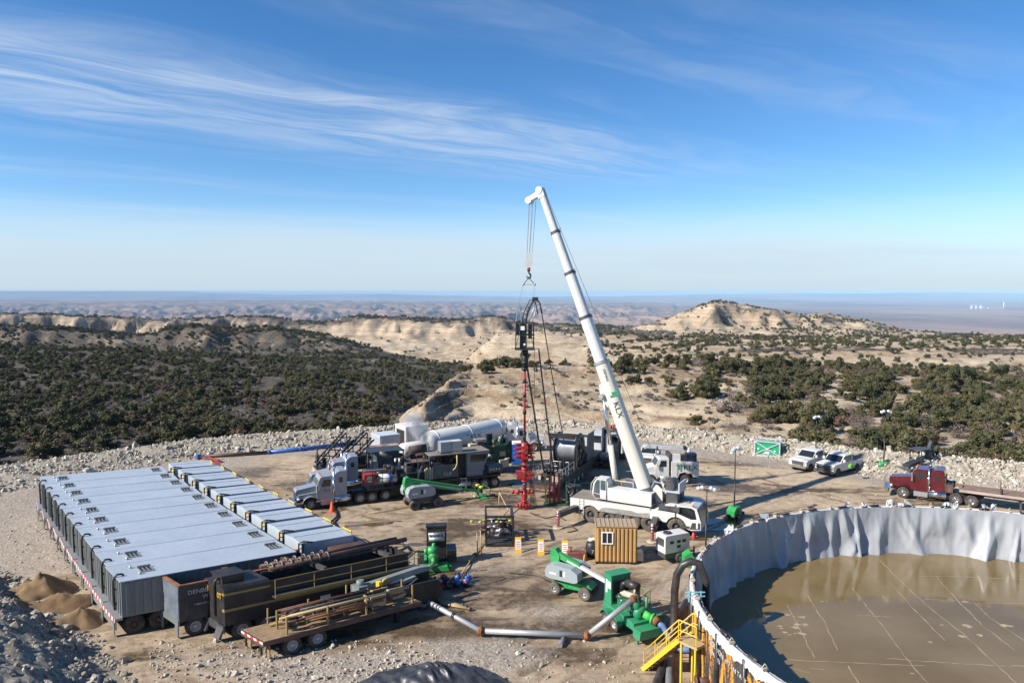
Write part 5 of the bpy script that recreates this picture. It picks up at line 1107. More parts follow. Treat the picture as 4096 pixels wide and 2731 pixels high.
b.obj('coiled_tubing',COIL,ct)
for y in (.25,CW-.25):
    b=MB(); b.lathe([(1.25,-.05),(1.68,-.05),(1.68,.05),(1.25,.05),(1.25,-.05)],(rc,y,1.6+rr_),'y',32)
    for k in range(8): a=k*math.pi/4; b.bar((rc,y,1.6+rr_),(rc+1.6*math.cos(a),y,1.6+rr_+1.6*math.sin(a)),.09)
    b.obj('reel_flange',BLACK,ct)
b=MB(); b.bar((rc-1.8,.0,1.5),(rc-1.8,.0,4.9),.14); b.bar((rc-1.8,CW,1.5),(rc-1.8,CW,4.9),.14); b.bar((rc-1.8,-.1,4.9),(rc-1.8,CW+.3,4.9),.16); b.box(rc-2.0,rc-1.6,.2,CW-.2,4.55,4.8); b.bar((rc-1.8,.0,4.7),(rc+1.2,.0,2.6),.1); b.bar((rc-1.8,CW,4.7),(rc+1.2,CW,2.6),.1); b.obj('level_wind',BLACK,ct)
b=MB(); b.box(rc+2.1,rc+4.6,.1,CW-.1,1.5,4.3); cab_=b.obj('control_cabin',mat('dark_cabin_paint',(.06,.065,.07),.5,.1,var=.2,dirt=.2),ct)
b=MB(); b.box(rc+2.0,rc+4.7,0,CW,4.3,4.42); b.obj('cabin_roof',BUFF,cab_)
b=MB(); b.box(rc+2.075,rc+2.099,.5,CW-.5,2.9,3.9); b.obj('cabin_window',GLASSB,cab_)
for y in (.12,CW-.42):
    b=MB(); b.box(rc+2.06,rc+2.098,y,y+.28,2.4,4.0); b.obj('cabin_pillar',CONT,cab_)
b=MB(); rail(b,[(.1,.06,1.5),(5.2,.06,1.5)],1.0,.035,True,.8); rail(b,[(.8,CW-.06,1.5),(5.4,CW-.06,1.5)],1.0,.035,True,.8); rail(b,[(4.6,.4,1.5),(4.6,CW-.6,1.5)],1.0,.03,True,.7); b.obj('handrail',STEEL,ct)
r3=random.Random(11)
for i in range(16):
    b=MB(); x=r3.uniform(.8,5.5); y=r3.uniform(.4,CW-.5); s=r3.uniform(.25,.6); b.cb((x,y,1.5+s*.5),(s,s*r3.uniform(.6,1.2),s),r3.uniform(0,2)); b.obj('hydraulic_unit',r3.choice((DGREY,BLACK,BUFF,BROWN,DGREY)),ct)
for i in range(9):
    b=MB(); x=r3.uniform(1.2,5.2); y=r3.uniform(.4,CW-.5); b.tube([(x,y,1.5),(x+r3.uniform(-.3,.3),y,2.5+r3.random()*.6),(x+r3.uniform(.2,.7),y+r3.uniform(-.3,.3),2.6),(x+r3.uniform(.4,1.0),y,1.6)],.06,6); b.obj('hose_loop',HOSEB,ct)
b=MB(); b.box(-.25,.1,.2,CW+.2,1.0,1.35); b.box(-.45,-.2,.5,CW-.1,.75,.9); 
for y in (.3,.9,1.5,2.1): b.bar((-.25,y,.85),(.1,y+.3,1.35),.06)
b.obj('rear_step',BROWN,ct)
b=MB(); b.box(1.3,2.4,1.0,1.6,1.52,1.58); b.box(3.2,3.9,.1,.6,1.52,1.58); b.obj('checker_plate',BUFF,ct)
# tubing line and hoses
gend=WELL+Vector((ex,0,zt+ez)); reel_top=ct.matrix_basis@Vector((rc-1.3,CW*.55,1.6+rr_+1.1))
def cable(name,label,p,q,r,m,sag=.5,cat='cable',n=14):
    p,q=Vector(p),Vector(q); b=MB(); b.tube([p.lerp(q,i/n)-Vector((0,0,sag*4*(i/n)*(1-i/n))) for i in range(n+1)],r,6); return tag(b.obj(name,m),label,cat)
cable('tubing_line','steel tubing line running from the gooseneck down to the reel',gend,reel_top,.045,BLACK,.25)
cable('hydraulic_hose','thick black hose hanging from the injector to the reel trailer handrail',WELL+Vector((1.2,-.1,zt+o_+.1)),ct.matrix_basis@Vector((2.6,1.2,1.7)),.07,HOSEB,.15,'hose')
cable('hydraulic_hose','twin black hose bundle beside the red riser down to the trailer deck',WELL+Vector((.2,-.1,zt+.5)),ct.matrix_basis@Vector((2.2,2.0,1.7)),.085,HOSEB,.3,'hose')
cable('guy_wire','thin tag line dropping from the injector platform to the wellhead',WELL+Vector((.85,-.3,zt+o_)),WELL+Vector((.75,-.25,.3)),.02,BROWN,.02,'wire')
# red stand pipes in a frame beside the well
sp0=G(2198,2018); sp=T('accumulator_stand','rack of three upright red pipes with black fittings by the crane tail','pipe rack',sp0,-.15)
for i in range(3):
    b=MB(); b.cyl((i*.42,0,.15),(i*.42,0,2.6+.1*i),.095,n=10); ring(b,(i*.42,0,2.6+.1*i),.13,.15); ring(b,(i*.42,0,.9),.12,.12); b.obj('stand_pipe',RED,sp)
b=MB(); b.box(-.5,2.6,-.3,1.2,0,.14); b.bar((-.4,.3,0),(-.4,.3,2.8),.1); b.bar((1.5,-.2,0),(1.5,-.2,2.2),.07); b.bar((2.3,.9,0),(2.3,.9,2.2),.07); b.bar((1.5,-.2,2.2),(2.3,.9,2.2),.07); b.bar((-.4,.3,2.6),(1.2,.1,2.6),.08); b.obj('rack_frame',DGREEN,sp)
for i in range(9):
    b=MB(); x=r3.uniform(1.3,2.4); z=r3.uniform(.2,1.4); b.ball((x,r3.uniform(-.1,.6),z),r3.uniform(.12,.22),7,5); b.obj('fitting',r3.choice((BLACK,DGREY,BROWN,DGREEN)),sp)
b=MB(); b.tube([(1.4,0,1.6),(1.8,.1,1.9),(2.2,.3,1.3),(2.0,.3,.3)],.05,6); b.obj('hose_loop',HOSEB,sp)
# dark bin by crane tail
q=G(2292,1998); tb=T('waste_bin','dark blue grey plastic bin behind the crane carrier','bin',q,crz)
b=MB(); b.prism([(-.42,0),(.42,0),(.5,1.25),(-.5,1.25)],-.42,.42); b.obj('bin_body',mat('dark_bin_plastic',(.03,.035,.045),.6,var=.2,dirt=.25),tb); b=MB(); b.box(-.55,.55,-.5,.5,1.25,1.36); b.obj('lid',DGREY,tb); b=MB(); b.box(-.15,.15,-.47,-.44,.5,.8); b.obj('label_panel',STEEL,tb)
# ---------------------------------------------------------------- trucks
def fender(b,x,y0,y1,r,z,t=.05,a0=.25,a1=2.9,n=9):
    pts=[(x+r*math.cos(a0+(a1-a0)*i/n),z+r*math.sin(a0+(a1-a0)*i/n)) for i in range(n+1)]; pin=[(x+(r-t)*math.cos(a0+(a1-a0)*i/n),z+(r-t)*math.sin(a0+(a1-a0)*i/n)) for i in range(n,-1,-1)]
    b.prism(pts+pin,y0,y1)
def semi(name,label,loc,rz,paint,drives,sleeper=1.15,roofz=3.25,chrome=False,fz=None,hood=1.5,box=False):
    t=T(name,label,'truck',loc,rz); fz=fz or paint; r=.52
    b=MB(); b.prism([(-.55,.95),(1.15,.95),(1.22,1.55),(1.1,1.78),(-.55,2.02)],-.62,.62); b.prism([(-.55,1.5),(1.0,1.35),(1.0,1.0),(-.55,1.0)],-.85,.85); hd_=b.obj('hood',paint,t)
    b=MB(); b.box(1.222,1.25,-.45,.45,.75,1.6); b.obj('grille',CHROME,hd_)
    b=MB(); fender(b,0,-1.15,-.62,.72,.52); fender(b,0,.62,1.15,.72,.52); b.obj('fender',fz,t)
    for s in (-1,1):
        b=MB(); b.ball((1.0,s*.92,1.05),.14,8,5); b.obj('headlight',LAMPG,t)
    b=MB(); b.box(1.25,1.5,-1.15,1.15,.38,.78); b.obj('bumper',CHROME,t)
    b=MB(); b.prism([(-.55,.85),(-.55,2.0),(-.85,2.72),(-1.0,2.82),(-2.0,2.86),(-2.0,.85)],-.98,.98); cab=b.obj('cab',paint,t)
    b=MB(); b.add([(-.585,-.88,2.06),(-.585,.88,2.06),(-.865,.86,2.68),(-.865,-.86,2.68)],[(0,1,2,3)]); b.add([(-.56,-.88,2.06),(-.56,.88,2.06),(-.84,.86,2.68),(-.84,-.86,2.68)],[(0,1,2,3)]); b.obj('windscreen',GLASSB,cab)
    b=MB()
    for s in (-1,1): b.prism([(-.95,1.95),(-1.75,1.95),(-1.75,2.55),(-1.12,2.55)],s*.982,s*.995)
    b.obj('side_window',GLASS,cab)
    for s in (-1,1):
        b=MB(); b.box(-.75,-.62,s*1.2-.09,s*1.2+.09,1.75,2.35); b.bar((-.68,s*1.0,2.3),(-.68,s*1.2,2.3),.03); b.obj('mirror',CHROME,cab)
    if sleeper:
        b=MB(); b.prism([(-2.0,.85),(-2.0,roofz-.45),(-2.25,roofz-.12),(-2.55,roofz),(-2.0-sleeper,roofz-.02),(-2.0-sleeper,.85)],-1.02,1.02); sl=b.obj('sleeper',paint,t)
        b=MB(); 
        for s in (-1,1): b.box(-2.0-sleeper*.7,-2.0-sleeper*.4,s*1.02-.012,s*1.02+.012,roofz-1.0,roofz-.55)
        b.obj('sleeper_window',GLASS,sl)
    for s in (-1,1):
        b=MB(); b.cyl((-2.02,s*1.08,.7),(-2.02,s*1.08,roofz+.25),.085,n=9); b.cyl((-2.02,s*1.08,roofz+.25),(-2.2,s*1.08,roofz+.5),.085,n=9); b.cyl((-2.02,s*1.08,1.2),(-2.02,s*1.08,2.5),.12,n=9); b.obj('exhaust_stack',CHROME,t)
        b=MB(); b.cyl((-2.05,s*.98,.72),(-3.4,s*.98,.72),.32,n=14); b.obj('fuel_tank',CHROME,t)
        b=MB(); b.box(-1.95,-.85,s*1.08-.06,s*1.08+.06,.38,.82); b.obj('step_box',STEEL,t)
    xe=min(-x for x in drives)-.9
    b=MB(); b.box(xe,1.1,-.45,-.3,.62,.92); b.box(xe,1.1,.3,.45,.62,.92); b.box(xe,xe+.15,-.9,.9,.6,.9); b.box(-drives[0]-1.2,-drives[0]+.6,-.4,.4,.92,1.1); b.obj('chassis',BLACK,t)
    b=MB(); 
    for i in range(5): b.ball((-.98,-.7+i*.35,2.87),.06,6,4)
    b.obj('marker_lamps',AMBER,cab)
    wheel(t,0,-.98,r,.3,-1,None,CHROME if chrome else STEEL); wheel(t,0,.98,r,.3,1,None,CHROME if chrome else STEEL)
    for x in drives: wheel(t,-x,-.9,r,.28,-1,None,CHROME if chrome else STEEL,True); wheel(t,-x,.9,r,.28,1,None,CHROME if chrome else STEEL,True)
    return t
def along(a,b):
    A=G(*a); B=G(*b); d=(B-A).normalized(); return lambda px,py: (G(px,py)-A).dot(d)
# two silver tractors coupled to pumping trailers
def line_frame(front,rear,offy):
    """x forward (front at x=0), near side at +offy"""
    A=G(*front); B=G(*rear); d=(A-B).normalized(); n=Vector((-d.y,d.x,0)); return A-n*offy, math.atan2(d.y,d.x), (lambda px,py: (G(px,py)-A).dot(-d))
lA,rA,xA=line_frame((1243,2040),(1979,1949),.98)
dr=[xA(1440,2014),xA(1487,2008),xA(1542,2002)]
sA=semi('semi_tractor','silver semi tractor beside the orange traffic cone',lA,rA,SILVER,dr,1.15,3.2)
b=MB(); b.cyl((-1.95,-.55,3.0),(-1.95,-.55,3.2),.1,n=8); b.obj('red_beacon',REDL,sA)
text('KLX',sA,INK,.3,(-1.15,1.0,1.5),(math.pi/2,0,math.pi))
lB,rB,xB=line_frame((1300,1972),(1990,1893),.98)
sB=semi('semi_tractor','silver semi tractor with tall sleeper behind the cone-side tractor',lB,rB,SILVER,[4.4,5.6],1.15,3.25)
# pumping trailer A
pt=T('pump_trailer','dark pumping trailer with grey control cabin behind the boom lift with yellow basket caps','trailer',lA,rA)
x0=xA(1465,2010); x1=xA(2000,1947)
Pm=lambda px,py: -xA(px,py)
px2_=Pm
b=MB(); b.box(-x1,-x0,-1.15,1.15,1.15,1.35); b.box(-x1,-x0,-.5,-.35,.8,1.15); b.box(-x1,-x0,.35,.5,.8,1.15); b.obj('deck',BLACK,pt)
b=MB(); b.box(px2_(1880,1960),px2_(1560,1998),-.9,.85,.42,1.12); b.obj('underdeck_dark_box',BLACK,pt)  # black box added so the space under the deck looks dark
clutter_later=True
for q in ((1897,1958),(1938,1954),(1979,1949)): 
    x=-xA(*q); wheel(pt,x,.92,.52,.3,1); wheel(pt,x,-.92,.52,.3,-1)
def px2(px,py): return -xA(px,py)
xr=px2(1480,2010)
b=MB(); b.box(xr-.55,xr+.5,.2,1.05,1.75,2.6); b.box(xr-.4,xr+.35,1.06,1.08,1.85,2.5) ; o=b.obj('red_fan_box',RED,pt); b=MB(); b.cyl((xr,1.07,2.18),(xr,1.10,2.18),.3,n=14); b.obj('fan_grille',BUFF,o)
b=MB(); b.cyl((xr-.9,.65,2.0),(xr-2.5,.65,2.0),.42,n=16); b.obj('fuel_drum',WHITE,pt)
b=MB(); b.cyl((xr-1.7,.65,2.0),(xr-2.0,.65,2.0),.43,n=16); b.obj('drum_band',BLUE,pt)
b=MB(); rail(b,[(xr+.7,1.12,1.35),(xr-3.0,1.12,1.35)],1.5,.035,True,.9); b.obj('handrail',BROWN,pt)
ra=random.Random(21)
def clutter(par,n,x0,x1,y0,y1,z0,z1,mats,s0=.25,s1=.7,name='machinery'):
    for i in range(n):
        b=MB(); x=ra.uniform(x0,x1); y=ra.uniform(y0,y1); z=ra.uniform(z0,z1); s=ra.uniform(s0,s1); k=ra.random()
        if k<.45: b.cb((x,y,z),(s,s*ra.uniform(.5,1.2),s*ra.uniform(.6,1.3)),ra.choice((0,0,.2)))
        elif k<.75: b.cyl((x-s*.6,y,z),(x+s*.6,y,z),s*.3,n=10)
        elif k<.9: b.cyl((x,y,z-s*.5),(x,y,z+s*.5),s*.28,n=10)
        else: b.tube([(x,y,z-.3),(x+.2,y,z+.2),(x+.6,y+.1,z+.3),(x+.9,y,z-.2)],.05,6)
        b.obj(name,ra.choice(mats),par)
DK=[BLACK,BLACK,DGREY,DGREY,BROWN,DARKIN]
xe0,xe1=px2(1620,1990),px2(1715,1980)
clutter(pt,34,xe1,xe0,-.9,.95,1.5,3.1,DK+[STEEL]); clutter(pt,22,px2(1880,1960),px2(1560,1998),.7,1.15,.5,1.3,DK+[DGREY],.2,.5); clutter(pt,14,px2(1640,1990),px2(1520,2003),-.6,1.0,1.5,2.9,DK,.3,.7)
b=MB(); b.box(xe1,xe0+.8,-1.0,.7,1.35,2.7); b.obj('engine_block',BLACK,pt)
for i,(dx,z) in enumerate(((.2,3.35),(-.1,3.2),(.75,3.5),(.45,3.55))):
    b=MB(); b.cyl((xe0+dx,.2+.3*(i%2),z),(xe0+dx-.45,.2+.3*(i%2),z),.2,n=12); o=b.obj('air_cleaner',BLACK,pt); b=MB(); b.cyl((xe0+dx+.01,.2+.3*(i%2),z),(xe0+dx+.03,.2+.3*(i%2),z),.16,n=12); b.obj('cap',SIGNW,o)
for i in range(7):
    b=MB(); x=xe0-.7-i*.22; b.cyl((x,-.5,3.15),(x,.75,3.15+.05*(i%3)),.12,n=8); b.obj('exhaust_pipe',BROWN,pt)
b=MB(); b.cyl((xe0-1.0,-1.0,4.0),(xe0-2.6,-1.0,4.1),.38,n=16); b.obj('exhaust_silencer',mat('dark_rust_silencer',(.05,.03,.027),.75,var=.3),pt)
b=MB(); b.cyl((xe0+1.9,-.9,4.1),(xe0+.9,-.6,3.5),.2,n=12); b.obj('intake_duct',DGREY,pt)
b=MB(); b.tube([(xe1+1.2,1.1,1.4),(xe1+1.0,1.12,2.3),(xe1+.7,1.1,2.9)],.06,6); b.obj('hose_loop',PALE,pt)
b=MB(); rail(b,[(xe0,1.15,1.35),(xe1,1.15,1.35)],2.0,.04,True,1.1); b.obj('side_frame',STEEL,pt)
xk0,xk1=px2(1728,1975),px2(1832,1966)
b=MB(); b.box(xk1,xk0,-1.0,1.0,1.5,2.75); pk=b.obj('power_pack',mat('worn_grey_panel',(.10,.105,.11),.5,.1,var=.2,dirt=.2),pt)
emblem(pk,(xk0-.35,1.003,1.7),(math.pi/2,0,math.pi),.42); text('KLX',pk,INKW,.45,(xk0-1.0,1.004,1.75),(math.pi/2,0,math.pi))
clutter(pt,20,xk1,xk0+.5,.0,.9,2.75,3.6,DK+[BUFF])
for i in range(5):
    b=MB(); b.box(xk0+.05+i*.16,xk0+.15+i*.16,.5,1.02,1.5+.02*i,2.5+.12*(i%2)); b.obj('hydraulic_valve',BUFF,pt)
xc0,xc1=px2(1868,1963),px2(1932,1956)
b=MB(); b.box(px2(1712,1977)+.1,xk1,-1.1,.2,2.75,3.75) if False else None
b=MB(); b.box(xk1,xk0+.2,-1.1,-.2,1.4,3.6); b.box(xc0,xk1,-1.1,.6,1.4,3.6); b.obj('rear_bulkhead',BLACK,pt)
b=MB(); b.box(xc1-.7,xk0+.3,-1.2,1.1,3.66,3.76); b.obj('roof_plate',mat('dusty_roof_plate',(.22,.19,.155),.7,var=.25),pt)
b=MB(); b.prism([(xc0,1.4),(xc0,3.66),(xc1-.75,3.66),(xc1+.0,1.9),(xc1,1.4)],-1.1,1.05); cc=b.obj('control_cabin',mat('silver_grey_cabin',(.20,.215,.235),.45,.15,var=.1,dirt=.12),pt)
b=MB(); b.prism([(xc0-.35,2.75),(xc0-.35,3.45),(xc1-.5,3.45),(xc1-.2,2.75)],1.052,1.065); b.obj('cabin_window',GLASS,cc)
b=MB(); ladder(b,(xk1-.5,1.2,.5),(xk1-.5,1.15,1.4),.5,4,.03,(1,0,0)); b.obj('ladder',STEEL,pt)
b=MB(); b.cyl((xk1-.2,1.0,.75),(xk1-1.2,1.0,.75),.26,n=12); b.obj('air_tank',STEEL,pt)
b=MB(); b.lathe([(.36,-.06),(.46,-.06),(.46,.06),(.36,.06),(.36,-.06)],(xk1-.2,1.45,.46),'y',16); b.obj('hose_coil',PALE,pt)
b=MB(); b.box(xc1-2.1,xc1-.6,.1,1.1,1.55,2.2); 
b.obj('end_locker',MATS['worn_grey_panel'],pt)
for i in range(4):
    b=MB(); b.cyl((xc1-.8-i*.3,1.1,1.85),(xc1-.8-i*.3,1.12,1.85),.07,n=8); b.obj('gauge',SIGNW,pt)
b=MB(); b.tube([(xk1+.2,1.15,3.6),(xk1+.2,1.25,2.9),(xk1+.35,1.2,2.4),(xk1+.6,1.1,2.2)],.05,6); b.obj('yellow_hose',mat('pale_yellow_hose',(.55,.48,.22),.6),pt)
# two chemical totes on the trailer roof
for i,px in enumerate((1783,1832)):
    base=Matrix.Translation(lA)@Matrix.Rotation(rA,4,'Z')@Vector((px2(px,1968),.35,3.76))
    tt=T('chemical_tote',('clear' if i==0 else 'white')+' plastic tote in a wire cage on the pump trailer roof'+(', beside the white tote' if i==0 else ''),'tote',base,rA)
    b=MB(); b.box(-.52,.52,-.46,.46,.14,1.08); b.obj('tank',mat('translucent_tote_plastic',(.42,.46,.48),.3,var=.1) if i==0 else WHITE,tt)
    b=MB()
    for z in (.2,.5,.8,1.1):
        for y in (-.5,.5): b.bar((-.55,y,z),(.55,y,z),.025)
        for x in (-.55,.55): b.bar((x,-.5,z),(x,.5,z),.025)
    for q in range(6):
        for y in (-.5,.5): b.bar((-.55+q*.22,y,.1),(-.55+q*.22,y,1.1),.025)
        for x in (-.55,.55): b.bar((x,-.5+q*.2,.1),(x,-.5+q*.2,1.1),.025)
    b.obj('cage',STEEL,tt); b=MB(); b.box(-.55,.55,-.5,.5,0,.12); b.obj('pallet',BUFF if i else DGREY,tt)
# trailer B behind with canopy and green engines
pb_=T('equipment_trailer','dark equipment trailer with steel canopy and large green engine beside the blue toilet','trailer',lB,rB)
qB=lambda px,py: -xB(px,py)
xb0,xb1=-4.6,qB(2055,1886)
b=MB(); b.box(xb1,xb0,-1.2,1.2,1.15,1.35); b.box(xb1,xb0,-.5,.5,.8,1.15); b.obj('deck',BLACK,pb_)
for i in range(3): wheel(pb_,xb1+2.2+i*1.15,.95,.5,.3,1); wheel(pb_,xb1+2.2+i*1.15,-.95,.5,.3,-1)
xcn0,xcn1=qB(1490,1952),qB(1615,1938)
b=MB(); 
for x in (xcn0,xcn1):
    for y in (-1.1,1.1): b.bar((x,y,1.3),(x,y,3.4),.1)
b.obj('canopy_post',BLACK,pb_)
b=MB(); b.box(xcn1-.1,xcn0+.1,-1.2,1.2,3.4,3.5); b.obj('canopy_roof',mat('dark_canopy_steel',(.035,.045,.055),.45,.3,var=.2,dirt=.15),pb_)
b=MB(); b.box(xcn1+.2,xcn0-.5,-1.0,1.0,1.35,3.1); b.obj('engine_housing',mat('dark_blue_grey_housing',(.045,.058,.07),.5,.1,var=.2,dirt=.2),pb_)
b=MB(); b.box(xcn0-.6,xcn0+.1,.5,1.05,1.6,2.6); b.obj('filter_box',STEEL,pb_)
b=MB(); b.box(xcn1+.1,xcn0+.9,.8,1.5,1.35,1.85); b.obj('side_tray',STEEL,pb_)
b=MB(); ladder(b,(xcn0+.25,1.15,.8),(xcn0+.25,1.15,3.4),.4,8,.03,(1,0,0)); b.obj('ladder',STEEL,pb_)
clutter(pb_,14,xcn1-4,xcn1,-.9,.9,1.5,2.6,DK)
xg0,xg1=qB(1905,1903),qB(2045,1887)
b=MB(); b.box(xg1+.3,xg0-.2,-.9,.9,1.35,2.9); ge=b.obj('green_engine',DGREEN,pb_)
clutter(pb_,36,xg1+.3,xg0,-.7,1.1,1.6,3.6,[DGREEN,DGREEN,DGREEN,BLACK,STEEL,BROWN,DGREEN],.25,.75)
b=MB(); b.box(xg1-.05,xg1+.3,-1.1,1.1,1.35,3.3); b.obj('radiator',mat('deep_green_radiator',(.008,.03,.02),.5,var=.2),pb_)
b=MB(); b.box(xg0-1.4,xg0-.2,-.3,.5,3.3,3.65); b.obj('intake_box',STEEL,pb_)
b=MB(); b.box(xg0-.1,xg0+.6,.2,.9,2.4,3.3); b.obj('oil_cooler',BUFF,pb_)
b=MB(); b.box(xg1+.5,xg1+1.5,.9,1.5,.75,1.5); b.cyl((xg1+.6,1.2,1.5),(xg1+.6,1.2,1.62),.3,n=10); b.obj('tool_box',BUFF,pb_)
# rig-up trailer with black lattice mast, green box
lC,rC,xC=line_frame((1590,1868),(1255,1905),1.1)
rc_=T('lattice_mast_trailer','trailer with folded black lattice mast and green tool box behind the silver tractors','trailer',lC,rC)
Lc=xC(1255,1905)
b=MB(); b.box(-Lc,.0,-1.2,1.2,.95,1.15); b.box(-Lc,0,-.5,.5,.6,.95); b.obj('deck',BLACK,rc_)
for x in (-Lc+1.6,-Lc+2.8): wheel(rc_,x,.95,.5,.3,1); wheel(rc_,x,-.95,.5,.3,-1)
b=MB()
def lattice(p,q,w,n,t=.13):
    p,q=Vector(p),Vector(q); d=(q-p).normalized(); a=Vector((0,1,0))*w; c=d.cross(Vector((0,1,0))).normalized()*w
    cs=[a+c,a-c,-a-c,-a+c]
    for k in cs: b.bar(p+k*.5,q+k*.5,t)
    for i in range(n):
        A0,A1=p.lerp(q,i/n),p.lerp(q,(i+1)/n)
        for j in range(4): b.bar(A0+cs[j]*.5,A1+cs[(j+1)%4]*.5,t*.7)
lattice((-Lc+.4,0,1.2),(-Lc+3.4,0,4.2),1.1,5); lattice((-Lc+2.6,.1,1.3),(-Lc+5.6,.1,4.0),1.1,4)
b.obj('lattice_mast',BLACK,rc_)
clutter(rc_,22,-Lc+.3,-Lc+5.5,-.9,.9,1.2,2.0,DK,.25,.6)
b=MB(); b.box(-Lc+4.4,-Lc+6.0,-.8,.8,1.15,2.1); b.obj('engine_box',mat('dark_engine_box',(.02,.03,.028),.5,var=.3),rc_)
b=MB(); b.box(-Lc-.2,-Lc+.1,-1.1,1.1,.5,1.0); b.obj('rear_bumper',BUFF,rc_)
for s in (-.8,.8):
    b=MB(); b.box(-Lc-.23,-Lc-.2,s-.12,s+.12,.7,.9); b.obj('tail_lamp',REDL,rc_)
b=MB(); b.box(-3.3,-.2,-1.1,1.0,1.15,2.6); gb=b.obj('green_tool_box',DGREEN,rc_)
b=MB(); b.box(-3.4,-.1,-1.15,1.05,2.6,2.68); b.obj('box_top',mat('salmon_top_sheet',(.42,.27,.2),.8,var=.35),gb)
for (x,m) in ((-3.0,RED),(-1.9,BLUE)):
    b=MB(); b.lathe([(.28,-.08),(.42,-.08),(.42,.08),(.28,.08),(.28,-.08)],(x,1.12,2.05),'y',14); b.obj('hose_coil',m,gb)
b=MB(); b.cyl((-3.1,1.1,1.15),(-3.1,1.1,1.55),.22,n=12); b.obj('green_drum',GREEN,rc_)
for k in range(6):
    b=MB(); b.bar((-Lc+6.3+k*.28,1.0,1.15),(-Lc+6.3+k*.28,1.0,2.3),.06); b.obj('rack_stake',WOOD,rc_)
b=MB(); ladder(b,(-2.4,1.3,.2),(-2.4,1.25,1.2),.5,4,.03,(1,0,0)); b.obj('steps',SIGNW,rc_)
# tanker with long white vessel
ta,tb_=G(1700,1872),G(2010,1800); dt=(tb_-ta).normalized()
tk=T('nitrogen_tanker','long white cylindrical tanker lettered KLX behind the pumping trailers','tanker',ta,math.atan2(dt.y,dt.x)); TL=(tb_-ta).length
TLn=TL
b=MB(); prof=[(0.001,0),(.7,.08),(1.05,.3),(1.15,.6),(1.15,TLn-.6),(1.05,TLn-.3),(.7,TLn-.08),(.001,TLn)]; b.lathe(prof,(0,0,2.75),'x',28); b.obj('vessel',WHITE,tk)
for x in (1.2,TLn*.5,TLn-1.2):
    b=MB(); b.lathe([(1.155,-.05),(1.2,-.05),(1.2,.05),(1.155,.05)],(x,0,2.75),'x',28); b.obj('vessel_band',WHITE,tk)
b=MB(); b.box(.2,TLn,-.6,.6,1.2,1.65); b.obj('chassis',DGREY,tk)
for x in (1.2,2.4,3.6): wheel(tk,x,-.95,.5,.3,-1); wheel(tk,x,.95,.5,.3,1)
b=MB(); b.box(-.5,.1,-.8,.8,1.3,2.5); b.cyl((-.5,0,2.0),(-.55,0,2.0),.5,n=14); b.obj('valve_cabinet',WHITE,tk)
th=.32
emblem(tk,(TLn*.42,-1.13,2.62),(math.pi/2-.0,0,0),.36); text('KLX',tk,INK,.62,(TLn*.42+.6,-1.16,2.55),(math.pi/2,0,0),sx_=1.5)
b=MB(); b.box(.3,TLn*.5,-1.3,-1.0,1.3,1.36); b.obj('catwalk',STEEL,tk)
# small white vessel in front
q=G(1600,1890); vs_=T('white_pressure_vessel','short white pressure vessel steaming beside the long tanker','vessel',q,math.atan2(dt.y,dt.x)-.12)
b=MB(); b.lathe([(.001,0),(.55,.1),(.78,.35),(.78,3.6),(.55,3.85),(.001,3.95)],(0,0,2.3),'x',22); b.obj('vessel',WHITE,vs_)
b=MB(); b.box(.4,.6,-.6,.6,.6,1.7); b.box(3.0,3.2,-.6,.6,.6,1.7); b.box(.0,4,-.7,.7,.4,.6); b.obj('saddle',DGREY,vs_)
b=MB(); 
for x in (.5,3.5):
    b.box(x-.1,x+.1,-.6,-.4,0,.4); b.box(x-.1,x+.1,.4,.6,0,.4)
b.obj('leg',DGREY,vs_)
b=MB(); b.cyl((3.0,0,2.9),(3.0,0,3.5),.1,n=8); b.box(2.9,3.2,-.9,-.7,1.9,2.5); b.obj('relief_valve',BLACK,vs_)
# white tractor of the tanker
ws=semi('semi_tractor','white semi tractor partly hidden behind the blue portable toilet',G(2132,1806)+Vector((0,1.0,0)),math.radians(8),WHITE,[4.2,5.4],1.2,3.3)
# blue toilet
q=G(2068,1855); tl_=T('portable_toilet','bright blue portable toilet between green engine and wellhead','toilet',q,.1)
b=MB(); b.box(-.6,.6,-.55,.55,.1,2.3); b.obj('cabin',BLUEP,tl_); b=MB(); b.prism([(-.62,2.3),(.62,2.3),(.45,2.5),(-.45,2.5)],-.57,.57); b.obj('roof',SIGNW,tl_); b=MB(); b.box(-.4,.4,-.575,-.552,.2,2.1); d_=b.obj('door',BLUEP,tl_); b=MB(); b.box(.15,.35,-.59,-.577,1.55,1.62); b.obj('sign',SIGNW,d_); b=MB(); b.box(-.62,.62,-.6,.6,0,.1); b.obj('skid',DGREY,tl_)
# coiled tubing tractor behind reel trailer
ctl=T('reel_trailer_tractor','grey tractor with raised side panel and ladder ahead of the reel trailer','truck',Matrix.Translation(ct.location)@ct.rotation_euler.to_matrix().to_4x4()@Vector((16.2,1.35,0)),ct.rotation_euler.z-.05)
b=MB(); b.box(-1.5,4.0,-.5,.5,.6,1.0); b.obj('chassis',BLACK,ctl)
b=MB(); b.box(1.2,3.6,-1.0,1.0,.9,2.9); c1=b.obj('cab',CONT,ctl); b=MB(); b.box(1.17,1.2,-.8,.8,1.9,2.7); b.obj('rear_window',GLASS,c1)
b=MB(); b.box(-.4,.9,-1.15,-1.1,1.4,3.9); b.obj('side_panel',mat('grey_side_panel',(.28,.29,.32),.5,var=.15),ctl)
b=MB(); ladder(b,(1.0,-1.25,1.0),(1.0,-1.25,3.4),.5,8,.045,(1,0,0)); b.obj('ladder',SIGNW,ctl)
for x in (-.9,.4,2.9): wheel(ctl,x,-.95,.52,.32,-1); wheel(ctl,x,.95,.52,.32,1)
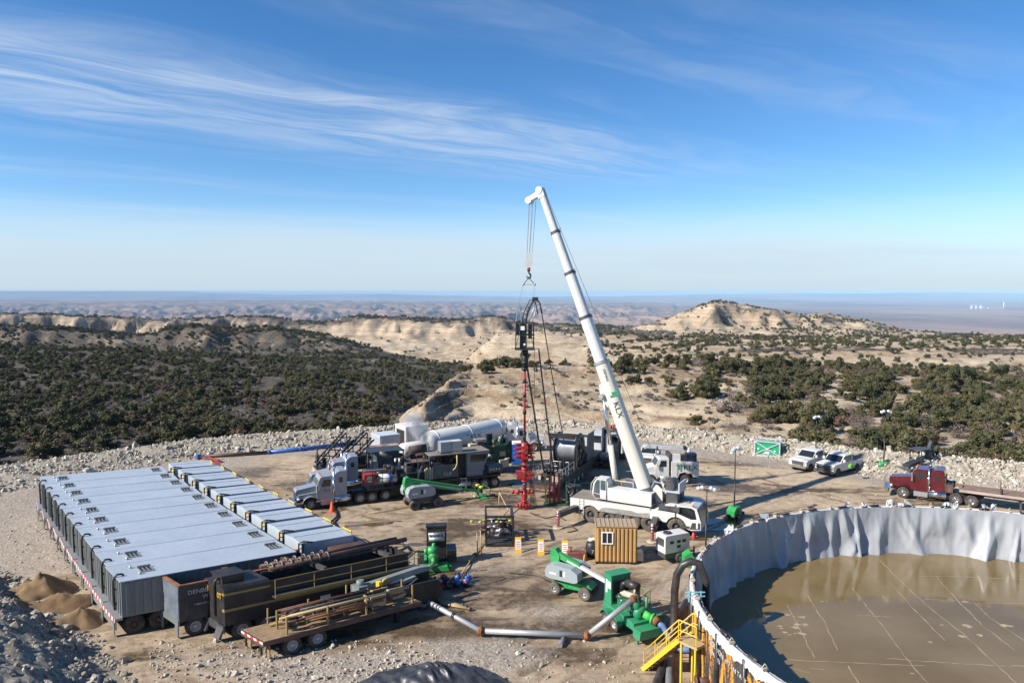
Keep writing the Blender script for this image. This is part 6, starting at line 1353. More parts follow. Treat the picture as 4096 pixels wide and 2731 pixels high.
# second tractor/trailer beside: fifth wheel unit with red beacons
q=G(2440,1850); bt_=T('winch_truck','dark winch truck with black hose gantry and red lamps behind the crane boom','truck',q,math.radians(62))
b=MB(); b.box(-3.2,3.0,-.5,.5,.6,1.0); b.box(-3.2,.2,-1.0,1.0,.95,1.1); b.obj('chassis',BLACK,bt_)
b=MB(); b.prism([(1.2,.9),(3.2,.9),(3.3,1.8),(2.5,2.0),(2.3,2.9),(1.2,2.9)],-1.0,1.0); c1=b.obj('cab',CONT,bt_); b=MB(); b.box(1.17,1.2,-.8,.8,2.0,2.7); b.obj('rear_window',GLASS,c1)
b=MB(); b.tube([(.3,.9,1.0),(.3,.95,3.0),(.5,.5,3.6),(.6,-.5,3.6),(.4,-.95,3.0),(.4,-.9,1.0)],.22,8); b.tube([(-.3,.8,1.1),(-.3,.9,2.4),(0,.9,3.2)],.12,7); b.obj('hose_gantry',HOSEB,bt_)
for i in range(2):
    b=MB(); b.cyl((.7,.1+.3*i-.2,3.5),(.7,.1+.3*i-.2,4.1),.14,n=10); b.obj('red_lamp',RED,bt_)
b=MB(); b.box(-2.3,-1.2,-.45,.45,1.1,1.3); b.cyl((-1.7,0,1.3),(-1.7,0,1.42),.5,n=14); b.obj('fifth_wheel',BUFF,bt_)
for x in (-2.4,-1.1,2.4): wheel(bt_,x,-.9,.52,.32,-1,RUBBERD,None,True); wheel(bt_,x,.9,.52,.32,1,RUBBERD,None,True)
# ---------------------------------------------------------------- pickups
def pickup(name,label,loc,rz,load=None,guard=False,s=1.0,group=None):
    t=T(name,label,'pickup truck',loc,rz,group); t.scale=(s,s,s)
    r=.42
    lower=[(-2.75,.55),(-2.78,1.2),(-.75,1.28),(1.1,1.28),(2.35,1.2),(2.55,1.05),(2.6,.5)]
    def cut(c): return [(c+.5*math.cos(a),max(.5,.42+.5*math.sin(a))) for a in (0.1,.5,1,1.57,2.1,2.6,3.04)]
    b=MB(); b.prism(lower+[(2.3,.48)]+cut(1.72)+cut(-1.72)+[(-2.4,.5)],-.98,.98); body=b.obj('body',WHITE,t)
    b=MB(); b.prism([(1.15,1.27),(.45,1.85),(.2,1.92),(-.95,1.92),(-1.15,1.27)],-.86,.86); cab=b.obj('cab',WHITE,t)
    b=MB(); b.add([(1.12,-.8,1.33),(1.12,.8,1.33),(.5,.74,1.84),(.5,-.74,1.84)],[(0,1,2,3)]); b.obj('windscreen',GLASS,cab).location=(.03,0,.012)
    for sd in (-1,1):
        for (xa,xb,ta,tb2) in ((.85,.1,.42,.08),(.0,-.85,-.02,-.78)):
            b=MB(); b.prism([(xa,1.36),(xb,1.36),(tb2,1.82),(ta,1.82)],sd*.862,sd*.875); b.obj('side_window',GLASS,cab)
        b=MB(); b.box(.75,.9,sd*1.08-.1,sd*1.08+.1,1.35,1.62); b.obj('mirror',WHITE,cab)
        b=MB(); b.box(2.42,2.6,sd*.8-.15,sd*.8+.15,.85,1.08); b.obj('headlight',LAMPG,body)
        b=MB(); b.box(-.02,.0,sd*.982-.006,sd*.982+.006,.6,1.28); b.box(-.95,-.93,sd*.982-.006,sd*.982+.006,.6,1.28); b.obj('door_seam',DGREY,body)
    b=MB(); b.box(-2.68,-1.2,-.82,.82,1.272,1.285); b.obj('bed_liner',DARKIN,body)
    b=MB(); b.box(2.585,2.63,-.62,.62,.7,1.08); b.obj('grille',DGREY,body)
    b=MB(); b.box(2.6,2.78,-.98,.98,.42,.66); b.obj('bumper',DGREY if guard else CHROME,body)
    b=MB(); b.box(-2.4,2.2,-.4,.4,.35,.5); b.obj('chassis',BLACK,t)
    if guard:
        b=MB(); 
        for y in (-.6,.6): b.bar((2.78,y,.45),(2.78,y,1.2),.08)
        for z in (.7,.95,1.2): b.bar((2.78,-.95,z),(2.78,.95,z),.06)
        b.obj('grille_guard',BLACK,t)
    if load:
        b=MB(); b.box(-2.5,-1.3,-.7,.7,1.285,1.36); b.obj('load',load,t)
    for x in (1.72,-1.72): wheel(t,x,-.86,r,.28,-1,None,DGREY); wheel(t,x,.86,r,.28,1,None,DGREY)
    return t
def pick_at(fr,rear,side,**k):
    F_,B2=G(*fr),G(*rear); d=(F_-B2).normalized(); n=Vector((-d.y,d.x,0)); wb=(F_-B2).length; s=k.pop('s',wb/3.44); c=(F_+B2)/2-n*side*.98*s
    return pickup(k.pop('name','pickup_truck'),k.pop('label'),c,math.atan2(d.y,d.x),s=s,**k)
pick_at((3236,1888),(3318,1864),1,label='white crew cab pickup with brown load beside the green fuel frame',load=DECK,s=1.03)
pick_at((3350,1908),(3430,1886),1,label='white crew cab pickup with black grille guard and green gear in its bed',guard=True,s=1.05)
g_=G(3405,1858,1.6); b=MB(); b.cb((g_.x,g_.y,1.45),(.5,.35,.25),.4); b.cyl((g_.x-.2,g_.y,1.6),(g_.x+.2,g_.y,1.6),.1,n=8); tag(b.obj('green_pump',mat('lime_green_pump',(.14,.36,.04),.5)),'lime green pump standing in the guarded pickup bed','pump')
pick_at((2545,1870),(2582,1822),-1,label='white pickup parked behind the crane boom',s=.95)
# ---------------------------------------------------------------- service truck
lS,rS,xS=line_frame((2604,1938),(2741,1938),.95)
sv=T('service_truck','white service truck lettered KLX with roof crane behind the mobile crane','truck',lS,rS); WB=xS(2741,1938); r=.5
b=MB(); b.prism([(1.05,.6),(1.1,1.15),(.9,1.45),(-.4,1.85),(-.4,.75)],-.85,.85); b.obj('hood',WHITE,sv)
b=MB(); fender(b,0,-1.0,-.6,.66,.5,.12); fender(b,0,.6,1.0,.66,.5,.12); b.box(.9,1.15,-1.0,1.0,.4,.8); b.obj('fender',WHITE,sv)
b=MB(); b.prism([(-.4,.75),(-.4,1.85),(-.75,2.5),(-.95,2.58),(-1.75,2.58),(-1.75,.75)],-.92,.92); c1=b.obj('cab',WHITE,sv)
b=MB(); b.add([(-.40,-.82,1.9),(-.40,.82,1.9),(-.71,.8,2.46),(-.71,-.8,2.46)],[(0,1,2,3)]); b.obj('windscreen',GLASSB,c1).location=(.02,0,.0)
b=MB(); 
for s in (-1,1): b.prism([(-.8,1.8),(-1.5,1.8),(-1.5,2.4),(-.95,2.4)],s*.922,s*.935)
b.obj('side_window',GLASS,c1)
b=MB(); b.box(-.6,-.48,1.05,1.2,1.7,2.2); b.box(-.6,-.48,-1.2,-1.05,1.7,2.2); b.obj('mirror',WHITE,c1)
b=MB(); b.prism([(-2.0,.72),(-2.0,2.3),(-WB-1.3,2.3),(-WB-1.3,.8),(-WB-.75,.8),(-WB-.6,1.15),(-WB,1.3),(-WB+.6,1.15),(-WB+.75,.72)],-1.05,1.05); bx=b.obj('service_body',WHITE,sv)
b=MB()
for x in (-2.55,-WB+.75,-WB-.7): b.box(x-.012,x+.012,1.052,1.06,.8,2.2)
b.obj('locker_seam',DGREY,bx)
emblem(bx,(-2.45,1.056,1.35),(math.pi/2,0,math.pi),.56); text('KLX',bx,INK,.72,(-3.15,1.056,1.5),(math.pi/2,0,math.pi),sx_=1.05)
b=MB(); b.box(-WB-1.2,-1.0,-.4,.4,.5,.75); b.obj('chassis',BLACK,sv)
b=MB(); b.cyl((-1.9,.75,.62),(-.9,.75,.62),.3,n=10); b.box(-1.6,-.85,.9,1.05,.35,.5); b.obj('fuel_tank',STEEL,sv)
b=MB(); b.box(-2.9,-2.1,.1,.8,2.3,2.95); b.obj('white_locker',WHITE,sv); b=MB(); b.box(-WB-1.1,-WB-.1,.0,.9,2.3,3.05); b.obj('welder',mat('navy_welder',(.015,.03,.07),.5),sv); b=MB(); b.box(-3.6,-3.0,.1,.8,2.3,2.9); b.obj('compressor',BLACK,sv)
b=MB(); b.box(-2.1,-1.75,-.8,.8,2.3,3.0); b.obj('headache_rack',DGREY,sv)
b=MB(); b.bar((-WB-.5,-.4,3.3),(.2,-.4,3.55),.3,.32); b.cyl((-WB-.6,-.4,2.3),(-WB-.6,-.4,3.4),.2,n=10); b.bar((.2,-.4,3.5),(.5,-.4,3.35),.2); b.obj('roof_crane',mat('pale_crane_paint',(.52,.54,.56),.45,.1),sv)
b=MB(); b.cyl((-.8,-.4,3.2),(-.8,-.4,3.6),.18,n=8); b.cyl((-WB-.2,-.2,3.4),(-WB-.2,-.6,3.4),.2,n=10); b.obj('crane_pulley',BLACK,sv)
for x in (0,-WB): wheel(sv,x,.85,.5,.3,1,None,STEEL); wheel(sv,x,-.85,.5,.3,-1,None,STEEL)
# ---------------------------------------------------------------- red tractor and flatbed
lR,rR,xR=line_frame((3612,1990),(3885,2028),1.0)
rd=semi('semi_tractor','dark red semi tractor with chrome stacks coupled to a wooden flatbed',lR,rR,MAROON,[xR(3822,2019),xR(3885,2028)],1.2,2.95,True)
b=MB(); b.box(1.5,1.56,-1.1,1.1,.5,1.7); 
for y in (-1.0,-.35,.35,1.0): b.bar((1.58,y,.5),(1.58,y,1.75),.07)
b.obj('moose_guard',CHROME,rd)
b=MB(); b.box(-3.9,-3.3,-.9,.9,1.0,1.75); b.box(-3.35,-3.25,-.95,.95,1.1,2.3); b.obj('headache_rack',BROWN,rd)
clutter(rd,8,-4.0,-3.3,-.7,.9,1.2,1.8,[BROWN,BUFF,DGREY,CHROME],.2,.4,'rigging_gear')

xf=-xR(3835,2021)
ft=T('flatbed_trailer','empty flatbed trailer with weathered plank deck behind the dark red tractor','trailer',lR,rR)
X1=xf-11.5
for k in range(8):
    b=MB(); b.box(X1,xf,-1.15+k*.29,-1.15+k*.29+.275,1.42,1.48); b.obj('deck_plank',DECK,ft)
b=MB(); b.box(X1,xf,-1.1,1.1,1.3,1.415); b.box(X1,xf,-.4,.4,.95,1.3); b.obj('deck_frame',BROWN,ft)
b=MB(); b.box(X1,xf,1.17,1.22,1.28,1.5); b.box(X1,xf,-1.22,-1.17,1.28,1.5); b.obj('side_rail',mat('pale_side_rail',(.45,.36,.31),.6,var=.3,dirt=.3),ft)
b=MB(); b.box(xf-3.1,xf-3.0,-1.1,1.1,1.5,1.62); b.bar((xf-3.05,1.1,1.5),(xf-3.05,1.1,2.2),.08); b.bar((xf-3.05,-1.1,1.5),(xf-3.05,-1.1,2.2),.08); b.obj('stake_bar',BROWN,ft)
b=MB(); b.box(xf-.2,xf+1.0,-.5,.3,1.5,1.6); b.obj('timber',DECK,ft)
for x in (X1+1.0,X1+2.3): wheel(ft,x,.95,.5,.3,1); wheel(ft,x,-.95,.5,.3,-1)
b=MB(); b.bar((xf-4.5,.7,.0),(xf-4.5,.7,1.3),.14); b.bar((xf-4.5,-.7,.0),(xf-4.5,-.7,1.3),.14); b.obj('landing_leg',DGREY,ft)
# ---------------------------------------------------------------- backhoe
q=G(3672,1893); bk=T('backhoe_loader','dark grey backhoe loader with canopy and raised digging arm by the rock berm','backhoe',q,math.radians(205)); bk.scale=(.86,.86,.86); BKM=mat('dark_machine_grey',(.035,.042,.05),.45,.1,var=.2,dirt=.15)
b=MB(); b.prism([(.3,.8),(2.2,.8),(2.25,1.35),(.3,1.75)],-.45,.45); b.obj('bonnet',BKM,bk)
b=MB(); b.box(-1.3,.4,-.6,.6,.7,1.2); b.box(-1.0,.3,-.9,.9,1.0,1.35); b.obj('chassis',BKM,bk)
b=MB(); b.box(-1.3,.75,-.85,.85,2.95,3.08); b.obj('canopy',DGREY,bk)
b=MB(); 
for x in (-1.1,.55):
    for y in (-.75,.75): b.bar((x,y,1.2),(x,y,2.95),.09)
b.obj('canopy_post',BKM,bk)
b=MB(); b.box(-.5,.0,-.3,.3,1.3,1.9); b.obj('seat',BLACK,bk)
b=MB(); b.bar((.4,-.75,1.4),(2.6,-.75,.7),.16); b.bar((.4,.75,1.4),(2.6,.75,.7),.16); b.prism([(2.5,.15),(3.1,.15),(3.0,.35),(2.75,1.0),(2.5,1.0)],-1.05,1.05); b.obj('loader_bucket',BKM,bk)
b=MB(); b.prism([(-1.4,1.0),(-1.1,1.2),(-1.9,3.4),(-2.1,3.9),(-2.35,3.85),(-2.1,2.9)],-.2,.2); b.prism([(-2.05,3.9),(-2.35,3.8),(-2.75,2.0),(-2.55,1.95)],-.16,.16); b.prism([(-2.9,2.0),(-2.4,2.1),(-2.3,1.5),(-2.7,1.3)],-.35,.35); b.obj('digging_arm',BKM,bk)
wheel(bk,-.75,-.95,.72,.45,-1,None,BKM); wheel(bk,-.75,.95,.72,.45,1,None,BKM); wheel(bk,1.6,-.85,.45,.32,-1,None,BKM); wheel(bk,1.6,.85,.45,.32,1,None,BKM)
# ---------------------------------------------------------------- containers
def container(name,label,loc,rz,L,Wd,H,m,open_front=False):
    t=T(name,label,'container',loc,rz)
    b=MB(); 
    if not open_front: b.box(0,L,-Wd/2,Wd/2,.1,H)
    else: open_box(b,0,L,Wd/2,.1,H-.02,.08)
    n=int(L/.28)
    for k in range(n): x=.12+k*.28; b.box(x,x+.14,-Wd/2-.04,-Wd/2+.01,.2,H-.12); b.box(x,x+.14,Wd/2-.01,Wd/2+.04,.2,H-.12)
    n=int(Wd/.28)
    for k in range(n): y=-Wd/2+.1+k*.28; b.box(-.04,.01,y,y+.14,.2,H-.12)
    b.obj('wall',m,t)
    b=MB(); b.box(-.05,L+.05,-Wd/2-.05,Wd/2+.05,H-.02,H+.04); 
    for k in range(int(L/.4)): b.box(.1+k*.4,.3+k*.4,-Wd/2,Wd/2,H+.04,H+.06)
    b.obj('roof',m,t)
    b=MB(); b.box(0,L,-Wd/2,Wd/2,0,.1); b.obj('skid',DGREY,t); return t
def corner(a,b_,Wd): A=G(*a); B=G(*b_); d=(B-A).normalized(); n=Vector((-d.y,d.x,0)); return A+n*Wd/2,math.atan2(d.y,d.x),(B-A).length
cA,aA,LA=corner((1521,1842),(1600,1831),2.4); container('grey_container','pale grey corrugated container beside the green tool box',cA,aA,LA,2.4,2.75,CONT)
cB,aB,LB=corner((1624,1800),(1712,1788),2.9); tB=container('white_container','open-fronted white container behind the grey container',cB,aB,LB,2.9,2.75,WHITE)
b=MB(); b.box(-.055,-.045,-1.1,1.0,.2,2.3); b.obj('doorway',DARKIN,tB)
cC=G(1735,1795); tC=T('flat_rack','white open equipment rack standing behind the long tanker','rack',cC,math.radians(15))
b=MB(); b.box(0,3.4,-1,1,.0,.25); b.box(0,.1,-1,1,.25,2.2); b.box(0,3.4,-1.0,-.95,1.3,2.2); b.obj('rack_panel',WHITE,tC); b=MB(); b.box(3.0,4.6,-.9,.9,.0,1.8); b.obj('grey_locker',CONT,tC); clutter(tC,8,.5,4.2,-.6,.8,.6,2.0,DK,.3,.7)
# ---------------------------------------------------------------- round open water tank
RC=Vector((27.2,33.8,0)); RXX,RYY=18.1,16.8; ZR=3.75; ZW=.55
def rp(a,k=0.0,z=0.0): return Vector((RC.x+(RXX+k)*math.cos(a),RC.y+(RYY+k)*math.sin(a),z))
rk=T('round_water_tank','huge round open water tank with rusty black panels and grey liner','tank',RC); 
def rkobj(b,name,m,par=None):
    b.v=[(x-RC.x,y-RC.y,z) for x,y,z in b.v]; return b.obj(name,m,par or rk)
def rust_mat():
    m=bpy.data.materials.new('rust_streaked_black_panel'); m.use_nodes=True; t=NT(m.node_tree); bs=m.node_tree.nodes['Principled BSDF']
    p=t.n('ShaderNodeNewGeometry').outputs['Position']
    s1=t.noise(t.mp(p,scale=(1.3,1.3,.22)),1.0,6,.62,.4); s2=t.noise(t.mp(p,scale=(5,5,.7)),1.0,4,.6); n=t.noise(p,9,4,.65)
    c=t.mix(t.sm(n,.3,.7),(.018,.019,.024),(.055,.052,.05))
    c=t.mix(t.math('MULTIPLY',t.sm(s2,.5,.72),.7),c,(.17,.085,.03))
    c=t.mix(t.sm(t.math('MULTIPLY_ADD',n,.25,s1),.60,.70),c,(.66,.27,.02))
    t.set(bs,'Base Color',c); t.set(bs,'Roughness',.7); return m
RUSTP=rust_mat()
NP=46
for i in range(NP):
    a0_,a1_=2*math.pi*i/NP+.004,2*math.pi*(i+1)/NP-.004; b=MB(); vs=[]
    for k,z in ((0,0),(0,ZR),(-.12,0),(-.12,ZR)):
        for j in range(5): vs.append(rp(a0_+(a1_-a0_)*j/4,k,z))
    f=[]
    for j in range(4): f+=[(j,j+1,5+j+1,5+j),(10+j,15+j,16+j,11+j),(5+j,6+j,16+j,15+j),(j,10+j,11+j,j+1)]
    f+=[(0,5,15,10),(4,14,19,9)]
    b.add(vs,f); rkobj(b,'wall_panel',RUSTP)
    b=MB(); c0=rp(2*math.pi*i/NP,.06,0); b.cyl(c0,c0+Vector((0,0,ZR-.05)),.11,n=6); rkobj(b,'wall_post',BLACK)
# liner inside
def tnoise(a,f,s): return np.sin(a*f+s)
NTH,NZ=1100,26
th=np.linspace(0,2*np.pi,NTH+1); vz=np.linspace(0,1,NZ)[:,None]
TH=np.broadcast_to(th,(NZ,NTH+1)); VZ=np.broadcast_to(vz,(NZ,NTH+1)); rl=np.random.default_rng(12)
creep=.10+.30*VZ**2.5+.10*fbm(TH*7,VZ*1.2,2)*VZ
a_=0.0
while a_<2*np.pi:
    wd=rl.uniform(.012,.05); am=rl.choice([.12,.2,.3,.42])*rl.uniform(.7,1.1); ln_=rl.choice([-1,1])*rl.uniform(0,.09)*rl.choice([.2,1.0,1.6]); top=rl.uniform(0,.35); bot=rl.uniform(.7,1.2)
    ce=a_+ln_*VZ**1.3; dd=np.abs((TH-ce+np.pi)%(2*np.pi)-np.pi); ww=wd*(.35+.9*VZ)
    creep=creep+am*np.clip(1-dd/ww,0,1)**1.3*sstep(VZ,top-.15,top+.25)*(1-.7*sstep(VZ,bot,bot+.3))*(.45+.55*VZ)
    a_+=rl.uniform(.018,.075)
sw=np.abs(fbm(TH*11+2,VZ*0+.7,2)); creep=creep+.20*np.sin(np.clip(VZ*(1.2+sw),0,1)*np.pi)*sw*2+.03*fbm(TH*70,VZ*5,3)
sagz=.10*np.abs(fbm(th*40,th*0+9,2))[None,:]
creep=np.maximum(creep+.10,.17+.02*VZ); LX=(RXX-creep)*np.cos(TH); LYY=(RYY-creep)*np.sin(TH)
LZ=ZR+.02-sagz*(1-VZ)-VZ*(ZR-ZW+.35)
me=grid_mesh('liner',LX,LYY,LZ,{}); me.materials.append(LINER); lo=link('liner',me,rk)
# liner fold over the rim
fo=np.linspace(0,1,8)[:,None]; FO=np.broadcast_to(fo,(8,NTH+1)); TH8=np.broadcast_to(th,(8,NTH+1))
dr_=(.20+.20*fbm(th*55,th*0+5,4)+.25*np.abs(fbm(th*14,th*0+8,2)))[None,:]
pr=np.interp(FO,[0,.25,.45,.6,1],[-.14,-.08,.02,.09,.12]); pz=np.interp(FO,[0,.25,.45,.6,1],[-.08,.03,.045,.01,-1.0])
pz=np.where(pz<0,pz*np.clip(dr_*1.6,.12,1.0),pz)+.04*fbm(TH8*120,FO*4,3)
pr=pr+.05*fbm(TH8*80,FO*3,3)
me=grid_mesh('liner_fold',(RXX+pr)*np.cos(TH8),(RYY+pr)*np.sin(TH8),ZR+pz,{}); me.materials.append(LINERW); lf_=link('liner_fold',me,rk)
for i in range(92):      # rim clips and dark rim pipe lengths
    a=2*math.pi*i/92
    if i%2==0:
        b=MB(); p0,p1=rp(a,-.12,ZR+.13),rp(a+.036,-.12,ZR+.13); b.cyl(p0,p1,.07,n=6); rkobj(b,'rim_pipe',BLACK)
    else:
        b=MB(); c0=rp(a,-.02,ZR+.12); b.cb((c0.x,c0.y,c0.z),(.28,.12,.1),a); b.tube([c0+Vector((-.12,0,.02)),c0+Vector((0,.02,.2)),c0+Vector((.14,0,.02))],.03,5); rkobj(b,'rim_clip',BUFF)
rg2=random.Random(4)
for i in range(13):       # bunched liner knots standing above the rim
    a=rg2.uniform(1.2,3.6); c0=rp(a,-.05,ZR+.1); b=MB()
    b.add([tuple(c0+Vector((rg2.uniform(-.34,.34),rg2.uniform(-.2,.2),rg2.choice((-.35,0,.12,.3,.42))))) for _ in range(9)],[(0,1,2),(2,3,4),(4,5,6),(6,7,8),(0,3,6),(1,4,7),(2,5,8),(0,4,8)])
    rkobj(b,'liner_bunch',LINERW)
# water
wm_=bpy.data.materials.new('muddy_tank_water'); wm_.use_nodes=True; t=NT(wm_.node_tree); bs=wm_.node_tree.nodes['Principled BSDF']
pos=t.n('ShaderNodeNewGeometry').outputs['Position']; n1=t.noise(pos,.16,5,.6); n2=t.noise(t.mp(pos,scale=(.8,2.2,1)),1.0,5,.6)
c=t.mix(t.sm(n1,.35,.65),(.155,.104,.034),(.205,.143,.062)); t.set(bs,'Base Color',c); t.set(bs,'Roughness',t.sm(n1,.40,.62,.02,.10)); t.set(bs,'Specular IOR Level',.5)
t.set(bs,'Normal',t.n('ShaderNodeBump',{'Strength':.05,'Distance':.05,'Height':n2}).outputs[0])
b=MB(); n=96; b.add([rp(2*math.pi*i/n,-.2,ZW) for i in range(n)]+[(RC.x,RC.y,ZW)],[(i,(i+1)%n,n) for i in range(n)]); wt=rkobj(b,'tank_water',wm_); wt['label']='still muddy brown water with pale scum lines'
FOAM=mat('pale_scum',(.38,.30,.20),.7,var=.2)
fz=ZW+.006
def foam(pxs,w=.05,k=2):
    pts=[G(px,py,fz) for px,py in pxs]; path=[]
    for i in range(len(pts)-1):
        for j in range(8): path.append(pts[i].lerp(pts[i+1],j/8)+Vector((rg2.uniform(-.04,.04),rg2.uniform(-.05,.05),0)))
    path.append(pts[-1]); b=MB(); vs=[];m_=len(path)
    for i,p in enumerate(path):
        d=(path[min(i+1,m_-1)]-path[max(i-1,0)]).normalized(); nn=Vector((-d.y,d.x,0)); ww=w*rg2.uniform(.25,1.1)
        vs+=[p+nn*ww,p-nn*ww]
    b.add(vs,[(2*i,2*i+1,2*i+3,2*i+2) for i in range(m_-1)]); rkobj(b,'scum_line',FOAM)
for pl in ([(3140,2635),(3400,2650),(3700,2660)],[(3540,2632),(3800,2650),(3960,2660),(4096,2662)],[(3420,2458),(3560,2466)],[(3680,2302),(3850,2305),(4096,2316)],[(3520,2240),(3620,2340),(3720,2430),(3860,2540),(3990,2660),(4096,2760)],[(3410,2350),(3480,2440),(3560,2540),(3640,2650),(3720,2740)],[(3230,2380),(3300,2490),(3350,2600)],[(3390,2660),(3440,2740)],[(3740,2300),(3830,2400),(3930,2500),(4060,2600)],[(3620,2218),(3740,2217)],[(3020,2420),(3050,2470)],[(3870,2410),(4096,2412)],[(3170,2670),(3240,2690)],[(3900,2410),(3960,2470),(4096,2560)],[(3240,2672),(3300,2676)],[(3700,2395),(3830,2400)],[(3150,2420),(3200,2520),(3260,2630)],[(3560,2330),(3660,2440),(3780,2560)]): foam(pl,.03)
for i in range(30):
    px,py=rg2.choice(((rg2.uniform(3060,4050),rg2.uniform(2380,2700)),(rg2.uniform(3750,4090),rg2.uniform(2480,2600)),(3080+rg2.uniform(-40,160),2480+rg2.uniform(-30,60)))); c0=G(px,py,fz+.002); n=9; r0=rg2.uniform(.06,.3); b=MB(); b.add([(c0.x+r0*rg2.uniform(.4,1.3)*math.cos(2*math.pi*k/n),c0.y+.6*r0*rg2.uniform(.4,1.3)*math.sin(2*math.pi*k/n),fz+.002) for k in range(n)]+[(c0.x,c0.y,fz+.003)],[(k,(k+1)%n,n) for k in range(n)]); rkobj(b,'scum_patch',FOAM)
# lettering on the outside panels
def walltext(s,px,py,size,z):
    g_=G(px,py,z); a=math.atan2((g_.y-RC.y)/RYY,(g_.x-RC.x)/RXX); p=rp(a,.03,z); tn=Vector((-RXX*math.sin(a),RYY*math.cos(a),0)).normalized()
    o=text(s,rk,INKW,size,p-RC,(math.pi/2,0,math.atan2(tn.y,tn.x)),ext=.01); return o
walltext('POSEIDON',2880,2560,.38,2.85); walltext('CONCEPTS',2895,2595,.27,2.45); walltext('#77 24d TANK',2975,2640,.30,2.75)
# stairs
sa=G(2603,2665); pl=G(2742,2545,2.35); st_=T('access_stairs','yellow steel stairs with railings up to the round tank rim','stairs',sa,0)
d=Vector((pl.x-sa.x,pl.y-sa.y,0)); L=d.length; st_.rotation_euler=(0,0,math.atan2(d.y,d.x)); H_=2.35; wS=1.0
for k in range(9):
    b=MB(); f=(k+.5)/9; b.box(L*f-.17,L*f+.17,-wS/2,wS/2,H_*f-.03,H_*f+.03); b.obj('tread',YELD if k%3 else TANP,st_)
for y in (-wS/2-.05,wS/2+.05):
    b=MB(); b.bar((-.1,y,.0),(L,y,H_),.07,.22); b.obj('stringer',YEL,st_)
    b=MB()
    for k in range(4): f=k/3; b.cyl((L*f,y,H_*f),(L*f,y,H_*f+1.0),.03,n=5)
    b.cyl((0,y,1.0),(L,y,H_+1.0),.035,n=6); b.cyl((0,y,.5),(L,y,H_+.5),.028,n=6); rail(b,[(L,y,H_),(L+1.0,y,H_)],1.0,.032,True,1.0); b.obj('handrail',YEL,st_)
b=MB(); b.box(L-.1,L+1.05,-wS/2-.05,wS/2+.05,H_-.12,H_); b.obj('platform',TANP,st_)
b=MB(); 
for x in (L+.1,L+.9):
    for y in (-.45,.45): b.bar((x,y,0),(x,y,H_),.09)
b.obj('platform_leg',YEL,st_)
# black suction hose over the rim
a_h=math.atan2((G(2770,2330,ZR).y-RC.y)/RYY,(G(2770,2330,ZR).x-RC.x)/RXX)-.06
p_in=rp(a_h,-.75,ZW-.2); p_out=rp(a_h,.9,0); up=Vector((0,0,1))
tag(MB().tube([p_out+Vector((-2.2,-5.5,.2)),p_out+Vector((-.9,-2.2,.2)),p_out+Vector((-.2,-.4,.35)),p_out+Vector((0,0,1.2)),p_out+up*2.8,p_out+up*3.7+(p_in-p_out)*.06,p_out+up*4.2+(p_in-p_out)*.25,p_out+up*4.35+(p_in-p_out)*.5,p_out+up*4.2+(p_in-p_out)*.75,p_in+up*3.2,p_in+up*1.8,p_in],.21,14).obj('suction_hose',HOSEB),'thick black suction hose looping over the round tank rim','hose')
tag(MB().tube([G(2745,2405,.3),G(2690,2470,.3),G(2675,2560,.25),G(2680,2640,.22),G(2678,2740,.22),G(2676,2800,.22)],.2,10).obj('lay_flat_hose',PIPEG),'grey black hose on the ground passing under the stairs','hose')
# ladder hook on rim
q=rp(a_h+.16,0,ZR); b=MB(); b.M=Matrix.Translation(q); 
for x in (-.3,.3): b.bar((x,0,-.3),(x,0,.25),.06)
for z in (0,.2): b.bar((-.5,0,z),(.5,0,z),.05)
tag(b.obj('rim_bracket',mat('pale_cyan_paint',(.25,.5,.55),.5)),'pale cyan steel bracket clamped on the round tank rim','bracket')
# valve under stairs
b=MB(); q=rp(a_h+.33,.25,.9); b.M=Matrix.Translation(q); b.cyl((.3,0,0),(-.3,.0,0),.2,n=12); b.cyl((-.3,0,0),(-.36,0,0),.3,n=12); b.cyl((0,0,0),(0,0,-.9),.1,n=8); tag(b.obj('outlet_valve',BROWN),'rusty outlet valve on the round tank wall below the stairs','valve')
# ---------------------------------------------------------------- hut
hl_=G(2383,2252); hr_=G(2546,2256); WH=(hr_-hl_).length; hz_=math.atan2(hr_.y-hl_.y,hr_.x-hl_.x)
hut=T('site_hut','tan corrugated steel site hut with a white framed window','hut',hl_,hz_); HH_=2.62; DH=1.75
b=MB(); b.box(0,WH,0,DH,.12,HH_)
for k in range(10): x=.06+k*WH/10; b.prism([(x,-.0),(x+.05,-.07),(x+.15,-.07),(x+.2,0),(x+.2,.02),(x,.02)],.2,HH_-.1,'z')
b.obj('wall',TANW,hut)
b=MB(); b.box(-.05,WH+.05,-.06,DH+.05,HH_,HH_+.06)
for k in range(10): b.box(k*WH/9.2-.02,k*WH/9.2+.03,-.05,DH+.04,HH_+.06,HH_+.10)
b.obj('roof',TANR,hut)
b=MB(); b.box(0,WH,-.05,DH,0,.12); b.obj('skid',DARKIN,hut)
b=MB(); x0_=WH*.13; 
b.box(x0_,x0_+.82,-.125,-.07,1.42,1.5); b.box(x0_,x0_+.82,-.125,-.07,2.22,2.3); b.box(x0_,x0_+.08,-.125,-.07,1.5,2.22); b.box(x0_+.74,x0_+.82,-.125,-.07,1.5,2.22); b.box(x0_+.38,x0_+.44,-.125,-.07,1.5,2.22); fr=b.obj('window_frame',SIGNW,hut)
b=MB(); b.box(x0_+.07,x0_+.75,-.095,-.075,1.49,2.23); b.obj('pane',GLASS,fr)
b=MB(); b.box(WH+.002,WH+.05,.2,DH-.1,.15,2.4); b.obj('side_door',BLACK,hut)
b=MB(); b.box(WH+.05,WH+.5,.3,.9,.12,.75); b.box(WH+.1,WH+.15,.35,.85,0,.12); b.box(WH+.4,WH+.45,.35,.85,0,.12); b.obj('air_conditioner',STEEL,hut)
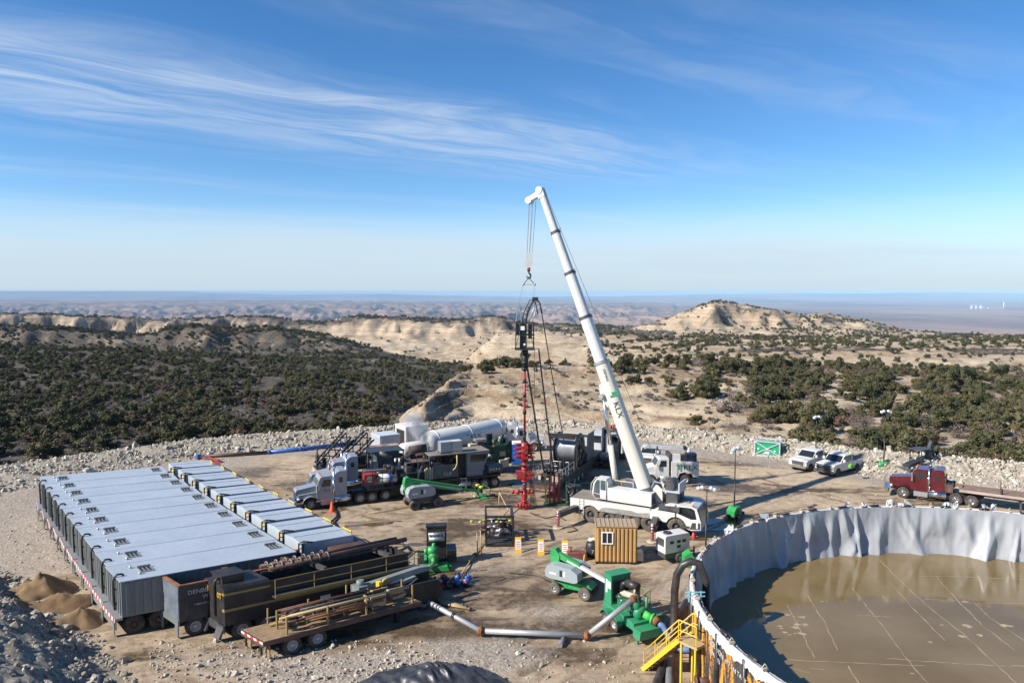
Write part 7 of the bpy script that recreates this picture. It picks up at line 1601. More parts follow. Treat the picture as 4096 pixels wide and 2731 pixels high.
# white generator trailer
q=G(2690,2238); gn=T('towable_generator','white towable generator on wheels beside the site hut','generator',q,math.radians(25))
b=MB(); b.prism([(-1.05,.75),(1.05,.75),(1.05,1.9),(.95,2.0),(-.95,2.0),(-1.05,1.9)],-.55,.55); g1=b.obj('enclosure',WHITE,gn)
b=MB(); b.box(-1.06,1.06,-.56,.56,.42,.75); b.obj('base_tank',DGREY,gn)
for (x,z) in ((-.5,1.5),(.1,1.5),(.1,1.15),(.55,1.5)): 
    b=MB(); b.box(x-.16,x+.16,-.56,-.552,z-.1,z+.1); b.obj('vent_grille',BLACK,g1)
b=MB(); b.box(-1.06,-1.052,-.4,.4,1.2,1.75); b.obj('control_panel',DGREY,g1)
b=MB(); b.lathe([(.14,-.05),(.28,-.05),(.28,.05),(.14,.05),(.14,-.05)],(-.5,0,2.05),'z',14); b.obj('cable_coil',BLACK,gn)
b=MB(); b.bar((1.0,0,.45),(1.9,0,.4),.1); b.bar((1.9,0,.0),(1.9,0,.7),.08); b.obj('tow_bar',BLACK,gn)
wheel(gn,.15,-.66,.36,.24,-1,None,WHITE); wheel(gn,.15,.66,.36,.24,1,None,WHITE)
# ---------------------------------------------------------------- boom lifts
def boom_lift(label,loc,rz,up,brz,s=1.0,blen=5.0,drop=-.22,caps=False):
    t=T('boom_lift',label,'boom lift',loc,rz); t.scale=(s,)*3
    b=MB(); b.prism([(-1.5,.5),(1.5,.5),(1.7,.75),(1.4,1.05),(-1.4,1.05),(-1.7,.75)],-.6,.6); b.obj('chassis',GREEN if not caps else DGREY,t)
    for x in (-1.25,1.25):
        b=MB(); b.bar((x,-.95,.5),(x,.95,.5),.22); b.obj('axle',DGREY,t)
        for s_ in (-1,1): wheel(t,x,s_*.98,.5,.36,s_,RUBBERD,STEEL if not caps else DGREY,False,.5)
    b=MB(); b.cyl((0,0,1.0),(0,0,1.25),.55,n=18); b.obj('turntable_ring',BLACK,t)
    M_=Matrix.Rotation(brz,4,'Z')
    hood=[(-1.95,1.3),(-2.05,1.7),(-1.85,2.2),(-1.3,2.38),(.3,2.3),(.85,2.0),(.9,1.4),(.6,1.25),(-1.6,1.22)]
    for (y0,y1) in ((-1.15,-.3),(.35,1.1)):
        b=MB(M_); b.prism(hood,y0,y1); h_=b.obj('hood',GPLAST,t)
        if y0<0:
            b=MB(M_); b.box(-.7,-.45,-1.16,-1.151,1.55,2.05); b.obj('warning_decal',INK,h_); b=MB(M_); b.box(-.38,-.2,-1.16,-1.151,1.6,2.0); b.box(-1.6,-1.0,-1.16,-1.151,1.6,1.75); b.obj('white_decal',SIGNW,h_)
    b=MB(M_); b.box(-1.6,.6,-.3,.35,1.2,1.9); b.obj('turntable',GREEN,t)
    p0=Vector((-1.85,0,up)); p1=Vector((-1.85+blen,0,up+drop*blen)); p2=p0.lerp(p1,1.28)
    b=MB(M_); b.prism([(-2.1,up-.25),(-1.95,up+.3),(-1.6,up+.35),(-1.2,up-.1),(-1.3,1.7),(-1.9,1.7)],-.28,.3); b.obj('boom_pivot',GREEN,t)
    b=MB(M_); b.bar(p0,p0.lerp(p1,.98 if caps else .45),.42,.56 if caps else .42); b.obj('boom',GREEN,t)
    b=MB(M_); b.bar(p0.lerp(p1,.3),p1,.26,.28); b.bar(p0.lerp(p1,.25)+Vector((0,-.21,-.02)),p1+Vector((0,-.21,-.02)),.03,.12); b.obj('boom_extension',WHITE,t)
    b=MB(M_); b.bar(p1,p2,.2,.22); b.bar(p2,p2+Vector((.3,0,-.45)),.18); b.obj('jib',GREEN,t)
    bx,bz=p2.x+.35,p2.z-.75
    b=MB(M_); b.box(bx,bx+.85,-.9,.9,bz,bz+.06); bk_=b.obj('basket_floor',GREEN,t)
    b=MB(M_); 
    for (x,y) in ((bx,-.9),(bx+.85,-.9),(bx,.9),(bx+.85,.9),(bx,0),(bx+.85,0)): b.cyl((x,y,bz),(x,y,bz+1.1),.03,n=5)
    for z in (bz+.55,bz+1.1):
        for y in (-.9,.9): b.cyl((bx,y,z),(bx+.85,y,z),.028,n=5)
        for x in (bx,bx+.85): b.cyl((x,-.9,z),(x,.9,z),.028,n=5)
    b.obj('basket_rail',mat('lift_rail_green',(.03,.18,.07),.5),t)
    b=MB(M_); b.box(bx+.0,bx+.25,-.4,.4,bz+.55,bz+1.15); b.obj('control_box',BLACK,t)
    if caps:
        for y in (-.45,.4):
            b=MB(M_); b.box(bx-.1,bx+.2,y-.2,y+.2,bz+1.15,bz+1.3); b.obj('yellow_cap',mat('canary_yellow',(.75,.65,.04),.5),t)
    return t
l1,r1,_=None,None,None
a=G(1682,2036); b_=G(1776,2023); d=(b_-a).normalized(); n=Vector((-d.y,d.x,0))
s1=(b_-a).length/2.5
boom_lift('green and grey boom lift lowered in front of the pump trailer, yellow capped basket',(a+b_)/2+n*.98*s1-d*.55,math.atan2(d.y,d.x),2.85,0.05,s1,6.1,-.27,True)
a=G(2222,2380); b_=G(2330,2402); d=(b_-a).normalized(); n=Vector((-d.y,d.x,0)); s1=(b_-a).length/2.5
boom_lift('green and grey boom lift parked behind the green trailer pump',(a+b_)/2+n*.9,math.atan2(d.y,d.x),2.95,-.12,.80,5.2,-.30,False)
# ---------------------------------------------------------------- big green trailer pump
q=G(2460,2500); d=G(2560,2560)-G(2395,2440); d.normalize(); n=Vector((-d.y,d.x,0)); tp=T('trailer_pump','large green engine driven trailer pump feeding the grey steel pipe','pump',G(2462,2524)+n*.95+d*.15,math.atan2(d.y,d.x))
b=MB(); b.prism([(-1.7,.6),(1.3,.6),(1.3,1.0),(-1.7,1.15)],-.75,.75); b.prism([(1.3,.3),(1.9,.3),(2.0,.85),(1.3,.85)],-.8,.8); b.obj('bed',GREENP,tp)
b=MB(); b.box(-1.75,-1.05,-.65,.65,1.1,2.75); b.box(-1.8,-1.0,-.7,.7,2.75,2.82); b.obj('radiator_house',GREENP,tp)
b=MB(); b.box(-1.4,-1.1,-.664,-.652,2.0,2.4); b.box(-1.6,-1.45,-.664,-.652,1.7,2.45); b.obj('white_decal',SIGNW,tp)
b=MB(); b.box(-.98,-.95,-.6,.6,1.3,2.5); b.obj('radiator',DARKIN,tp)
b=MB(); b.box(-.9,.35,-.35,.35,1.05,1.75); b.obj('engine',mat('engine_green',(.02,.15,.075),.5,var=.3),tp)
for i in range(44):
    b=MB(); x=ra.uniform(-.85,.75); b.cyl((x,ra.uniform(-.5,.5),ra.uniform(1.3,2.0)),(x+ra.uniform(-.3,.4),ra.uniform(-.5,.5),ra.uniform(1.2,2.0)),ra.uniform(.03,.12),n=7); b.obj('engine_fitting',ra.choice((GREENP,BLACK,STEEL,DGREEN)),tp)
b=MB(); b.cyl((-.6,.1,2.45),(.15,.35,2.4),.24,n=14); b.tube([(-.6,.1,2.45),(-.85,0,2.3),(-.8,-.1,1.9)],.17,9); b.obj('air_filter',BLACK,tp)
b=MB(); b.cyl((-.25,-.35,2.05),(.65,-.1,2.1),.17,n=12); b.cyl((-.25,-.35,2.05),(-.45,-.4,2.0),.08,n=8); b.cyl((.5,-.15,2.2),(.5,-.15,2.5),.06,n=8); b.obj('exhaust_silencer',BUFF,tp)
b=MB(); b.lathe([(.12,-.24),(.38,-.22),(.44,0),(.38,.22),(.12,.24)],(.85,0,1.3),'x',18); b.cyl((.85,-.1,1.4),(.7,-.35,2.15),.22,n=12); b.cyl((1.0,.3,1.3),(1.0,.3,2.2),.08,n=8); b.obj('pump_volute',GREENP,tp)
b=MB(); b.cyl((1.1,.1,1.3),(1.5,.3,1.2),.22,n=12); b.cyl((1.5,.3,1.2),(1.6,.35,1.18),.3,n=12); b.obj('suction_flange',mat('lime_flange',(.06,.45,.08),.5),tp)
b=MB(); b.cyl((1.6,.35,1.18),(1.85,.45,1.05),.24,n=12); b.obj('suction_union',RUST,tp)
b=MB(); b.box(.2,1.3,.75,1.2,.7,1.15); b.obj('side_tank',GREENP,tp)
for fx in (-.15,-1.0):
    for fy in (-1.15,.8):
        b=MB(); fender(b,fx,fy,fy+.35,.55,.42,.06); b.obj('fender',GREENP,tp)
for x in (-.15,-1.0): wheel(tp,x,-.95,.4,.26,-1,None,STEEL); wheel(tp,x,.95,.4,.26,1,None,STEEL)
b=MB(); b.bar((-1.7,0,.6),(-2.6,0,.55),.12); b.bar((-2.5,0,0),(-2.5,0,.9),.08); b.bar((1.6,-.7,0),(1.6,-.7,.3),.1); b.obj('tow_bar',GREENP,tp)
TPm=Matrix.Translation(tp.location)@tp.rotation_euler.to_matrix().to_4x4()
pd=TPm@Vector((.72,-.38,2.1)); ps_=TPm@Vector((1.85,.45,1.05))
# discharge pipe run
j1,j2=G(1925,2522,.3),G(2348,2540,.3)
def piperun(name,label,p,q,r,m,flm=None):
    o=tag(MB().cyl(p,q,r,n=12).obj(name,m),label,'pipe')
    for f in (0.0,1.0):
        a=Vector(p).lerp(Vector(q),f); dd=(Vector(q)-Vector(p)).normalized(); c=MB(); c.cyl(a-dd*.16,a+dd*.16,r*1.35,n=12); c.cyl(a-dd*.05,a+dd*.05,r*1.65,n=12); c.obj('coupling',flm or RUST,o)
    return o
piperun('discharge_pipe','grey steel pipe sloping down from the green trailer pump',pd,j2,.15,PALE)
piperun('discharge_pipe','grey steel pipe lying straight between two rusty couplings',j2,j1,.15,PALE)
pm1=G(1700,2400,.35)
o=piperun('discharge_pipe','grey steel pipe running from the rusty coupling to the black tanks',j1,G(1595,2342,.55),.15,PALE)
for f in (.3,.62,.7):
    a=j1.lerp(G(1595,2342,.55),f); dd=(G(1595,2342,.55)-j1).normalized(); c=MB(); c.cyl(a-dd*.12,a+dd*.12,.175,n=12); c.obj('pipe_band',BLACK,o)
c=MB(); c.cyl(G(2260,2546,.15),G(2240,2580,.14),.14,n=12); tag(c.obj('pipe_stub',PIPEG),'short grey pipe stub lying under the straight pipe','pipe')
b=MB(); q=G(1722,2428); b.cb((q.x,q.y,.12),(.6,.25,.24),.1); tag(b.obj('timber_block',WOOD),'timber block under the grey pipe near the flatbed','block')
tag(MB().tube([ps_,ps_+Vector((.25,-.05,-.15)),ps_+Vector((.5,-.3,-.6)),ps_+Vector((.65,-.8,-.85)),ps_+Vector((1.0,-1.3,-.85)),ps_+Vector((1.7,-1.3,-.83)),ps_+Vector((2.4,-.9,-.8)),ps_+Vector((2.8,-.3,-.8))],.16,10).obj('blue_hose',HOSEBL),'blue lay flat hose from the green trailer pump to the round tank','hose')
# ---------------------------------------------------------------- skid pump (green, black tower)
q=G(1728,2262); sp_=T('skid_pump','green skid pump with black radiator tower on the mud','pump',q,math.radians(8))
b=MB(); b.box(-.35,1.0,-.1,.55,.3,2.75); b.box(-.4,1.05,-.15,.6,2.75,2.85); b.obj('radiator_tower',BLACK,sp_)
b=MB(); 
for k in range(5): b.cyl((-.15+k*.24,-.13,1.75),(-.15+k*.24,-.13,2.4),.08,n=8)
b.cyl((-.2,-.2,1.95),(.85,-.2,1.95),.16,n=12); b.cyl((-.2,-.2,2.3),(.8,-.2,2.3),.1,n=10); b.obj('exhaust_manifold',COIL,sp_)
b=MB(); b.cyl((-.3,-.75,1.35),(.35,-.75,1.35),.3,n=14); b.ball((.05,-.8,1.0),.36); b.cyl((-.55,-.7,1.3),(-.3,-.7,1.3),.22,n=12); b.cyl((.1,-.75,1.4),(.1,-.7,1.85),.12,n=10); b.cyl((.05,-1.0,.95),(.1,-1.25,.6),.16,n=12); b.box(-.25,.3,-.85,-.3,.35,1.0); b.obj('pump_body',GREEN,sp_)
b=MB(); b.prism([(-.5,.1),(1.15,.1),(1.0,.4),(-.2,.45)],-1.35,-.7); b.box(-.7,1.3,-.9,1.3,.08,.3); b.obj('skid_base',GREEN,sp_)
b=MB(); b.box(-1.0,-.55,-.4,.2,.3,.95); b.obj('battery_box',DGREY,sp_)
b=MB(); b.box(1.05,1.7,-.2,1.2,.3,1.1); b.obj('control_panel',BLACK,sp_)
SPm=Matrix.Translation(sp_.location)@sp_.rotation_euler.to_matrix().to_4x4()
tag(MB().tube([SPm@Vector((-.55,-.7,1.3)),SPm@Vector((-1.1,-.75,1.35)),SPm@Vector((-1.7,-.9,.9)),SPm@Vector((-2.3,-1.5,.25)),G(1560,2290,.2)],.07,8).obj('black_hose',HOSEB),'black hose arching from the skid pump to the tank front','hose')
tag(MB().tube([SPm@Vector((.1,-1.25,.6)),G(1690,2286,.35),G(1650,2300,.3),G(1605,2285,.35),G(1575,2245,.5),G(1560,2215,.8)],.13,9).obj('suction_hose',BUFF),'pale ribbed suction hose from the skid pump to the tank manifold','hose')
tag(MB().tube([G(1500,2200,.6),G(1560,2172,.3),G(1610,2172,.25),G(1625,2190,.25),G(1575,2212,.5),G(1540,2230,.9)],.1,8).obj('black_hose',HOSEB),'black hose looping on the mud beyond the header pipes','hose')
tag(MB().tube([G(1300,2085,.8),G(1330,2082,.12),G(1348,2065,.1),G(1345,2045,.1),G(1334,2028,.1),G(1360,2016,.1),G(1500,2004,.1),G(1640,1992,.1)],.09,8).obj('black_hose',HOSEB),'long black hose curling past the orange cone to the manifold','hose')
b=MB(); q=G(1566,2345); b.M=Matrix.Translation(q)@Matrix.Rotation(.3,4,'Z'); b.box(-.9,.9,-.5,.6,0,1.15); tag(b.obj('steel_box',mat('blue_grey_box',(.12,.14,.17),.5,var=.15,dirt=.2)),'blue grey steel box at the end of the walkway tank','box')  # plain blue-grey box, one colour all round
b=MB(); q=G(1672,2345); b.M=Matrix.Translation(q)@Matrix.Rotation(-.2,4,'Z'); b.box(-.75,.75,-.03,.03,0,1.2); 
for k in range(6): b.box(-.7+k*.27,-.66+k*.27,-.06,-.03,.1,1.1)
tag(b.obj('mesh_screen',mat('rusty_mesh',(.16,.11,.08),.8,var=.4)),'rusty mesh screen standing behind the skid pump','screen')
# ---------------------------------------------------------------- manifold skid in black frame
q=G(1945,2188); mf=T('manifold_skid','black open frame skid holding a valve manifold by the warning signs','skid',q,math.radians(3))
b=MB(); w_,d_,h_=2.0,2.6,2.3
for x in (0,w_):
    for y in (0,d_): b.bar((x,y,0),(x,y,h_),.14)
for y in (0,d_): b.bar((-.05,y,h_),(w_+.05,y,h_),.14); b.bar((0,y,.1),(w_,y,.1),.14)
for x in (0,w_): b.bar((x,0,h_),(x,d_,h_),.14); b.bar((x,0,.1),(x,d_,.1),.14)
b.bar((0,0,.75),(w_,0,.75),.1); b.bar((0,d_,1.2),(w_,d_,1.2),.1); b.obj('frame',BLACK,mf)
for k in range(5):
    b=MB(); b.box(.1,w_-.1,.1+k*.42,.4+k*.42,.16,.22); b.obj('floor_slat',DGREY,mf)
for i in range(20):
    b=MB(); x=ra.uniform(-.4,w_+.1); y=ra.uniform(.4,d_); z=ra.uniform(.4,1.2)
    if i%2: b.cyl((x-.35,y,z),(x+.35,y,z),.1,n=8); b.ball((x,y,z),.2,8,5)
    else: b.cyl((x,y,z-.3),(x,y,z+.35),.09,n=8); b.cyl((x,y,z+.3),(x,y,z+.36),.22,n=10)
    b.obj('valve',ra.choice((DGREY,BROWN,BLACK,DGREY,STEEL)),mf)
for (x,y) in ((-1.2,2.1),(-.55,1.8),(-.25,2.3),(.75,2.3),(1.1,2.0),(1.75,1.8)):
    b=MB(); zz_=ra.uniform(1.05,1.4); b.cyl((x,y,zz_),(x+.26,y+.05,zz_+.04),.10,n=10); b.cb((x+.15,y,zz_-.12),(.2,.2,.22),ra.random()); b.obj('yellow_valve',HIVIS,mf)
b=MB(); b.cyl((-1.2,1.6,1.2),(2.2,1.9,1.2),.1,n=8); b.obj('flow_line',BROWN,mf)
# iron line: long thin pipe from wellhead past the skid to the valve heap
pts=[WELL+Vector((-1.3,0,1.55)),WELL+Vector((-2.2,0,1.5)),G(2033,2040,.3),G(1985,2090,.15),G(1960,2130,.15),G(1900,2215,.15),G(1880,2245,.15),G(1822,2330,.2)]
o=tag(MB().tube(pts,.05,8).obj('iron_line',TANP),'thin iron pipe line running from the wellhead to the valve heap','pipe')
for f in range(3,8):
    c=MB(); c.ball(pts[f],.13,8,5); c.cyl(pts[f]-Vector((.2,0,0)),pts[f]+Vector((.2,0,0)),.05,n=6); c.obj('swivel',BROWN,o)
o=tag(MB().tube([WELL+Vector((-2.2,.1,1.5)),WELL+Vector((-2.25,.1,0))],.05,7).obj('stand_post',TANP),'slim tan post holding the iron pipe near the wellhead','post')
for px,py in ((1911,2225),(1925,2215)):
    g_=G(px,py); tag(MB().cyl(g_,g_+Vector((-.05,0,1.7)),.05,.04,7).obj('marker_post',TANP),'slim tan upright post beside the manifold skid','post',group='posts beside the manifold skid')
g_=G(1185,1958); tag(MB().cyl(g_,g_+Vector((0,0,1.2)),.035,.03,6).obj('stake',TANP),'lone wooden stake on bare mud beyond the silver tractors','stake')
tag(MB().tube([G(1470,2052,.06),G(1560,2040,.06),G(1700,2012,.06),G(1800,1998,.06),G(1880,1990,.06)],.045,6).obj('treating_line',TANP),'thin tan treating line lying along the pump trailer','pipe')
for i,(pp,lb) in enumerate((([(2120,2050),(2180,2072),(2230,2062),(2262,2080)],'black hose snaking from the wellhead toward the crane tail'),([(1990,1990),(2030,2010),(2060,2006),(2085,2030)],'black hose between the pump trailer and the wellhead'),([(2180,2100),(2240,2112),(2290,2105),(2310,2120),(2270,2128)],'black hose coiled beside the crane outrigger'),([(2040,2290),(2150,2300),(2210,2330)],'black cable lying on mud before the boom lift'))):
    tag(MB().tube([G(*p,.05) for p in pp],.045,6).obj('ground_hose',HOSEB),lb,'hose')
# valve heap on the ground
q=G(1800,2340); vh=T('valve_heap','heap of red blue and dark valves lying in the shade','valves',q,.2)
for i in range(34):
    b=MB(); x=ra.uniform(-1.5,1.3); y=ra.uniform(-.6,.7); z=ra.uniform(.12,.4); s=ra.uniform(.08,.17)
    if i%3: b.cyl((x-.2,y,z),(x+.2,y+ra.uniform(-.2,.2),z),s,n=8); b.cyl((x,y,z),(x,y,z+.3),s*.5,n=7)
    else: b.ball((x,y,z),s*1.4,8,5)
    b.obj('valve',ra.choice((DGREY,BROWN,BLACK,REDD,BROWN,STEEL)) if x<.2 else ra.choice((RED,BLUE,REDD,BROWN,BLUE,BLUE)),vh)
# tan pipes lying
for i in range(3):
    p0,p1=G(1735+i*12,2395+i*8,.12),G(1850+i*14,2420+i*7,.12); o=tag(MB().cyl(p0,p1,.07,n=8).obj('tan_pipe',TANP),'tan pipe joint lying beside the grey discharge pipe','pipe',group='tan pipe joints on the mud'); c=MB(); c.ball(p1,.14,8,5); c.ball(p0,.12,8,5); c.obj('pipe_end',BROWN,o)
# ---------------------------------------------------------------- A-frame signs
for i,(px,py) in enumerate(((2072,2206),(2163,2214),(2259,2220))):
    lab=('yellow folding warning sign next to the manifold skid','yellow folding warning sign in the middle of the row of three','yellow folding warning sign next to the numbered black barrel')[i]
    sg=T('warning_sign',lab,'sign',G(px,py),.08-.06*i,'folding warning signs in a row')
    for (s,nm) in ((-1,'front_panel'),(1,'back_panel')):
        b=MB(); b.add([(-.24,s*.32,0),(.24,s*.32,0),(.22,s*.03,1.1),(-.22,s*.03,1.1),(-.24,s*.32+.03,0),(.24,s*.32+.03,0),(.22,s*.03+.03,1.1),(-.22,s*.03+.03,1.1)],[(0,1,2,3),(4,5,6,7),(0,1,5,4),(1,2,6,5),(2,3,7,6),(3,0,4,7)]); pn_=b.obj(nm,SIGNY,sg)
        if s<0:
            b=MB(); f=lambda z: -.32+.29*z/1.1-.006
            b.add([(-.19,f(.28),.28),(.19,f(.28),.28),(.18,f(.95),.95),(-.18,f(.95),.95)],[(0,1,2,3)]); b.obj('white_face',SIGNW,pn_)
            b=MB(); 
            for k in range(4): z=.36+k*.13; b.add([(-.13,f(z)-.004,z),(.13,f(z)-.004,z),(.13,f(z+.05)-.004,z+.05),(-.13,f(z+.05)-.004,z+.05)],[(0,1,2,3)])
            b.obj('printed_lines',mat('red_print',(.45,.05,.04),.6),pn_)
# barrel 7
q=G(2368,2222); br=T('waste_barrel','black barrel numbered 7 with a white bag on top beside the hut','barrel',q,0)
b=MB(); b.lathe([(.001,0),(.40,0),(.46,.25),(.47,.75),(.40,1.0),(.25,1.1),(.001,1.12)],(0,0,0),'z',18); b.obj('barrel_body',mat('black_plastic_barrel',(.02,.022,.028),.5,var=.3),br)
b=MB(); b.ball((-.1,-.05,1.2),.2,8,5,(1.1,.8,.7)); b.ball((.1,-.02,1.22),.13,8,5); b.obj('white_bag',SIGNW,br)
text('7',br,INKW,.36,(-.1,-.475,.35),(math.pi/2,0,0)); b=MB(); b.bar((-.45,-.1,.7),(-.62,-.15,.35),.04); b.obj('handle',BLACK,br)
b=MB(); q=G(2305,2236); b.M=Matrix.Translation(q)@Matrix.Rotation(.05,4,'Z'); b.box(-.65,.65,-.35,.35,0,.55); b.cyl((-.4,0,.55),(-.4,0,.9),.06,n=7); b.box(-.55,-.25,-.05,.05,.85,.9); tag(b.obj('red_tool_chest',mat('faded_red_steel',(.20,.06,.045),.6,var=.25,dirt=.3)),'faded red tool chest beside the boom lift hood','chest')
g_=G(2333,2262); tag(MB().cyl(g_,g_+Vector((.08,0,.8)),.04,n=6).obj('yellow_stake',YEL),'short yellow stake beside the red tool chest','stake')
b=MB(); q=G(2600,2192,.25); b.cyl(q+Vector((-.3,0,0)),q+Vector((1.2,.1,0)),.16,n=10); b.ball(q+Vector((-.5,0,-.05)),.3,9,5); tag(b.obj('buff_cylinder',BUFF),'buff cylinder and fittings lying behind the hut','cylinder')
# cone
q=G(1328,2046); cn=T('traffic_cone','orange traffic cone in front of the silver tractor','cone',q); b=MB(); b.lathe([(.24,.03),(.05,.92),(.001,.93)],(0,0,0),'z',16); b.obj('cone_body',ORANGE,cn); b=MB(); b.box(-.27,.27,-.27,.27,0,.04); b.obj('base',ORANGE,cn)
# small red triangle by crane
g_=G(2775,2150); b=MB(); b.M=Matrix.Translation(g_); b.lathe([(.22,0),(.04,.7),(.001,.71)],(0,0,0),'z',12); tag(b.obj('red_cone',RED),'small red marker cone under the crane cab','cone')
# ---------------------------------------------------------------- light towers
def light_tower(label,px,top,body=True,s=1.0,grp=None,spread=.5,rot=0.3,lean=0):
    g_=G(*px); t=T('light_tower',label,'light tower',g_,rot)
    zt_=GY(top[0],top[1],g_.y).z
    if body:
        b=MB(); b.prism([(-.8*s,.4*s),(-.8*s,1.0*s),(-.3*s,1.4*s),(.5*s,1.4*s),(.8*s,1.05*s),(.8*s,.4*s)],-.5*s,.5*s); h_=b.obj('generator_hood',GREEN,t); b=MB(); b.box(-.35*s,.2*s,-.51*s,-.501*s,.7*s,1.1*s); b.obj('vent_grille',DGREEN,h_)
        b=MB(); b.box(-1.0*s,1.0*s,-.55*s,.55*s,.3*s,.42*s); b.bar((1.0*s,0,.38*s),(1.9*s,0,.35*s),.12*s); b.box(1.3*s,1.7*s,-.35*s,.35*s,.2*s,.5*s); b.bar((-.8*s,-1.0*s,.1),(-.8*s,1.0*s,.1),.08); b.bar((-.8*s,-1.0*s,0),(-.8*s,-1.0*s,.5*s),.08); b.bar((1.3*s,0,0),(1.3*s,0,.4*s),.1*s); b.obj('trailer_frame',BLACK,t)
        for y in (-.6,.6): wheel(t,-.1*s,y*s,.32*s,.2*s,-1 if y<0 else 1)
    b=MB(); x=.0; b.cyl((x,0,.0 if not body else .3),(x+lean,0,zt_*.55),.07,.06,7); b.cyl((x+lean,0,zt_*.55),(x+lean,0,zt_),.045,.04,7); b.bar((x-spread+lean,0,zt_),(x+spread+lean,0,zt_),.06); b.obj('mast',BLACK,t)
    for dx,dz in ((-spread,.12),(-spread*.55,.2),(spread*.55,.2),(spread,.1)):
        b=MB(); c=Vector((x+lean+dx,-.12,zt_+dz)); b.M=Matrix.Translation(c)@Matrix.Rotation(.75,4,'X'); b.lathe([(.001,.13),(.09,.11),(.16,-.02),(.19,-.08),(.15,-.07),(.001,-.04)],(0,0,0),'z',12); b.obj('lamp_head',LAMPG,t)
    return t
light_tower('green light tower on its trailer beside the round tank',(2936,2072),(2925,1800),rot=.75,s=.74)
light_tower('slim light tower whose mast rises in front of the crane cab beside the tank liner',(2822,2235),(2818,1958),False,rot=-.3,spread=.55)
light_tower('green light tower behind the pickup with brown load',(3262,1838),(3253,1672),rot=.4,s=.8,spread=.45)
light_tower('green light tower between the guarded pickup and the backhoe',(3534,1885),(3530,1650),rot=.15,spread=.5,s=.75)
b=MB(); q=G(2752,2262); b.M=Matrix.Translation(q); b.prism([(-.35,0),(.35,0),(.35,.7),(.1,1.1),(-.35,.8)],-.4,.4); tag(b.obj('green_fuel_cell',GREEN),'small green fuel cell against the round tank rim','fuel cell')
# green fuel container in grey cross-braced frame
fa,fb=G(3018,1822),G(3118,1832); L=(fb-fa).length; fc=T('framed_fuel_tank','green fuel tank in a pale grey cross-braced frame by the berm','tank',fa,math.atan2(fb.y-fa.y,fb.x-fa.x)); HF=1.75; DF=2.0
b=MB(); b.box(.08,L-.08,.08,DF-.08,.22,HF*.86); fg=b.obj('tank_body',mat('emerald_tank_paint',(.012,.30,.13),.45,var=.1),fc)
b=MB()
for x in (0,L):
    for y in (0,DF): b.bar((x,y,0),(x,y,HF),.12)
for y in (0,DF): b.bar((0,y,HF),(L,y,HF),.1); b.bar((0,y,.1),(L,y,.1),.2)
for x in (0,L): b.bar((x,0,HF),(x,DF,HF),.1); b.bar((x,0,.1),(x,DF,.1),.16)
b.bar((0,-.02,.2),(L,-.02,HF-.05),.05,.1); b.bar((0,-.03,HF-.05),(L,-.03,.2),.05,.1); b.box(L*.44,L*.56,-.05,-.02,HF*.45,HF*.6); b.obj('frame',CONT,fc)
b=MB(); b.box(L*.4,L*.58,.05,.078,.35,.62); b.obj('placard',SIGNW,fg); b=MB(); b.cyl((L*.14,.05,HF*.5),(L*.14,.075,HF*.5),.1,n=14); b.obj('round_label',SIGNW,fg)
b=MB(); b.M=Matrix.Translation((L*.8,.06,HF*.42))@Matrix.Rotation(.785,4,'Y'); b.box(-.09,.09,-.01,.01,-.09,.09); b.obj('hazard_diamond',SIGNW,fg)
# ---------------------------------------------------------------- dirt piles and tarp
DIRT=mat('brown_loam',(.20,.125,.06),.95,var=.3,scale=1.2,bump=.6,bscale=5)
def pile(name,label,cat,px,rx,ry,h,m,seed,rot=0,ridge=0):
    g_=G(*px); n,k=40,14; vs=[]; 
    for j in range(k+1):
        q=j/k
        for i in range(n):
            a=2*math.pi*i/n; e=1+.18*float(fbm(np.array([math.cos(a)*1.3+seed]),np.array([math.sin(a)*1.3]),2)[0]); x,y=rx*q*e*math.cos(a),ry*q*e*math.sin(a)
            X=g_.x+x*math.cos(rot)-y*math.sin(rot); Y=g_.y+x*math.sin(rot)+y*math.cos(rot)
            z=h*(1-q)**(.75+.25*math.sin(a*2+seed))*(1+.55*float(fbm(np.array([X*1.1+seed]),np.array([Y*1.1]),4)[0]))+float(pad_z(X,Y))*(q if q>.3 else .3) -.12*q
            vs.append((X,Y,z))
    b=MB(); b.add(vs,[(j*n+i,j*n+(i+1)%n,(j+1)*n+(i+1)%n,(j+1)*n+i) for j in range(k) for i in range(n)],True); return tag(b.obj(name,m),label,cat)
pile('dirt_pile','tall brown dirt pile between the rubble bank and the tank row','dirt pile',(165,2375),2.2,2.0,1.2,DIRT,1)
pile('dirt_pile','low brown dirt pile joined to the tall pile','dirt pile',(235,2425),2.2,1.5,.85,DIRT,5,.5)
pile('dirt_pile','small brown dirt pile closest to the tank trailer wheels','dirt pile',(325,2490),1.7,1.4,.85,DIRT,9)
# tarp: wrinkled sheet over a mound
def tarp():
    g_=G(1755,2752); n,k=120,26; vs=[]
    A=np.linspace(0,2*np.pi,n,endpoint=False)
    for j in range(k+1):
        q=j/k; e=1+.12*fbm(np.cos(A)*1.6+3,np.sin(A)*1.6,3); x=4.1*q*e*np.cos(A); y=1.75*q*e*np.sin(A)-.06*x; X=g_.x+x; Y=g_.y+y
        z=pad_z(X,Y)+.02+1.0*(1-q**2)**.9+(.26*np.power(1-np.abs(np.clip(fbm(x*1.25+y*.9+2,(y*1.25-x*.9)*.13,2)*2.4,-1,1)),2.5)+.03*fbm(x*2.2,y*2.2,2)-.12)*np.clip(1.15-q,0,1)*sstep(q,0,.15)
        vs+=list(zip(X,Y,z if j<k else z-.08))
    b=MB(); b.add(vs,[(j*n+i,j*n+(i+1)%n,(j+1)*n+(i+1)%n,(j+1)*n+i) for j in range(k) for i in range(n)],True); tag(b.obj('black_tarpaulin',TARP),'crumpled black tarpaulin over a low mound','tarpaulin')
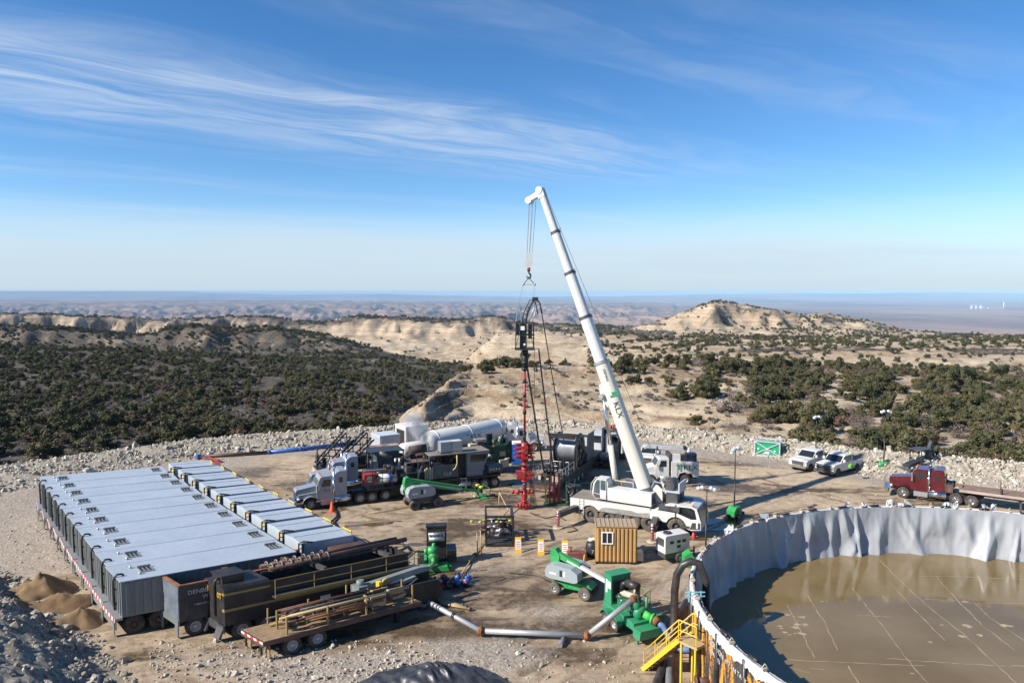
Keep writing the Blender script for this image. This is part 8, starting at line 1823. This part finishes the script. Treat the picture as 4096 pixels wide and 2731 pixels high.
tarp()
# black tube drawn as the light tower mast's shadow on the mud
tag(MB().tube([G(2960,2080,.03),G(3060,2062,.03),G(3180,2040,.03),G(3260,2030,.03)],.025,5).obj('mast_shadow_line',BLACK),'thin black line standing in for the light tower mast shadow on the mud','cable')
# ---------------------------------------------------------------- worker
def person(label,loc,rz,jacket,trous,hat):
    t=T('person',label,'person',loc,rz)
    me=bpy.data.meshes.new('body'); V=[(0,0,.95),(0,0,1.18),(0,.01,1.42),(0,.02,1.52),(0,.03,1.66),(-.10,0,.9),(-.12,.05,.5),(-.12,0,.08),(-.12,.14,.05),(.10,0,.9),(.13,.0,.5),(.14,-.05,.08),(.14,.09,.05),(-.2,0,1.42),(-.27,.05,1.15),(-.2,.26,1.05),(-.15,.34,1.06),(.2,0,1.42),(.28,.08,1.16),(.22,.3,1.12),(.17,.38,1.14)]
    E=[(0,1),(1,2),(2,3),(3,4),(0,5),(5,6),(6,7),(7,8),(0,9),(9,10),(10,11),(11,12),(2,13),(13,14),(14,15),(15,16),(2,17),(17,18),(18,19),(19,20)]
    Rr=[.15,.16,.17,.06,.10,.11,.08,.055,.05,.11,.08,.055,.05,.08,.055,.045,.045,.08,.055,.045,.045]
    me.from_pydata(V,E,[]); me.update(); o=link('body',me,t); md=o.modifiers.new('skin','SKIN'); md.use_smooth_shade=True
    for i,sv_ in enumerate(me.skin_vertices[0].data): sv_.radius=(Rr[i],Rr[i]*.85); sv_.use_root=(i==0)
    sb_=o.modifiers.new('sub','SUBSURF'); sb_.levels=1; sb_.render_levels=1; me.materials.append(jacket)
    b=MB(); b.ball((0,.03,1.64),.115,12,8,(.9,1,1.15)); b.ball((0,.14,1.63),.022,6,4); b.ball((-.1,.02,1.63),.03,6,4,(.5,1,1.2)); b.ball((.1,.02,1.63),.03,6,4,(.5,1,1.2)); b.obj('head',SKINM,t)
    b=MB(); b.lathe([(.001,1.80),(.09,1.78),(.128,1.70),(.13,1.68)],(0,.03,0),'z',12); b.box(-.09,.09,.1,.22,1.68,1.70); b.obj('hard_hat',hat,t)
    b=MB(); 
    for x,y in ((-.12,.0),(.14,-.05)): b.cyl((x,y,.1),(x*.85,y*.3,.92),.075,.115,10)
    b.cyl((0,0,.84),(0,0,.98),.165,.16,12); b.obj('trousers',trous,t)
    return t
pm=Matrix.Translation(lC)@Matrix.Rotation(rC,4,'Z')@Vector((-Lc+.25,.6,1.15))
person('person in a brown jacket standing on the lattice mast trailer tail',pm,math.radians(-60),CLOTHB,CLOTHJ,DGREY)
# ---------------------------------------------------------------- steam
def steam(name,label,p,blobs,dens,sc):
    p=Vector(p); b=MB(); b.tube([Vector(q[:3]) for q in blobs],[q[3]*1.05 for q in blobs],14); me=b.mesh(name); m=bpy.data.materials.new(name); m.use_nodes=True; nn=m.node_tree; nn.nodes.clear(); t=NT(nn)
    tcn=t.n('ShaderNodeTexCoord').outputs['Object']; acc=0.0
    path=[]
    for i in range(len(blobs)-1):
        for f in (0,.5): path.append([blobs[i][k]*(1-f)+blobs[i+1][k]*f for k in range(4)])
    for q in path:
        d=t.n('ShaderNodeVectorMath',{0:tcn,1:tuple(q[:3])},operation='DISTANCE').outputs['Value']; acc=t.math('MAXIMUM',acc,t.sm(d,q[3]*.95,q[3]*.1))
    nz=t.noise(tcn,sc,5,.65,.6)
    vol=t.n('ShaderNodeVolumePrincipled',{'Color':(.97,.98,1,1),'Density':t.math('MULTIPLY',t.math('MULTIPLY',t.sm(nz,.38,.62),acc),dens)})
    t.t.links.new(vol.outputs[0],t.n('ShaderNodeOutputMaterial').inputs['Volume']); me.materials.append(m); o=link(name,me); o.location=p; tag(o,label,kind='stuff'); return o
sp0_=GY(1724,1808,G(1640,1890).y)
steam('steam_plume','white steam drifting up from the pressure vessel',sp0_,[(0,0,-.2,.35),(-.1,0,.6,.7),(-.55,0,1.5,1.05),(-1.2,0,2.4,1.3),(-1.9,0,3.3,1.2),(-2.5,0,3.9,.8)],3.2,1.1)
# ---------------------------------------------------------------- distant works with steam
dw=GY(3970,1262,17500); dw.z=-398
fw=T('power_station','tiny distant power station with tall chimney on the plain','building',dw)
b=MB(); b.box(-120,220,-50,50,0,25); b.box(-300,-220,-60,60,0,45); b.obj('hall',CONT,fw); b=MB(); b.cyl((260,0,0),(260,0,170),14,9,12); b.obj('chimney',SIGNW,fw)
for i in range(3):
    b=MB(); b.lathe([(38,0),(26,60),(30,85)],(-470+i*110,60,0),'z',14); b.obj('cooling_tower',CONT,fw)
# ---------------------------------------------------------------- haze
b=MB(); b.box(-70000,70000,-3000,52500,-620,32)
hm=bpy.data.materials.new('thin_blue_haze'); hm.use_nodes=True; hn=hm.node_tree; hn.nodes.clear()
hv=hn.nodes.new('ShaderNodeVolumePrincipled'); hv.inputs['Color'].default_value=(.48,.75,1.0,1); hv.inputs['Density'].default_value=2.9e-5; hv.inputs['Anisotropy'].default_value=-.2
hn.links.new(hv.outputs[0],hn.nodes.new('ShaderNodeOutputMaterial').inputs['Volume'])
hz=b.obj('haze',hm); tag(hz,'thin blue haze filling the air out to the far mountains',kind='stuff')
